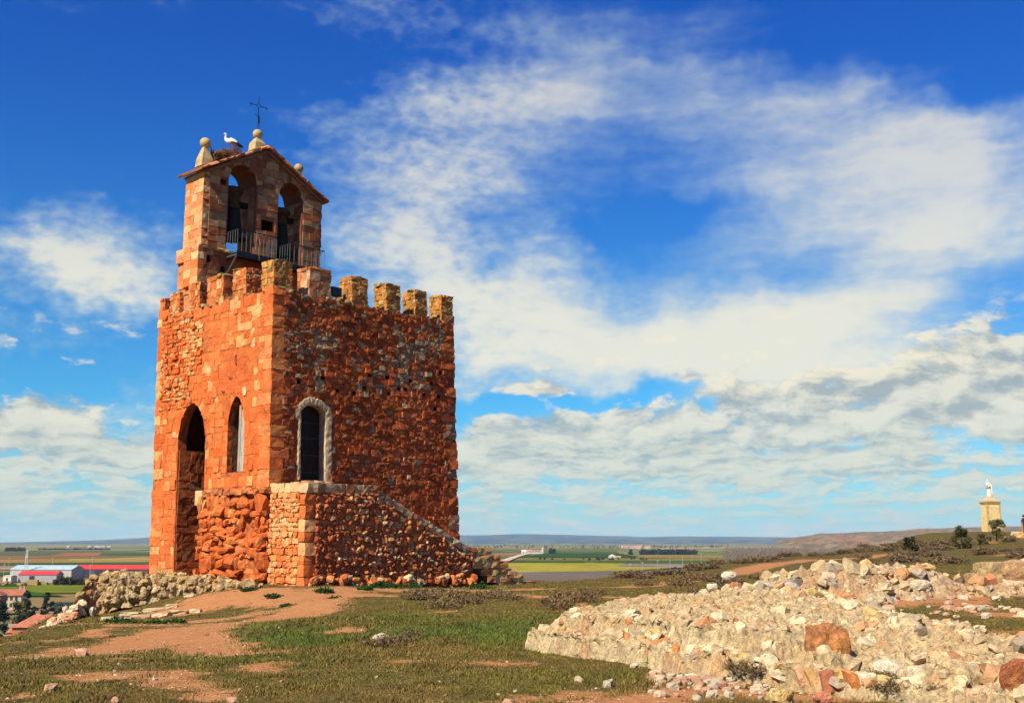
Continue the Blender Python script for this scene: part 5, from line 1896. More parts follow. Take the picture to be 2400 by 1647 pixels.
ruin = thing('ruined_foundation', 'broad crumbling pale masonry foundation in the right foreground', 'ruin', (3.8, 16.0, 0.0))
rcore, rs1 = mound('core', ruin, F1, h1, -0.6, 8.8, 9.8, 23.0, 0.034, [(0.67, 0.51, 0.28), (0.60, 0.43, 0.22)], 0.058, 4, edge=0.30, lip=0.12)


def strew(root, parent, N, xr, yr, surf, sz, pal, limit, name, rest, dmin=-0.1, sink=0.35, mat=None, flat=0.7, seed=1, dens=None, rnd=(.2, .5), yaw=6.28, tilt=.6):
    r = np.random.default_rng(seed)
    x = r.uniform(*xr, N)
    y = r.uniform(*yr, N)
    z, d = surf(x, y)
    k = d > dmin
    if dens is not None:
        k &= r.random(N) < dens(x, y, d)
    x, y, z = x[k], y[k], z[k]
    n = len(x)
    s = sz[0] * (sz[1] / sz[0]) ** (r.random(n) ** 2.0)
    hf = np.stack([s * r.uniform(.7, 1.2, n), s * r.uniform(.7, 1.2, n), s * flat * r.uniform(.6, 1.2, n)], -1)
    c = np.stack([x, y, z + hf[:, 2] * (1 - 2 * sink)], -1) - np.array(root.location)
    T, C, F_ = stones(c, hf, rot_euler(n, tilt, tilt, yaw, r), r.uniform(*rnd, n), 0.15, pick(pal, n, r), seed=seed + 1)
    ss = s / np.maximum(y, 5)
    emit_stones(T, C, F_, mat or M_LOOSE, parent, name, limit, rest, ss, smooth=False)


strew(ruin, rcore, 5200, (0.0, 8.2), (10.2, 22.4), rs1, (0.018, 0.15), RP, 300, 'stone', 'small_stones', 0.08, 0.56, seed=3,
      dens=lambda x, y, d: 0.08 + 0.9 * sstep(0.95, 0.55, d) + 0.6 * sstep(3.2, 5.2, x), rnd=(.5, .95))
# stone slabs set on edge, red, orange and ochre
SL = [(1818, 1530, .10, .27, (0.80, 0.42, 0.24), -.35), (1845, 1540, .11, .30, (0.55, 0.30, 0.08), -.45), (1880, 1545, .12, .30, (0.40, 0.085, 0.05), .03), (1908, 1540, .10, .30, (0.75, 0.40, 0.12), .05), (1935, 1545, .08, .30, (0.76, 0.22, 0.03), -.25), (1955, 1560, .08, .26, (0.72, 0.38, 0.20), -.35),
      (1425, 1450, .07, .22, (0.66, 0.22, 0.06), -.18), (1455, 1455, .09, .22, (0.84, 0.50, 0.16), -.1), (1533, 1478, .07, .22, (0.66, 0.20, 0.02), .04), (1595, 1480, .10, .20, (0.80, 0.46, 0.22), .0), (1670, 1412, .06, .16, (0.42, 0.10, 0.06), .0), (1375, 1435, .05, .16, (0.78, 0.40, 0.10), .3), (1275, 1412, .07, .10, (0.42, 0.11, 0.03), .2),
      (1625, 1482, .09, .18, (0.84, 0.66, 0.40), .1), (1565, 1478, .08, .20, (0.86, 0.74, 0.50), -.05), (1690, 1490, .10, .15, (0.84, 0.56, 0.16), .1), (1720, 1500, .10, .15, (0.86, 0.72, 0.46), .3), (1760, 1540, .07, .16, (0.76, 0.36, 0.18), -.3), (2010, 1505, .05, .20, (0.80, 0.62, 0.40), -.2), (2090, 1515, .14, .10, (0.72, 0.34, 0.16), .3)]


def on_surf(u, v, surf):
    """walk along the sight line until it meets the surface"""
    r = ray(u, v)
    for t in np.arange(9.0, 40.0, 0.03):
        p = EYE + r * t
        z = surf(np.array([p.x]), np.array([p.y]))[0][0]
        if p.z < z:
            return p
    return gp(u, v, 0.3)


for (u, v, w, h, c, lean) in SL:
    p = on_surf(u, v, rs1)
    lean = -0.12 + 0.5 * lean if u > 1800 else lean
    c = tuple(0.75 * q + 0.25 * k_ for q, k_ in zip(c, (0.60, 0.42, 0.22)))
    ca, sa = math.cos(lean), math.sin(lean)
    T, C, F_ = stones([tuple(p - ruin.location + Vector((0, 0.03, -0.01)))], [(w * 0.62, 0.11, h * 0.40)], np.array([[[ca, 0, sa], [0, 1, 0], [-sa, 0, ca]]]), .35, .09, [c], seed=int(u) + 1)
    link('slab', make_mesh('slab', T[0], F_, np.repeat(C, 26, 0), False, [M_LOOSE]), rcore)
# single boulders that lie on or in the ruin
for (u, v, s, c, lab, nm, mt) in [
        (1885, 1472, (.25, .22, .27), (0.55, 0.22, 0.075), 'big rounded orange conglomerate boulder set in the foundation', 'boulder', M_CONG),
        (2322, 1545, (.18, .18, .20), (0.45, 0.14, 0.05), 'big dark orange conglomerate boulder at the right edge', 'boulder', M_CONG),
        (1967, 1562, (.16, .14, .17), (0.70, 0.60, 0.42), 'upright white boulder right of the coloured slabs', 'boulder', M_LOOSE),
        (2025, 1528, (.20, .16, .14), (0.68, 0.57, 0.40), 'wide white boulder above the dry shrub', 'boulder', M_LOOSE),
        (2092, 1530, (.12, .10, .09), (0.66, 0.54, 0.36), 'small pale boulder right of the wide white one', 'boulder', M_LOOSE),
        (1780, 1592, (.12, .12, .10), (0.74, 0.54, 0.22), 'ochre lichen-covered boulder at the bottom edge', 'boulder', M_CONG),
        (1875, 1592, (.085, .08, .06), (0.60, 0.20, 0.12), 'reddish flat boulder at the bottom edge', 'boulder', M_LOOSE),
        (2235, 1588, (.13, .12, .10), (0.66, 0.42, 0.24), 'pale boulder with red rim at the bottom right', 'boulder', M_LOOSE),
        (2027, 1362, (.26, .20, .18), (0.80, 0.60, 0.36), 'pale ochre hump of rock on the back edge of the foundation', 'boulder', M_LOOSE),
        (2082, 1378, (.13, .12, .10), (0.62, 0.30, 0.17), 'small reddish boulder behind the foundation', 'boulder', M_LOOSE),
        (2140, 1385, (.16, .14, .12), (0.60, 0.48, 0.34), 'grey tan boulder at the back right of the foundation', 'boulder', M_LOOSE),
        (1580, 1548, (.13, .10, .11), (0.78, 0.62, 0.44), 'angular pale stone at the foot of the foundation', 'boulder', M_LOOSE)]:
    p = on_surf(u, v + 6, rs1) if v < 1586 else gp(u, v, 0.12)
    tag(link(nm, boulder_mesh(nm, s, c, mt, int(u), .17, .62 if mt is M_CONG else .75, .6), None, p + Vector((0, .10, 0.02))), lab, 'boulder')

# --- rubble bank behind it
F2 = [(2.6, 23.8), (3.6, 23.2), (5.5, 23.6), (7.6, 24.2), (9.0, 24.9), (10.6, 25.6), (12.4, 26.3), (14.0, 27.5), (14, 29.5), (11.5, 28.6), (9.8, 28.6), (8.0, 28.4), (5.8, 27.4), (4.0, 26.0)]


def h2(x, y, d):
    ht = np.interp(x, [2.5, 3.6, 5.0, 7.0, 8.6, 9.6, 10.5, 12.5, 14], [0.10, 0.18, 0.36, 0.48, 0.52, 0.46, 0.12, 0.18, 0.30])
    return ht * sstep(0, 0.95, d)


bank = thing('rubble_wall', 'low broken wall of pale rubble stones behind the foundation', 'ruin', (7.0, 26.0, 0.0))
bcore, rs2 = mound('core', bank, F2, h2, 2.0, 14.6, 22.6, 30.2, 0.05, [(0.58, 0.36, 0.19), (0.62, 0.46, 0.28)], 0.06, 14)
strew(bank, bcore, 1500, (2.6, 14.0), (23.2, 29.4), rs2, (0.04, 0.21), RP2, 300, 'stone', 'small_stones', 0.02, 0.36, seed=9,
      dens=lambda x, y, d: 0.35 + 0.65 * sstep(9.8, 9.0, x) * sstep(1.4, 0.4, d), flat=0.8, tilt=.8, rnd=(.5, .9))
for (u, v, s, c, lab) in [
        (1790, 1338, (.22, .18, .15), (0.46, 0.42, 0.34), 'large grey angular block low in the rubble wall'),
        (1655, 1306, (.15, .13, .10), (0.74, 0.65, 0.48), 'bright white stone on the left end of the rubble wall'),
        (1670, 1332, (.13, .11, .12), (0.52, 0.22, 0.11), 'reddish brown stone at the foot of the rubble wall'),
        (1616, 1333, (.12, .10, .085), (0.70, 0.61, 0.43), 'pale round stone at the foot of the rubble wall'),
        (2090, 1330, (.24, .2, .15), (0.66, 0.53, 0.36), 'wide pale boulder at the right foot of the rubble wall'),
        (1730, 1335, (.19, .15, .14), (0.66, 0.58, 0.44), 'angular tan block left of the large grey one')]:
    p = at(u, v, 24.2 if u < 1900 else 25.4)
    tag(link('boulder', boulder_mesh('boulder', s, c, M_LOOSE, int(u), .16, .8, .5), None, p), lab, 'boulder')
# squared masonry stump at the right edge
st = thing('masonry_stump', 'squared stump of pink and white masonry at the right edge', 'ruin', (12.25, 27.6, 0.36))
for i_, (c_, h_, col_) in enumerate([((-0.75, 0.1, 0.52), (.36, .32, .30), (0.60, 0.42, 0.19)), ((-0.20, 0.05, 0.55), (.42, .36, .30), (0.56, 0.32, 0.15)), ((0.35, 0.0, 0.58), (.40, .32, .33), (0.68, 0.56, 0.36)), ((1.05, 0.1, 0.56), (.52, .42, .34), (0.50, 0.33, 0.20)),
                                     ((-0.25, -.05, 0.12), (.5, .3, .2), (0.54, 0.30, 0.15)), ((0.55, 0.0, 0.1), (.5, .35, .2), (0.48, 0.22, 0.10)), ((1.5, .1, .2), (.5, .4, .3), (0.52, 0.28, 0.14)), ((-1.05, .2, .3), (.25, .3, .26), (0.56, 0.36, 0.18))]):
    link('block', boulder_mesh('block', h_, col_, M_RUIN, 40 + i_, .10, .32, .4), st, c_)
nn_ = 40
T, C, F_ = stones(np.stack([rr.uniform(-1.3, 1.8, nn_), rr.uniform(-.45, -.1, nn_), rr.uniform(-.2, .35, nn_)], -1), rr.uniform(.05, .17, (nn_, 3)), rot_euler(nn_, .5, .5, 3, rr), .35, .12, pick([((0.66, 0.30, 0.16), 2), ((0.76, 0.56, 0.36), 2), ((0.6, 0.22, 0.1), 2)], nn_, rr))
emit_stones(T, C, F_, M_LOOSE, st, 'stone', 60, 'chips', smooth=False)

# --- low ruined wall at the left foot of the tower
lw = thing('ruined_wall', 'low crumbling grey wall running left from the foot of the tower', 'ruin', (-13.5, 44.3, 0.0))
WP = [(-16.6, 43.6, -1.25, -1.1), (-16.2, 44.2, -1.0, 0.10), (-15.9, 44.6, -0.85, 0.30), (-15.0, 44.4, -0.6, 0.38), (-13.6, 44.1, -0.40, 0.32), (-12.2, 43.9, -0.25, 0.30), (-11.2, 43.6, -0.1, 0.22), (-10.2, 43.3, -0.05, 0.10), (-9.4, 43.1, -0.05, 0.02)]
wx = np.array([p[0] for p in WP])
NX, NZ = 190, 26
V = []
for i in range(NX):
    x = -16.6 + (7.2) * i / (NX - 1)
    yc = np.interp(x, wx, [p[1] for p in WP])
    zb = np.interp(x, wx, [p[2] for p in WP]) - 0.3
    zt = np.interp(x, wx, [p[3] for p in WP])
    for j in range(NZ):
        t = j / (NZ - 1)
        if t < 0.6:
            y, z = yc - 0.35 + 0.1 * t, zb + (zt - zb) * (t / 0.6)
        else:
            y, z = yc - 0.29 + (t - 0.6) / 0.4 * 0.9, zt
        V.append((x, y, z))
V = np.array(V)
q = fbm(V * 2.1, 61, 4) - 0.5
q2 = fbm(V * 6.0, 63, 3) - 0.5
q3, _ = cells(V[:, 0], V[:, 2], 2.6, 5)
V[:, 1] += q * 0.9 + q2 * 0.22 - 0.10 * q3
V[:, 2] += (fbm(V * 1.8 + 9, 65, 4) - 0.5) * 0.30 + q2 * 0.08
ii = (np.arange(NX - 1)[:, None] * NZ + np.arange(NZ - 1)[None]).ravel()
f = np.stack([ii, ii + NZ, ii + NZ + 1, ii + 1], -1)
tcol = sstep(-15.3, -16.2, V[:, 0])[:, None]
cc = np.array((0.66, 0.45, 0.22)) * (1 - tcol) + np.array((0.62, 0.28, 0.13)) * tcol
M_GREYR = mat_rock('grey_rubble', 7.0, 1.2, 0.5, 0.10, dirt=(0.56, 0.36, 0.10), dirt_amt=0.5, dirt_scale=1.2, hue2=(0.30, 0.22, 0.15), hue_amt=0.4)
lcore = link('core', make_mesh('core', V - np.array(lw.location), f, cc, False, [M_GREYR]), lw)
n = 240
x = rr.uniform(-16.5, -9.6, n)
yc = np.interp(x, wx, [p[1] for p in WP])
zb = np.interp(x, wx, [p[2] for p in WP])
zt = np.interp(x, wx, [p[3] for p in WP])
t = rr.random(n)
topm = rr.random(n) < 0.35
z = np.where(topm, zt + rr.uniform(-.05, .06, n), zb + (zt - zb) * t)
y = np.where(topm, yc + rr.uniform(-.3, .5, n), yc - 0.36 + rr.uniform(-.1, .08, n))
hf = rr.uniform(.05, .15, (n, 1)) * rr.uniform(.7, 1.25, (n, 3))
C = pick([((0.66, 0.46, 0.23), 4), ((0.72, 0.54, 0.31), 3), ((0.46, 0.31, 0.17), 3), ((0.54, 0.38, 0.14), 2), ((0.56, 0.26, 0.12), 1)], n, rr)
T, C, F_ = stones(np.stack([x, y, z], -1) - np.array(lw.location), hf, rot_euler(n, .6, .6, 6, rr), .6, .16, C)
emit_stones(T, C, F_, M_GREYR, lcore, 'stone', 300, 'chips', smooth=False)
# fallen tail of the wall down the slope
n = 60
t = rr.random(n)
x = -16.2 - 1.0 * t + rr.normal(0, .22, n)
y = 43.6 - 1.2 * t + rr.normal(0, .3, n)
z = ground_z(x, y) + 0.55 * (1 - t) * rr.random(n)
hf = rr.uniform(.06, .16, (n, 1)) * rr.uniform(.7, 1.25, (n, 3))
T, C, F_ = stones(np.stack([x, y, z], -1) - np.array(lw.location), hf, rot_euler(n, .6, .6, 6, rr), .4, .12, pick([((0.78, 0.60, 0.40), 3), ((0.72, 0.34, 0.18), 3), ((0.66, 0.54, 0.38), 2)], n, rr))
emit_stones(T, C, F_, M_LOOSE, lcore, 'fallen_stone', 80, smooth=False)
# flat pale slabs in the turf below that wall
for i, (u, v, a, b) in enumerate([(316, 1375, .55, .24), (368, 1374, .40, .26), (352, 1366, .5, .16), (412, 1372, .40, .2), (300, 1365, .5, .2), (432, 1362, .3, .14), (445, 1372, .28, .1), (390, 1366, .3, .14), (258, 1391, .4, .16), (290, 1395, .2, .1)]):
    p = gp(u, v, -0.5)
    p.z = gz(p.x, p.y)
    T, C, F_ = stones([(0, 0, 0)], [(a * .72, b * 1.3, .08)], rot_euler(1, .08, .08, .6, rr), .3, .07, pick([((0.62, 0.48, 0.28), 2), ((0.56, 0.40, 0.23), 1)], 1, rr), big=True)
    tag(link('flat_rock', make_mesh('flat_rock', T[0], F_, np.repeat(C, T.shape[1], 0), False, [M_LOOSE]), None, p + Vector((0, 0, .03))), 'flat pale rock slab lying in the turf below the low ruined wall', 'rock', 'flat rocks below the ruined wall')

# --- loose stones
lo_me = []
for i in range(14):
    T, C, F_ = stones([(0, 0, 0)], [(1, .85, .65)], None, rr.uniform(.45, .8), .13, pick([((0.70, 0.60, 0.42), 4), ((0.76, 0.56, 0.36), 3), ((0.70, 0.40, 0.24), 2)], 1, rr))
    lo_me.append(make_mesh('loose_stone', T[0], F_, np.repeat(C, 26, 0), False, [M_LOOSE]))


def loose(u, v, s, label, group, z=None):
    p = gp(u, v, 0.0)
    p.z = gz(p.x, p.y) if z is None else z
    o = link('loose_stone', random.choice(lo_me), None, p + Vector((0, 0, s * 0.35)))
    o.scale = (s, s * random.uniform(.8, 1.2), s * random.uniform(.8, 1.1))
    o.rotation_euler = (random.uniform(-.3, .3), random.uniform(-.3, .3), random.uniform(0, 6))
    tag(o, label, 'stone', group)


for k in range(150):
    u = random.uniform(1480, 1760)
    v = 1545 + (u - 1480) * 0.10 + random.gauss(0, 15)
    if v < 1594:
        sz = 0.02 + 0.06 * random.random() ** 2
        loose(u, v, sz, ('fist-sized' if sz > .04 else 'small') + ' pale loose stone in the ' + ('left' if u < 1570 else 'middle' if u < 1665 else 'right') + ' part of the spill below the foundation', 'loose stones spilled at the foot of the foundation')
for (u, v, s, lab) in [(1380, 1556, .075, 'bright white oval stone lying alone on the grass'), (1314, 1542, .05, 'small white stone left of the oval one on the grass'), (867, 1446, .16, 'tan stone beside a dry shrub in the middle of the slope'), (1440, 1515, .06, 'small white stone on the grass below the foundation'),
                       (116, 1561, .07, 'flat tan stone on the worn grass at the lower left'), (261, 1587, .05, 'white stone at the bottom left edge'), (527, 1594, .06, 'whitish stone at the bottom edge, left of centre'), (1155, 1588, .06, 'pale stone at the bottom edge, right of centre'), (186, 1470, .12, 'small pale stone on the bare path at the left'), (1148, 1288 + 15, .22, 'orange block lying in the grass left of the free steps')]:
    loose(u, v, s, lab, None)
for k in range(60):
    u = random.uniform(0, 1230)
    v = 1385 + 205 * random.random() ** 0.8
    loose(u, v, 0.010 + 0.022 * random.random() ** 2, 'tiny pale stone scattered on the ' + ('left' if u < 410 else 'middle' if u < 820 else 'right') + ' part of the ' + ('near' if v > 1490 else 'farther') + ' grass', 'tiny stones scattered on the grass')
for k in range(60):
    u = random.uniform(1960, 2324)
    v = random.uniform(1325, 1372)
    p = at(u, v, random.uniform(21.5, 26))
    o = link('loose_stone', random.choice(lo_me), None, (p.x, p.y, gz(p.x, p.y) + .02))
    s = 0.04 + 0.12 * random.random() ** 2
    o.scale = (s, s, s * .8)
    o.rotation_euler = (0, 0, random.uniform(0, 6))
    tag(o, 'pale stone strewn on the ground below the masonry stump', 'stone', 'stones strewn below the masonry stump')

# ------------------------------------------------------------------ plants of the hilltop
rv = np.random.default_rng(101)


def shrub_mesh(name, n, R, H, c0, c1, thick=0.006, leafy=0.0, leafc=None, seed=0):
    """a bush of thin forked stems (and small leaves) spreading from its foot"""
    r = np.random.default_rng(seed)
    V, F, C = [], [], []

    def blade(p, q, w, col):
        d = q - p
        s = np.cross(d, r.normal(0, 1, 3))
        s = s / (np.linalg.norm(s) + 1e-9) * w
        k = len(V)
        V.extend([p - s, p + s, q])
        F.append((k, k + 1, k + 2))
        C.extend([col] * 3)
    for i in range(n):
        a = r.uniform(0, 6.283)
        rad = R * math.sqrt(r.random())
        el_ = r.uniform(0.35, 1.0)
        base = np.array([math.cos(a), math.sin(a), 0]) * rad * 0.55
        base[2] = -0.01
        hh = H * el_ * (1 - 0.45 * (rad / R) ** 2)
        tip = np.array([math.cos(a), math.sin(a), 0]) * rad * r.uniform(.9, 1.25) + np.array([0, 0, hh]) + r.normal(0, .06 * R, 3)
        col = np.array(c0) * (1 - r.random()) + np.array(c1) * r.random()
        mid = base * .45 + tip * .55 + r.normal(0, .05 * R, 3)
        blade(base, mid, thick * 1.3, col)
        for k in range(3):
            e = tip + r.normal(0, .13 * R, 3) * (1, 1, .6)
            blade(mid, e, thick, col * r.uniform(.8, 1.25))
            if leafy and r.random() < leafy:
                for q in range(3):
                    m = mid + (e - mid) * r.uniform(.3, 1.05)
                    dd = r.normal(0, 1, 3)
                    dd /= np.linalg.norm(dd)
                    blade(m, m + dd * r.uniform(.04, .09) * max(R, .25) / .3, thick * 3.0, np.array(leafc) * r.uniform(.6, 1.4))
    V = np.array(V)
    V[:, 2] = np.maximum(V[:, 2], -0.02)
    return make_mesh(name, V, np.array(F), np.array(C), False, [M_TWIG])


HEA = [shrub_mesh('dry_shrub', 150, .5, .32, (0.32, 0.17, 0.13), (0.25, 0.16, 0.08), .006, .35, (0.20, 0.14, 0.06), seed=i) for i in range(4)]
HEF = [shrub_mesh('dry_shrub', 120, .9, .55, (0.33, 0.18, 0.15), (0.25, 0.17, 0.10), .016, .4, (0.17, 0.12, 0.06), seed=20 + i) for i in range(3)]
GRN = [shrub_mesh('green_weed', 90, .4, .18, (0.04, 0.085, 0.02), (0.06, 0.11, 0.02), .011, .9, (0.035, 0.085, 0.02), seed=40 + i) for i in range(3)]


def plant(me, name, x, y, s, label, cat, group, sz=1.0, dz=0.0):
    o = link(name, me, None, (x, y, gz(x, y) - 0.01 + dz))
    o.scale = (s, s, s * sz)
    o.rotation_euler = (0, 0, random.uniform(0, 6.28))
    tag(o, label, cat, group)


def shrubs(pts, meshes, name, label, cat, group, jit=0.0, sz=1.0):
    for (u, v, s) in pts:
        p = gp(u, v, -0.05 if u < 1600 else 0.1)
        plant(random.choice(meshes), name, p.x + random.gauss(0, jit), p.y + random.gauss(0, jit), s, label, cat, group, sz)


shrubs([(960, 1348, 1.0), (985, 1355, 1.1), (1005, 1350, 1.0), (1030, 1362, 1.1), (950, 1362, .9), (1060, 1365, .9), (1010, 1372, .9), (980, 1338, .8), (1085, 1352, .8), (930, 1352, .7), (1045, 1345, .9)], HEA, 'dry_shrub', 'dry purple-brown shrub in the thicket below the free steps', 'shrub', 'dry shrubs in the thicket below the steps')
shrubs([(1140, 1350, .8), (1120, 1345, .9), (1165, 1355, .7)], HEA, 'dry_shrub', 'small dry shrub on bare soil right of the thicket', 'shrub', 'small dry shrubs right of the thicket')
shrubs([(1290, 1352, 1.0), (1310, 1362, 1.1), (1265, 1368, .9), (1330, 1350, .9), (1280, 1378, .8), (1350, 1345, .8)], HEA, 'dry_shrub', 'grey-brown shrub beside the left end of the foundation', 'shrub', 'shrubs beside the left end of the foundation')
shrubs([(880, 1462, .65), (905, 1456, .6), (940, 1440, .45), (845, 1452, .4)], HEA, 'dry_shrub', 'low dry shrub in the middle of the grassy slope', 'shrub', 'low shrubs on the grassy slope')
shrubs([(1385, 1498, .60)], HEA, 'dry_shrub', 'dark purple shrub against the front of the foundation', 'shrub', None)
shrubs([(1262, 1485, .35), (1290, 1492, .35), (1330, 1500, .3)], HEA, 'dry_shrub', 'small grey tuft along the foot of the foundation', 'shrub', 'grey tufts along the foot of the foundation')
for (u, v, s, lab) in [(1690, 1515, .45, 'dry brown shrub in front of the ochre stones of the foundation'), (1715, 1520, .4, 'dry brown shrub left of the leaning slabs'), (2020, 1560, .38, 'dry shrub below the wide white boulder'), (2115, 1565, .3, 'small dark shrub at the lower right of the foundation'), (1605, 1582, .28, 'dry shrub among the spilled stones'), (2005, 1530, .35, 'thorny dry shrub beside the hollow in the foundation')]:
    p = on_surf(u, v, rs1) if v < 1580 and u > 1640 else gp(u, v, 0)
    o = link('dry_shrub', random.choice(HEA), None, p - Vector((0, 0, .03)))
    o.scale = (s, s, s)
    tag(o, lab, 'shrub')
# heather along the right-hand rim
for k in range(36):
    t = random.random()
    x = np.interp(t, [0, .2, .45, .7, 1], [5.5, 8.0, 13, 22, 33]) + random.gauss(0, .6)
    y = np.interp(t, [0, .2, .45, .7, 1], [56.5, 60, 70, 85, 95]) - abs(random.gauss(0, 1.6))
    plant(random.choice(HEF), 'dry_shrub', x, y, random.uniform(.35, .75), 'purple-brown heather bush on the rim ' + ('beyond the free steps' if t < .25 else 'above the pole line' if t < .5 else 'behind the rubble wall' if t < .75 else 'towards the lone evergreen'), 'shrub', 'heather along the right rim', .9)
for k in range(40):
    u = random.uniform(1940, 2340)
    Y = random.uniform(55, 105)
    x = (u * 2400 / 2324 - 1200) / FOC * Y
    plant(random.choice(HEF), 'dry_shrub', x, Y, random.uniform(.5, 1.0), 'purple-brown heather bush on the ' + ('near' if Y < 72 else 'middle' if Y < 90 else 'far') + ' part of the ridge, ' + ('left of' if u < 2180 else 'below') + ' the monument', 'shrub', 'heather on the ridge below the monument', .8)
for k in range(16):
    u = random.uniform(1450, 1950)
    Y = random.uniform(38, 52)
    x = (u * 2400 / 2324 - 1200) / FOC * Y
    plant(random.choice(HEA), 'dry_shrub', x, Y, random.uniform(.8, 1.5), 'dry heather tuft behind the rubble wall', 'shrub', 'heather behind the rubble wall', .8)
# green weeds
shrubs([(500, 1326, 1.0), (520, 1330, 1.2), (545, 1328, 1.1), (480, 1330, .9), (565, 1335, .7)], GRN, 'green_weed', 'dark green weed in front of the low ruined wall', 'weed', 'weeds in front of the ruined wall')
shrubs([(270, 1376, .8), (290, 1384, .6), (350, 1386, .6), (398, 1377, .6)], GRN, 'green_weed', 'dark green weed among the flat rocks', 'weed', 'weeds among the flat rocks')
shrubs([(620, 1340, .7), (655, 1345, .6), (735, 1338, .8), (760, 1342, .7), (830, 1335, .7), (860, 1330, .9), (880, 1328, 1.0)], GRN, 'green_weed', 'low green weed on the bare soil below the staircase', 'weed', 'weeds below the staircase')
shrubs([(950, 1322, 1.1), (975, 1318, 1.2), (1000, 1316, 1.3), (1025, 1316, 1.3), (1050, 1314, 1.3), (1070, 1318, 1.1), (925, 1326, .9), (1090, 1322, .9)], GRN, 'green_weed', 'fresh green weed along the foot of the staircase', 'weed', 'weeds along the foot of the staircase', .15)
shrubs([(1545, 1512, .75), (1520, 1525, .6), (1560, 1508, .7)], GRN, 'green_weed', 'green leafy weed against the foundation', 'weed', 'green weeds against the foundation', sz=1.3)


# ------------------------------------------------------------------ trees
def crown_mesh(name, R, H, n, cols, seed, leaf=0.05, conic=0.0, clump=0.35, gaps=0.35, ncl=16):
    """leaf-sized faces gathered in uneven clumps"""
    r = np.random.default_rng(seed)
    cl = []
    for i in range(ncl):
        t = r.random()
        a = r.uniform(0, 6.283)
        rad = R * (1 - conic * t) * math.sqrt(r.uniform(.1, 1)) * (0.62 if not conic else .7) * (1 if conic else math.sin(math.pi * (0.15 + .8 * t)) ** .6)
        cl.append((rad * math.cos(a), rad * math.sin(a), H * (0.06 + .9 * t), R * clump * r.uniform(.6, 1.15) * (1 - .55 * conic * t)))
    per = n // ncl
    V, C = [], []
    for (x, y, z, s) in cl:
        d = r.normal(0, 1, (per, 3))
        d /= np.linalg.norm(d, axis=1, keepdims=True)
        rad = s * r.uniform(.35, 1.05, (per, 1)) ** .6
        p = np.array([x, y, z]) + d * rad * np.array([1, 1, .8])
        a = r.normal(0, 1, (per, 3))
        a /= np.linalg.norm(a, axis=1, keepdims=True)
        b = np.cross(a, d)
        b /= (np.linalg.norm(b, axis=1, keepdims=True) + 1e-9)
        L = leaf * r.uniform(.6, 1.4, (per, 1))
        tri = np.stack([p - b * L * .45, p + b * L * .45, p + a * L * 1.3], 1)
        V.append(tri.reshape(-1, 3))
        c = np.array(cols[r.integers(len(cols))]) * r.uniform(.7, 1.3, (per, 1))
        C.append(np.repeat(c, 3, 0))
    V = np.concatenate(V)
    return make_mesh(name, V, np.arange(len(V)).reshape(-1, 3), np.concatenate(C), False, [M_FOLI])


def trunk_mb(H, r0, seed, col=(0.10, 0.07, 0.045), limbs=6, spread=.5):
    r = np.random.default_rng(seed)
    mb = MB()
    pts = [(r.normal(0, .02 * H) * k / 4, r.normal(0, .02 * H) * k / 4, H * k / 4 * .85 - .1) for k in range(5)]
    mb.tube(pts, [r0, r0 * .85, r0 * .65, r0 * .42, r0 * .15], 7, col)
    for i in range(limbs):
        t = r.uniform(.25, .85)
        b = Vector(pts[0]) + (Vector(pts[-1]) - Vector(pts[0])) * t
        a = r.uniform(0, 6.283)
        e = b + Vector((math.cos(a), math.sin(a), r.uniform(.3, .9))) * spread * H * .6 * (1.1 - t)
        m = (b + e) / 2 + Vector((0, 0, .04 * H))
        mb.tube([b, m, e], [r0 * .45, r0 * .28, r0 * .06], 5, col)
    return mb


def tree(name, label, loc, R, H, cols, seed, n=2600, leaf=.1, conic=0.0, lift=.2, trunk=True, clump=.35, ncl=16, bare=False, group=None, r0=None):
    t = thing(name, label, 'tree', loc, 0, group)
    trunk_mb(H, r0 or .03 * H, seed, limbs=8, spread=.55).build('trunk', M_TWIG, t)
    link('crown', crown_mesh('crown', R, H * (1 - lift), n, cols, seed, leaf, conic, clump, ncl=ncl), t, (0, 0, H * lift))
    return t


OAK = [(0.07, 0.075, 0.018), (0.11, 0.095, 0.022), (0.045, 0.055, 0.015)]
p = at(2064, 1240, 72)
tree('small_tree', 'dark stubby evergreen standing alone on the ridge', (p.x, p.y, gz(p.x, p.y) - .1), .68, 1.65, [(0.025, 0.035, 0.014), (0.04, 0.05, 0.018), (0.065, 0.06, 0.02)], 5, 1300, .08, .45, .12, clump=.36)
p = at(2182, 1222, 88)
tree('small_tree', 'low spreading oak on the ridge left of the monument', (p.x, p.y, gz(p.x, p.y) - .1), 1.15, 1.7, OAK, 6, 1500, .09, 0, .08, clump=.30)
p = at(2262, 1222, 92)
tree('small_tree', 'oak with an upright shoot in front of the monument pedestal', (p.x, p.y, gz(p.x, p.y) - .1), 1.05, 1.9, OAK, 9, 1500, .09, .4, .08, clump=.30)
p = at(2228, 1224, 90)
tree('small_tree', 'small oak bush between the two ridge oaks', (p.x, p.y, gz(p.x, p.y) - .1), .6, .95, OAK, 12, 700, .08, 0, .08, clump=.36)

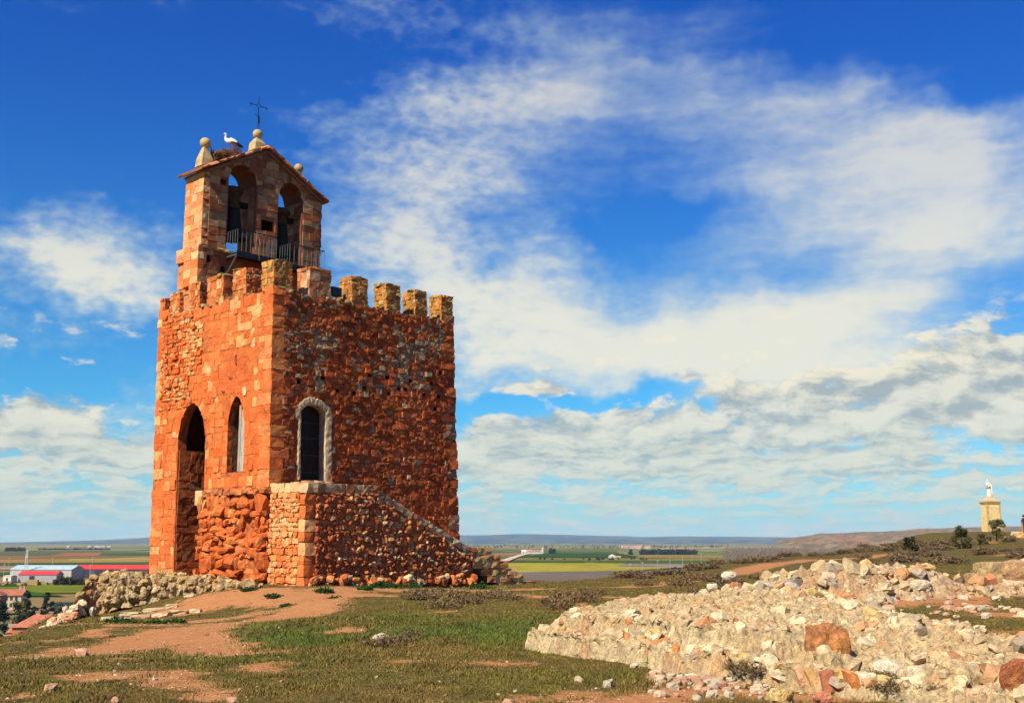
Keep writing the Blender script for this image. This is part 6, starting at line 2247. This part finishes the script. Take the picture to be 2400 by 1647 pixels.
# ------------------------------------------------------------------ monument on the ridge
mp = at(2252, 1215, 118)
mz = gz(mp.x, mp.y)
ztop = at(2252, 1136, 118).z
ped = thing('stone_pedestal', 'tall square ochre stone pedestal on the ridge', 'pedestal', (mp.x, mp.y, mz - .3), math.radians(8))
Hp = ztop - mz + .3
PC = (0.82, 0.60, 0.27)
mb = MB()
w0, w1 = 0.72, 0.67
mb.add([(-w0, -w0, 0), (w0, -w0, 0), (w0, w0, 0), (-w0, w0, 0), (-w1, -w1, Hp - .3), (w1, -w1, Hp - .3), (w1, w1, Hp - .3), (-w1, w1, Hp - .3)], [(0, 1, 5, 4), (1, 2, 6, 5), (2, 3, 7, 6), (3, 0, 4, 7), (4, 5, 6, 7)], PC)
mb.build('shaft', M_MARBLE, ped)
MB().box(-.74, .74, -.74, .74, Hp - .3, Hp - .16, (0.70, 0.50, 0.24)).box(-.81, .81, -.81, .81, Hp - .158, Hp, (0.70, 0.50, 0.24)).build('cornice', M_MARBLE, ped)
mb = MB()
mb.add([(-.74, -.74, Hp), (.74, -.74, Hp), (.74, .74, Hp), (-.74, .74, Hp), (-.3, -.3, Hp + .22), (.3, -.3, Hp + .22), (.3, .3, Hp + .22), (-.3, .3, Hp + .22)], [(0, 1, 5, 4), (1, 2, 6, 5), (2, 3, 7, 6), (3, 0, 4, 7), (4, 5, 6, 7)], (0.74, 0.44, 0.20))
mb.box(-.28, .28, -.28, .28, Hp + .222, Hp + .36, (0.80, 0.66, 0.44))
mb.build('cap', M_MARBLE, ped)
for k in range(9):
    for s in (-1, 1):
        zz = .3 + k * (Hp - .7) / 9
        MB().box(s * .66 - .12, s * .66 + .075, -.735 + .005 * k, -.58, zz, zz + .36, (0.62, 0.44, 0.18)).build('quoin', M_MARBLE, ped)
sb = Vector((mp.x, mp.y, mz - .3 + Hp + .36))
stt = thing('statue', 'white robed statue with one arm held out, on the pedestal', 'statue', sb, math.radians(8))
WS = (0.84, 0.76, 0.62)
Hs = at(2252, 1087, 118).z - sb.z
k = Hs / 2.0
sg = [(0, .30, .24, .02), (.12, .31, .25, .02), (.5, .26, .22, 0), (.9, .24, .20, -.02), (1.15, .22, .17, -.03), (1.40, .26, .17, -.05), (1.56, .27, .15, -.07), (1.66, .16, .12, -.09), (1.71, .07, .08, -.10), (1.76, .075, .09, -.12), (1.84, .105, .115, -.15), (1.92, .10, .11, -.16), (1.99, .05, .06, -.16)]
loft('robe_and_head', [((x * k, 0, z * k), (a * k, 0, 0), (0, b * k, 0), WS) for z, a, b, x in sg], M_MARBLE, stt, 16)
loft('arm', [((-.18 * k, -.10 * k, 1.5 * k), (0, .09 * k, 0), (.04 * k, 0, .09 * k), WS), ((-.30 * k, -.16 * k, 1.32 * k), (0, .08 * k, 0), (.05 * k, 0, .08 * k), WS), ((-.42 * k, -.22 * k, 1.22 * k), (0, .06 * k, 0), (.02 * k, 0, .07 * k), WS), ((-.56 * k, -.28 * k, 1.20 * k), (0, .035 * k, 0), (0, 0, .04 * k), WS), ((-.62 * k, -.30 * k, 1.22 * k), (0, .015 * k, 0), (0, 0, .02 * k), WS)], M_MARBLE, stt, 10)
loft('cloak_fold', [((.20 * k, -.02 * k, 1.45 * k), (.10 * k, 0, 0), (0, .14 * k, 0), WS), ((.24 * k, 0, 1.0 * k), (.08 * k, 0, 0), (0, .18 * k, 0), WS), ((.26 * k, 0, .4 * k), (.09 * k, 0, 0), (0, .2 * k, 0), WS), ((.28 * k, 0, .02), (.10 * k, 0, 0), (0, .2 * k, 0), WS)], M_MARBLE, stt, 10)
loft('near_arm', [((-.10 * k, -.2 * k, 1.48 * k), (.08 * k, 0, 0), (0, .07 * k, .03), WS), ((-.06 * k, -.26 * k, 1.25 * k), (.07 * k, 0, 0), (0, .06 * k, .03), WS), ((-.2 * k, -.26 * k, 1.12 * k), (.03 * k, 0, .06 * k), (0, .05 * k, 0), WS), ((-.34 * k, -.24 * k, 1.16 * k), (.01 * k, 0, .03 * k), (0, .03 * k, 0), WS)], M_MARBLE, stt, 10)


# ------------------------------------------------------------------ two visitors by the monument
def person(label, loc, rz, top, legs, hair, h=1.72, lean=0.0):
    r = thing('person', label, 'person', loc, rz)
    sk = (0.55, 0.32, 0.22)
    k = h / 1.75
    # one skin from the feet to the crown, split at the hips by two joined legs
    bm_v = {'hip': (0, 0, .95), 'waist': (0, 0, 1.10), 'chest': (0, -.02, 1.35), 'neck': (0, 0, 1.50), 'head': (0, -.03, 1.63), 'crown': (0, -.01, 1.72),
            'hl': (-.10, 0, .90), 'kl': (-.11, -.02, .50), 'al': (-.11, .02, .09), 'tl': (-.12, -.14, .05), 'hr': (.10, 0, .90), 'kr': (.11, -.06, .50), 'ar': (.12, .05, .09), 'tr': (.13, -.11, .05),
            'sl': (-.19, 0, 1.42), 'el': (-.24, .05, 1.15), 'wl': (-.20, -.10, .95), 'gl': (-.18, -.14, .87), 'sr': (.19, 0, 1.42), 'er': (.25, .04, 1.15), 'wr': (.20, -.12, .98), 'gr': (.18, -.17, .91)}
    rad = {'hip': .15, 'waist': .135, 'chest': .15, 'neck': .055, 'head': .095, 'crown': .07, 'hl': .095, 'kl': .06, 'al': .045, 'tl': .035, 'hr': .095, 'kr': .06, 'ar': .045, 'tr': .035, 'sl': .065, 'el': .045, 'wl': .032, 'gl': .03, 'sr': .065, 'er': .045, 'wr': .032, 'gr': .03}
    E_ = [('hip', 'waist'), ('waist', 'chest'), ('chest', 'neck'), ('neck', 'head'), ('head', 'crown'), ('hip', 'hl'), ('hl', 'kl'), ('kl', 'al'), ('al', 'tl'), ('hip', 'hr'), ('hr', 'kr'), ('kr', 'ar'), ('ar', 'tr'), ('chest', 'sl'), ('sl', 'el'), ('el', 'wl'), ('wl', 'gl'), ('chest', 'sr'), ('sr', 'er'), ('er', 'wr'), ('wr', 'gr')]
    ks = list(bm_v)
    me = bpy.data.meshes.new('body')
    me.from_pydata([(x * k, (y - lean * max(0, z - .9)) * k, z * k) for x, y, z in bm_v.values()], [(ks.index(a), ks.index(b)) for a, b in E_], [])
    o = link('body', me, r)
    sm = o.modifiers.new('skin', 'SKIN')
    if not me.skin_vertices:
        bm = bmesh.new()
        bm.from_mesh(me)
        bm.verts.layers.skin.verify()
        bm.to_mesh(me)
        bm.free()
    for i, n_ in enumerate(ks):
        me.skin_vertices[0].data[i].radius = (rad[n_] * k, rad[n_] * k * .85)
        me.skin_vertices[0].data[i].use_root = n_ == 'hip'
    sb_ = o.modifiers.new('sub', 'SUBSURF')
    sb_.levels = sb_.render_levels = 1
    # clothing colours by height on the figure
    m = bpy.data.materials.new('figure_' + label[:8].replace(' ', '_'))
    m.use_nodes = True
    nt = m.node_tree
    nt.nodes.clear()
    A = NT(nt)
    sp_ = A.n('ShaderNodeSeparateXYZ')
    A.put(sp_.inputs[0], A.n('ShaderNodeTexCoord').outputs['Object'])
    rmp = A.n('ShaderNodeValToRGB')
    A.put(rmp.inputs[0], A.m('DIVIDE', sp_.outputs[2], 1.8 * k))
    e = rmp.color_ramp
    e.interpolation = 'CONSTANT'
    e.elements[0].color = (.03, .02, .02, 1)
    e.elements[1].position = .06
    e.elements[1].color = (*legs, 1)
    for pos, c in ((.53, top), (.835, sk), (.925, hair)):
        q = e.elements.new(pos)
        q.color = (*c, 1)
    bs = A.n('ShaderNodeBsdfPrincipled')
    A.put(bs.inputs['Base Color'], rmp.outputs[0])
    bs.inputs['Roughness'].default_value = .85
    oo = A.n('ShaderNodeOutputMaterial')
    nt.links.new(bs.outputs[0], oo.inputs[0])
    me.materials.append(m)
    T, C, F_ = stones([(0, .005 * k, 1.68 * k - 0)], [(.105 * k, .115 * k, .095 * k)], None, .9, .02, [hair], big=True)
    T[..., 1] -= lean * .75 * k
    link('hair', make_mesh('hair', T[0], F_, np.repeat(C, T.shape[1], 0), True, [M_CLOTH]), r)
    nose = MB()
    nose.lathe([(.018, 0), (.012, .02), (.002, .03)], (0, 0, 0), 6, sk)
    nose.v = [(x * k, (-.115 - z - lean * .7) * k, (1.62 + y) * k) for x, y, z in nose.v]
    nose.build('nose', M_CLOTH, r)
    return r


for (u, Y, lab, top, legs, hair, rz, h) in [(2311, 108, 'person in a dark navy jacket and hood standing by the monument', (0.012, 0.016, 0.05), (0.015, 0.018, 0.045), (0.02, 0.015, 0.015), .6, 1.75),
                                            (2323, 110, 'person in dark top and blue jeans at the right edge', (0.03, 0.015, 0.05), (0.03, 0.06, 0.22), (0.03, 0.02, 0.015), -.5, 1.68)]:
    x = (u * 2400 / 2324 - 1200) / FOC * Y
    person(lab, (x, Y, gz(x, Y)), rz, top, legs, hair, h)
for (u, Y, s, c, lab) in [(2306, 104, (.55, .4, .35), (0.74, 0.44, 0.16), 'orange boulder in front of the visitors'), (2294, 106, (.5, .4, .25), (0.76, 0.52, 0.36), 'pinkish boulder left of the visitors'), (2262, 100, (.3, .25, .3), (0.74, 0.56, 0.26), 'yellowish stone below the pedestal oak'), (2321, 122, (.7, .6, 1.5), (0.74, 0.30, 0.14), 'orange earth stack behind the visitors')]:
    x = (u * 2400 / 2324 - 1200) / FOC * Y
    T, C, F_ = stones([(0, 0, 0)], [s], None, .5, .08, [c], big=True, seed=int(u))
    tag(link('boulder', make_mesh('boulder', T[0], F_, np.repeat(C, T.shape[1], 0), False, [M_LOOSE]), None, (x, Y, gz(x, Y) + .1)), lab, 'boulder')

# ------------------------------------------------------------------ down in the valley
KP = 2324.0 / 2400.0                             # photo columns at 2400 px -> columns used by at()


def vpos(u, Y, z=PZ):
    x = (u - 1200) / FOC * Y
    return Vector((x, Y, z))


M_TILE = mat_plain('roof_tile', (1, 1, 1), 0.85, 0, 0.25, 1.2, use_col=True)


def gable_house(name, label, cat, loc, L, Wd, eave, ridge_, wall, roof, rotz=0.0, windows=(), hip=0.0, chim=(), over=0.4, group=None, doors=()):
    """long axis along local x; windows: (face, x, z, w, h); faces -y front, -x left end"""
    h = thing(name, label, cat, loc, rotz, group)
    a, b = L / 2, Wd / 2
    mb = MB()
    v = [(-a, -b, 0), (a, -b, 0), (a, b, 0), (-a, b, 0), (-a, -b, eave), (a, -b, eave), (a, b, eave), (-a, b, eave)]
    f = [(0, 1, 5, 4), (1, 2, 6, 5), (2, 3, 7, 6), (3, 0, 4, 7)]
    if not hip:
        v += [(-a, 0, ridge_ - .05), (a, 0, ridge_ - .05)]
        f = [(0, 1, 5, 4), (1, 2, 6, 9, 5), (2, 3, 7, 6), (3, 0, 4, 8, 7)]
    mb.add(v, f, wall)
    wl = mb.build('wall', M_COLR, h)
    o = over
    dz = (ridge_ - eave) / b * o
    mb = MB()
    if hip:
        e = [(-a - o, -b - o, eave - dz), (a + o, -b - o, eave - dz), (a + o, b + o, eave - dz), (-a - o, b + o, eave - dz), (-a + hip, 0, ridge_), (a - hip, 0, ridge_)]
        mb.add(e, [(0, 1, 5, 4), (2, 3, 4, 5), (1, 2, 5), (3, 0, 4), (3, 2, 1, 0)], roof)
    else:
        t = .12
        for s in (-1, 1):
            p = [(-a - o, s * (b + o), eave - dz), (a + o, s * (b + o), eave - dz), (a + o, 0, ridge_), (-a - o, 0, ridge_)]
            q = [(x, y, z + t) for x, y, z in p]
            mb.add(p + q, [(0, 1, 2, 3), (7, 6, 5, 4), (0, 4, 5, 1), (1, 5, 6, 2), (3, 2, 6, 7), (0, 3, 7, 4)], roof)
    rf = mb.build('roof', M_TILE, h)
    for (x, y, hh) in chim:
        MB().box(x - .4, x + .4, y - .3, y + .3, eave, ridge_ + hh, (0.55, 0.36, 0.25)).box(x - .5, x + .5, y - .4, y + .4, ridge_ + hh + .002, ridge_ + hh + .2, (0.5, 0.3, 0.2)).build('chimney', M_COLR, rf)
    for (fc, x, z, w, hh) in windows:
        m = MB()
        if fc == 'f':
            m.box(x - w / 2, x + w / 2, -b - .06, -b - .005, z, z + hh, (0.03, 0.035, 0.045))
        else:
            m.box(-a - .06, -a - .005, x - w / 2, x + w / 2, z, z + hh, (0.03, 0.035, 0.045))
        m.build('window', M_COLR, h)
    for (x, w, hh, c) in doors:
        MB().box(x - w / 2, x + w / 2, -b - .05, -b - .004, 0, hh, c).build('door', M_COLR, h)
    return h


REDR, TILE, TILE2, CRM, ORW = (0.62, 0.045, 0.045), (0.50, 0.17, 0.09), (0.44, 0.15, 0.08), (0.62, 0.50, 0.36), (0.58, 0.22, 0.10)
# sheds
p = vpos(131, 655)
gable_house('farm_shed', 'long shed with pale blue roof and white gable on the valley floor', 'shed', p, 36, 15, 6.0, 8.2, (0.50, 0.46, 0.42), (0.42, 0.55, 0.60), -.10, [('f', 6, 1, 9, 4)], over=.3)
p = vpos(117, 618)
gable_house('farm_shed', 'low shed with bright red roof in front of the blue-roofed one', 'shed', p, 21, 8, 4.2, 6.0, (0.38, 0.36, 0.38), REDR, -.08, [('f', -3, .5, 3, 3)], over=.3)
p = vpos(46, 612)
gable_house('farm_shed', 'small white flat-topped building left of the sheds', 'shed', p, 4.5, 6, 3.4, 3.9, (0.72, 0.66, 0.58), (0.60, 0.55, 0.50), -.1, [('f', 0, .6, 1, 2)], over=.1)
p = vpos(285, 690)
gable_house('farm_shed', 'very long open shed with crimson roof beside the tower edge', 'shed', p, 46, 14, 5.4, 7.6, (0.10, 0.085, 0.09), REDR, -.06, [('f', -14 + 7 * k, .2, 4.6, 4.4) for k in range(5)], over=.4)
# houses below the hill
p = vpos(126, 245)
gable_house('tiled_house', 'orange house with hipped tile roof just below the slope', 'house', p, 9.6, 8.4, 4.3, 6.4, ORW, TILE, .16, [('f', -1.6, 1.6, 2.4, 1.5), ('f', 1.8, 1.0, 1.1, 2.0), ('f', 3.6, 1.6, 1.0, 1.3)], 3.2, [(-1, .5, .5), (1.5, 1.2, .3)], doors=[(0.4, 1.0, 2.2, (0.10, 0.05, 0.03))])
p = vpos(68, 243)
gable_house('garage', 'small orange garage left of the hipped house', 'garage', p, 2.2, 4, 3.0, 3.6, ORW, TILE, .1, [], over=.2, doors=[(0, 1.6, 2.2, (0.08, 0.03, 0.02))])
p = vpos(50, 375)
gable_house('tiled_house', 'cream two-storey house with tiled roof and two chimney stacks', 'house', p, 9.0, 8, 4.6, 6.2, CRM, TILE2, .12, [('f', -3 + 1.5 * k, .9, .8, 1.2) for k in range(5)] + [('f', -3 + 1.5 * k, 3, .8, 1.1) for k in range(5)], 0, [(-4.0, 0, 1.0), (3.0, 0, 1.0), (3.9, 0.2, 1.0)])
p = vpos(2, 345)
gable_house('tiled_house', 'house with red tiled roof cut by the left edge', 'house', p, 8, 8, 6.0, 7.6, (0.30, 0.14, 0.08), TILE, .2, [('f', 2.2, 3.6, 1.0, 1.3), ('f', 2.2, .9, 1.0, 1.3)], 2.4)
p = vpos(4, 222)
gable_house('tiled_house', 'tan house with arched doorway at the lower left corner', 'house', p, 3.0, 6, 3.6, 4.6, (0.46, 0.26, 0.14), (0.12, 0.06, 0.05), 0, [('f', .4, .2, .9, 1.9)], 0, over=.2)
p = vpos(40, 236)
gable_house('low_building', 'low maroon-roofed building beside the hipped house', 'building', p, 4.6, 5, 2.0, 2.6, (0.20, 0.03, 0.035), (0.16, 0.025, 0.03), .05, [('f', 0, .4, 1, 1)], over=.2)
o = thing('roof_ornament', 'white ball and pedestal ornament above the corner house roof', 'ornament', vpos(10.5, 222, PZ + 4.4))
MB().lathe([(.42, 0), (.42, .15), (.2, .3), (.16, .7), (.28, .8), (.1, .9)], (0, 0, 0), 12, (0.80, 0.74, 0.58)).build('base', M_MARBLE, o, smooth=True)
MB().lathe([(.25 * math.sin(t), -.25 * math.cos(t)) for t in np.linspace(.1, 3.04, 9)], (0, 0, 1.1), 12, (0.80, 0.74, 0.58)).build('ball', M_MARBLE, o, smooth=True)
# green sports court wall, shade and sun put into its two greens
o = thing('court_wall', 'tall green court wall with shade coloured into the long face and a bright green sunlit end panel', 'wall', vpos(182, 335), .18)
MB().box(-3.9, 2.6, -.15, .15, 0, 4.3, (0.012, 0.06, 0.03)).build('long_panel', M_COLR, o)
MB().box(2.62, 4.6, -.45, -.2, 0, 4.4, (0.05, 0.36, 0.06)).build('end_panel', M_COLR, o)
for k in range(9):
    MB().tube([(-3.8 + k * 1.0, 0, 4.3), (-3.8 + k * 1.0, 0, 5.0)], .04, 5, (0.2, 0.2, 0.2)).build('post', M_IRON, o)
# trees of the village
DKT = [(0.014, 0.028, 0.018), (0.022, 0.035, 0.018), (0.010, 0.018, 0.014)]
YGT = [(0.15, 0.13, 0.02), (0.10, 0.10, 0.02)]
GRT = [(0.16, 0.13, 0.12), (0.12, 0.10, 0.09)]
VT = [(134, 318, 1.5, 5.6, DKT, .75, 'tall pointed conifer in front of the green court wall'), (30, 285, 2.4, 4.6, DKT, 0, 'broad dark evergreen at the left of the village'), (10, 300, 1.8, 4.2, DKT, 0, 'dark evergreen beside the left edge house'),
      (72, 300, 2.1, 4.0, YGT, 0, 'yellow-green tree in front of the cream house'), (103, 290, 2.0, 5.0, DKT, .35, 'dark blue-green conifer right of the yellow tree'), (123, 283, 1.5, 3.8, DKT, .3, 'dark conifer between the two conifers'), (146, 288, 1.4, 4.6, DKT, .6, 'narrow dark conifer left of the bare grey tree'),
      (168, 292, 1.5, 4.6, GRT, .2, 'bare grey tree against the green court wall'), (186, 288, 1.1, 3.2, DKT, .2, 'small dark conifer right of the grey tree'), (80, 262, 1.4, 2.6, DKT, 0, 'dark round bush above the hipped house'), (88, 352, 1.4, 4.0, DKT, .4, 'dark conifer beside the cream house chimney')]
for i, (u, Y, R_, H_, cs, con, lab) in enumerate(VT):
    tree('village_tree', lab, vpos(u, Y), R_ * 1.2, H_ + 2.4, cs, 300 + i, 1700, .34, con, .06, clump=.46, ncl=14)
for k in range(7):
    tree('village_tree', 'dark bush in the garden row behind the hipped house', vpos(20 + 26 * k + random.uniform(-5, 5), 268 + random.uniform(-5, 5)), 1.3, 2.4, DKT, 400 + k, 500, .3, 0, .05, clump=.5, ncl=8, group='garden bushes behind the hipped house')
# white garden walls and fence lines
for (u0, u1, Y, hgt, c, lab) in [(28, 72, 262, .8, (0.55, 0.52, 0.48), 'pale low garden wall behind the hipped house'), (50, 90, 298, .8, (0.50, 0.30, 0.26), 'pinkish garden wall below the yellow tree')]:
    a, b = vpos(u0, Y), vpos(u1, Y)
    tag(MB().box(0, (b - a).length, -.12, .12, 0, hgt, c).build('garden_wall', M_COLR, None, a), lab, 'wall')
# hedge and straw in front of the sheds
for k in range(14):
    u = 152 + k * 4.8 + random.uniform(-1, 1)
    tree('hedge_bush', 'dark bush in the hedge in front of the sheds', vpos(u, 575 + random.uniform(-8, 8)), 2.0, 2.6 + random.random() * 1.4, [(0.05, 0.05, 0.03), (0.07, 0.06, 0.035), (0.03, 0.035, 0.02)], 500 + k, 260, .6, 0, .05, clump=.55, ncl=7, group='hedge in front of the sheds')
for k in range(22):
    u = random.uniform(-5, 128)
    s = random.uniform(.8, 1.7)
    me = boulder_mesh('straw_heap', (s * 1.2, s, s * .8), random.choice([(0.42, 0.27, 0.10), (0.34, 0.20, 0.09), (0.28, 0.19, 0.12)]), M_LOOSE, 700 + k, .15, .5)
    tag(link('straw_heap', me, None, vpos(u, 575 + random.uniform(-12, 12)) + Vector((0, 0, s * .5))), 'brown heap in the row of straw and earth before the sheds', 'heap', 'heaps of straw and earth before the sheds')
o = thing('straw_stack', 'squared stack of straw bales before the red-roofed shed', 'straw stack', vpos(100, 568))
for i in range(3):
    for j in range(2):
        for q in range(2):
            MB().box(-2.4 + i * 1.62, -.82 + i * 1.62, -1 + q * 1.02, -.02 + q * 1.02, j * 1.52, 1.5 + j * 1.52, (0.44 + .04 * (i % 2), 0.28, 0.09)).build('bale', M_COLR, o)


# ---- poles and a lattice mast
def pole(u, Y, H, label, cross=True, group='utility poles in the valley'):
    o = thing('utility_pole', label, 'pole', vpos(u, Y), 0, group)
    MB().tube([(0, 0, 0), (0, 0, H)], [.18, .11], 6, (0.45, 0.42, 0.38)).build('shaft', M_COLR, o)
    if cross:
        MB().box(-.9, .9, -.08, .08, H - .5, H - .3, (0.5, 0.47, 0.44)).build('crossarm', M_COLR, o)


for u, Y, H in [(41, 900, 9), (141, 880, 9), (233, 860, 10), (31, 700, 8)]:
    pole(u, Y, H, 'thin pale pole in the fields behind the sheds')
pole(229, 600, 10, 'pale pole in front of the crimson-roofed shed', False)
for u, Y, H in [(1472, 640, 9.5), (1536, 800, 9), (1564, 880, 10), (1593, 940, 9.5), (1615, 1000, 9.5), (1636, 1080, 10), (1500, 720, 9)]:
    pole(u, Y, H, 'thin pale pole in the line crossing the fields right of the tower', True, 'poles right of the tower')
o = thing('lattice_mast', 'slim white lattice mast rising behind the sheds', 'mast', vpos(81, 645))
Hm = 17.0
for sx in (-1, 1):
    for sy in (-1, 1):
        MB().tube([(sx * .9, sy * .9, 0), (sx * .35, sy * .35, Hm)], .09, 5, (0.72, 0.72, 0.68)).build('leg', M_COLR, o)
mb = MB()
for k in range(9):
    z0, z1 = Hm * k / 9, Hm * (k + 1) / 9
    w0, w1 = .9 - .55 * k / 9, .9 - .55 * (k + 1) / 9
    for s in (-1, 1):
        mb.tube([(-w0, s * w0, z0), (w1, s * w1, z1)], .05, 4, (0.72, 0.72, 0.68))
        mb.tube([(s * w0, -w0, z0), (s * w1, w1, z1)], .05, 4, (0.72, 0.72, 0.68))
mb.build('bracing', M_COLR, o)
MB().lathe([(.1, -.5), (.55, -.4), (.6, .3), (.1, .5)], (0, 0, 13.0), 10, (0.85, 0.85, 0.82)).build('antenna', M_COLR, o)

# ---- farm, woods and villages further out
p = vpos(1254, 2050)
gable_house('farmhouse', 'long white farm building with red roof far out in the fields', 'farm', p, 30, 12, 4, 6.2, (0.62, 0.58, 0.52), (0.40, 0.24, 0.18), .1, [('f', -10 + 5 * k, 2, 1.5, 2) for k in range(5)])
for du, s, lab in ((1226, 6, 'leftmost small white farm shed'), (1233, 6, 'second small white farm shed'), (1241, 8, 'white farm shed next to the long farm building')):
    gable_house('farm_shed', lab, 'shed', vpos(du, 2060), s, 7, 4, 6.5, (0.82, 0.80, 0.74), (0.70, 0.66, 0.60), .1, [('f', 0, 0.2, 2, 2.5)])
o = thing('silo', 'white silo at the right end of the farm building', 'silo', vpos(1271, 2045))
MB().lathe([(1.8, 0), (1.8, 9)], (0, 0, 0), 12, (0.70, 0.68, 0.64)).build('drum', M_COLR, o)
MB().lathe([(2.3, 0), (.1, 1.6)], (0, 0, 9.01), 12, (0.7, 0.68, 0.64)).build('cone', M_COLR, o)
gable_house('barn', 'pale round-roofed barn alone in the fields', 'barn', vpos(1431, 1480), 9, 9, 3, 5, (0.66, 0.60, 0.50), (0.60, 0.56, 0.46), 0, [('f', 0, 0, 2, 2)], 3)
gable_house('barn', 'low tan annex beside the round-roofed barn', 'barn', vpos(1443, 1485), 8, 6, 2, 3, (0.60, 0.40, 0.24), (0.55, 0.36, 0.22), 0, [('f', 0, 0, 1, 1)])
for i, (u, Y, R_, H_, lab) in enumerate([(1288, 2000, 6, 9, 'dark round tree right of the white farm'), (1298, 2000, 5, 8, 'second dark tree right of the white farm'), (1475, 1900, 6, 7, 'dark tree left of the long tree belt')]):
    tree('field_tree', lab, vpos(u, Y), R_, H_, DKT, 800 + i, 500, 1.3, 0, .1, clump=.5, ncl=9)
for k in range(20):
    u = random.uniform(1250, 1520)
    tree('field_bush', 'tiny dark bush in the hedge line across the fields', vpos(u, 1330 + random.uniform(-40, 40)), 1.6, 2.6, DKT, 830 + k, 80, .9, 0, .05, clump=.6, ncl=5, group='bushes along the field hedge')


def wood(name, label, u0, u1, Y0, Y1, n, H, col, leaf, bare=False, zf=None):
    r = np.random.default_rng(int(u0 + Y0))
    Y = r.uniform(Y0, Y1, n)
    u = r.uniform(u0, u1, n)
    X = (u - 1200) / FOC * Y
    z0 = PZ if zf is None else zf(u, Y)
    h = H * r.uniform(.7, 1.15, n)
    k = 10
    V, C = [], []
    for j in range(k):
        t = r.uniform(.05 if not bare else 0, 1, n)
        a = r.uniform(0, 6.283, n)
        rad = H * .32 * np.sin(np.pi * np.clip(t * .85 + .1, 0, 1)) * r.random(n) ** .5
        c = np.stack([X + np.cos(a) * rad, Y + np.sin(a) * rad, z0 + h * t], -1)
        d = r.normal(0, 1, (n, 3)) * leaf * H
        e = r.normal(0, 1, (n, 3)) * leaf * H
        if bare:
            d = np.stack([r.normal(0, .25, n), r.normal(0, .25, n), r.uniform(.6, 1.2, n)], -1) * leaf * H * 2
            e = np.stack([r.normal(0, .25, n), r.normal(0, .1, n), np.zeros(n)], -1) * leaf * H
        V.append(np.stack([c - e * .5, c + e * .5, c + d], 1).reshape(-1, 3))
        C.append(np.repeat(np.array(col) * r.uniform(.65, 1.35, (n, 1)), 3, 0))
    V = np.concatenate(V)
    o = link(name, make_mesh(name, V, np.arange(len(V)).reshape(-1, 3), np.concatenate(C), False, [M_FOLI]))
    tag(o, label, 'wood', kind='stuff')


wood('tree_belt', 'long dark belt of trees in the fields', 1498, 1626, 1880, 1930, 260, 7.5, (0.015, 0.022, 0.018), .22)
wood('bare_wood', 'grey-brown leafless poplar wood beyond the rim', 1690, 2110, 1000, 2100, 2600, 11, (0.20, 0.15, 0.12), .14, True)
wood('far_wood', 'dark line of far woodland at the left', 30, 76, 2500, 2560, 110, 7, (0.012, 0.02, 0.022), .24)
wood('far_wood', 'thin dark tree line across the far plain at the left', 105, 272, 2750, 2800, 260, 5, (0.015, 0.022, 0.022), .24)
wood('far_wood', 'scattered trees along the far plain right of the tower', 1080, 1700, 3300, 5200, 240, 8, (0.03, 0.045, 0.03), .24)
wood('far_wood', 'scrub dotting the red slopes at the right', 1920, 2400, 1700, 2500, 160, 4, (0.04, 0.045, 0.025), .26, False,
     lambda u, Y: PZ + ((Y - 1300) / 1300) ** 1.25 * (np.interp(u * KP, [1900, 1960, 2020, 2080, 2150, 2220, 2324, 2500], [hz_h(v, 2600) for v in (1246, 1240, 1231, 1226, 1227, 1224, 1222, 1216)]) - PZ))
# far villages: small boxes with pitched roofs, each its own house
for k in range(16):
    u = random.uniform(1450, 1520)
    gable_house('village_house', 'tiny pinkish house in the far village right of the tower', 'house', vpos(u, random.uniform(3400, 3900)), random.uniform(9, 16), 9, random.uniform(4, 7), random.uniform(7.5, 10), random.choice([(0.62, 0.44, 0.34), (0.66, 0.54, 0.42)]), (0.46, 0.24, 0.16), random.uniform(-.4, .4), (), group='houses of the far village')
for k in range(7):
    u = random.uniform(150, 300)
    gable_house('village_house', 'tiny white house in the far village at the left', 'house', vpos(u, random.uniform(3600, 4200)), random.uniform(8, 13), 9, 3.5, 5.5, (0.55, 0.50, 0.45), (0.55, 0.45, 0.40), random.uniform(-.4, .4), (), group='houses of the far left village')
for (u, Y, L, Wd, e, rg, wc, rc, lab) in [(2078, 1745, 22, 12, 9, 12, (0.62, 0.26, 0.13), (0.66, 0.30, 0.16), 'large orange building below the ridge at the right'), (2070, 1700, 10, 9, 5, 7.5, (0.60, 0.30, 0.17), (0.55, 0.24, 0.13), 'small orange house left of the large orange building'),
                                          (2030, 1660, 9, 9, 4, 6.5, (0.56, 0.22, 0.12), (0.55, 0.2, 0.1), 'red-roofed house at the edge of the bare wood'), (2026, 1600, 12, 8, 3, 4.5, (0.10, 0.22, 0.36), (0.12, 0.26, 0.40), 'low blue-roofed shed at the edge of the bare wood')]:
    t_ = ((Y - 1300) / 1300) ** 1.25
    zz = PZ + t_ * 21
    gable_house('ridge_house', lab, 'house', vpos(u, Y, zz - .5), L, Wd, e, rg, wc, rc, .1, [('f', -L / 3, 2, 1.4, 2), ('f', 0, 2, 1.4, 2), ('f', L / 3, 2, 1.4, 2)])
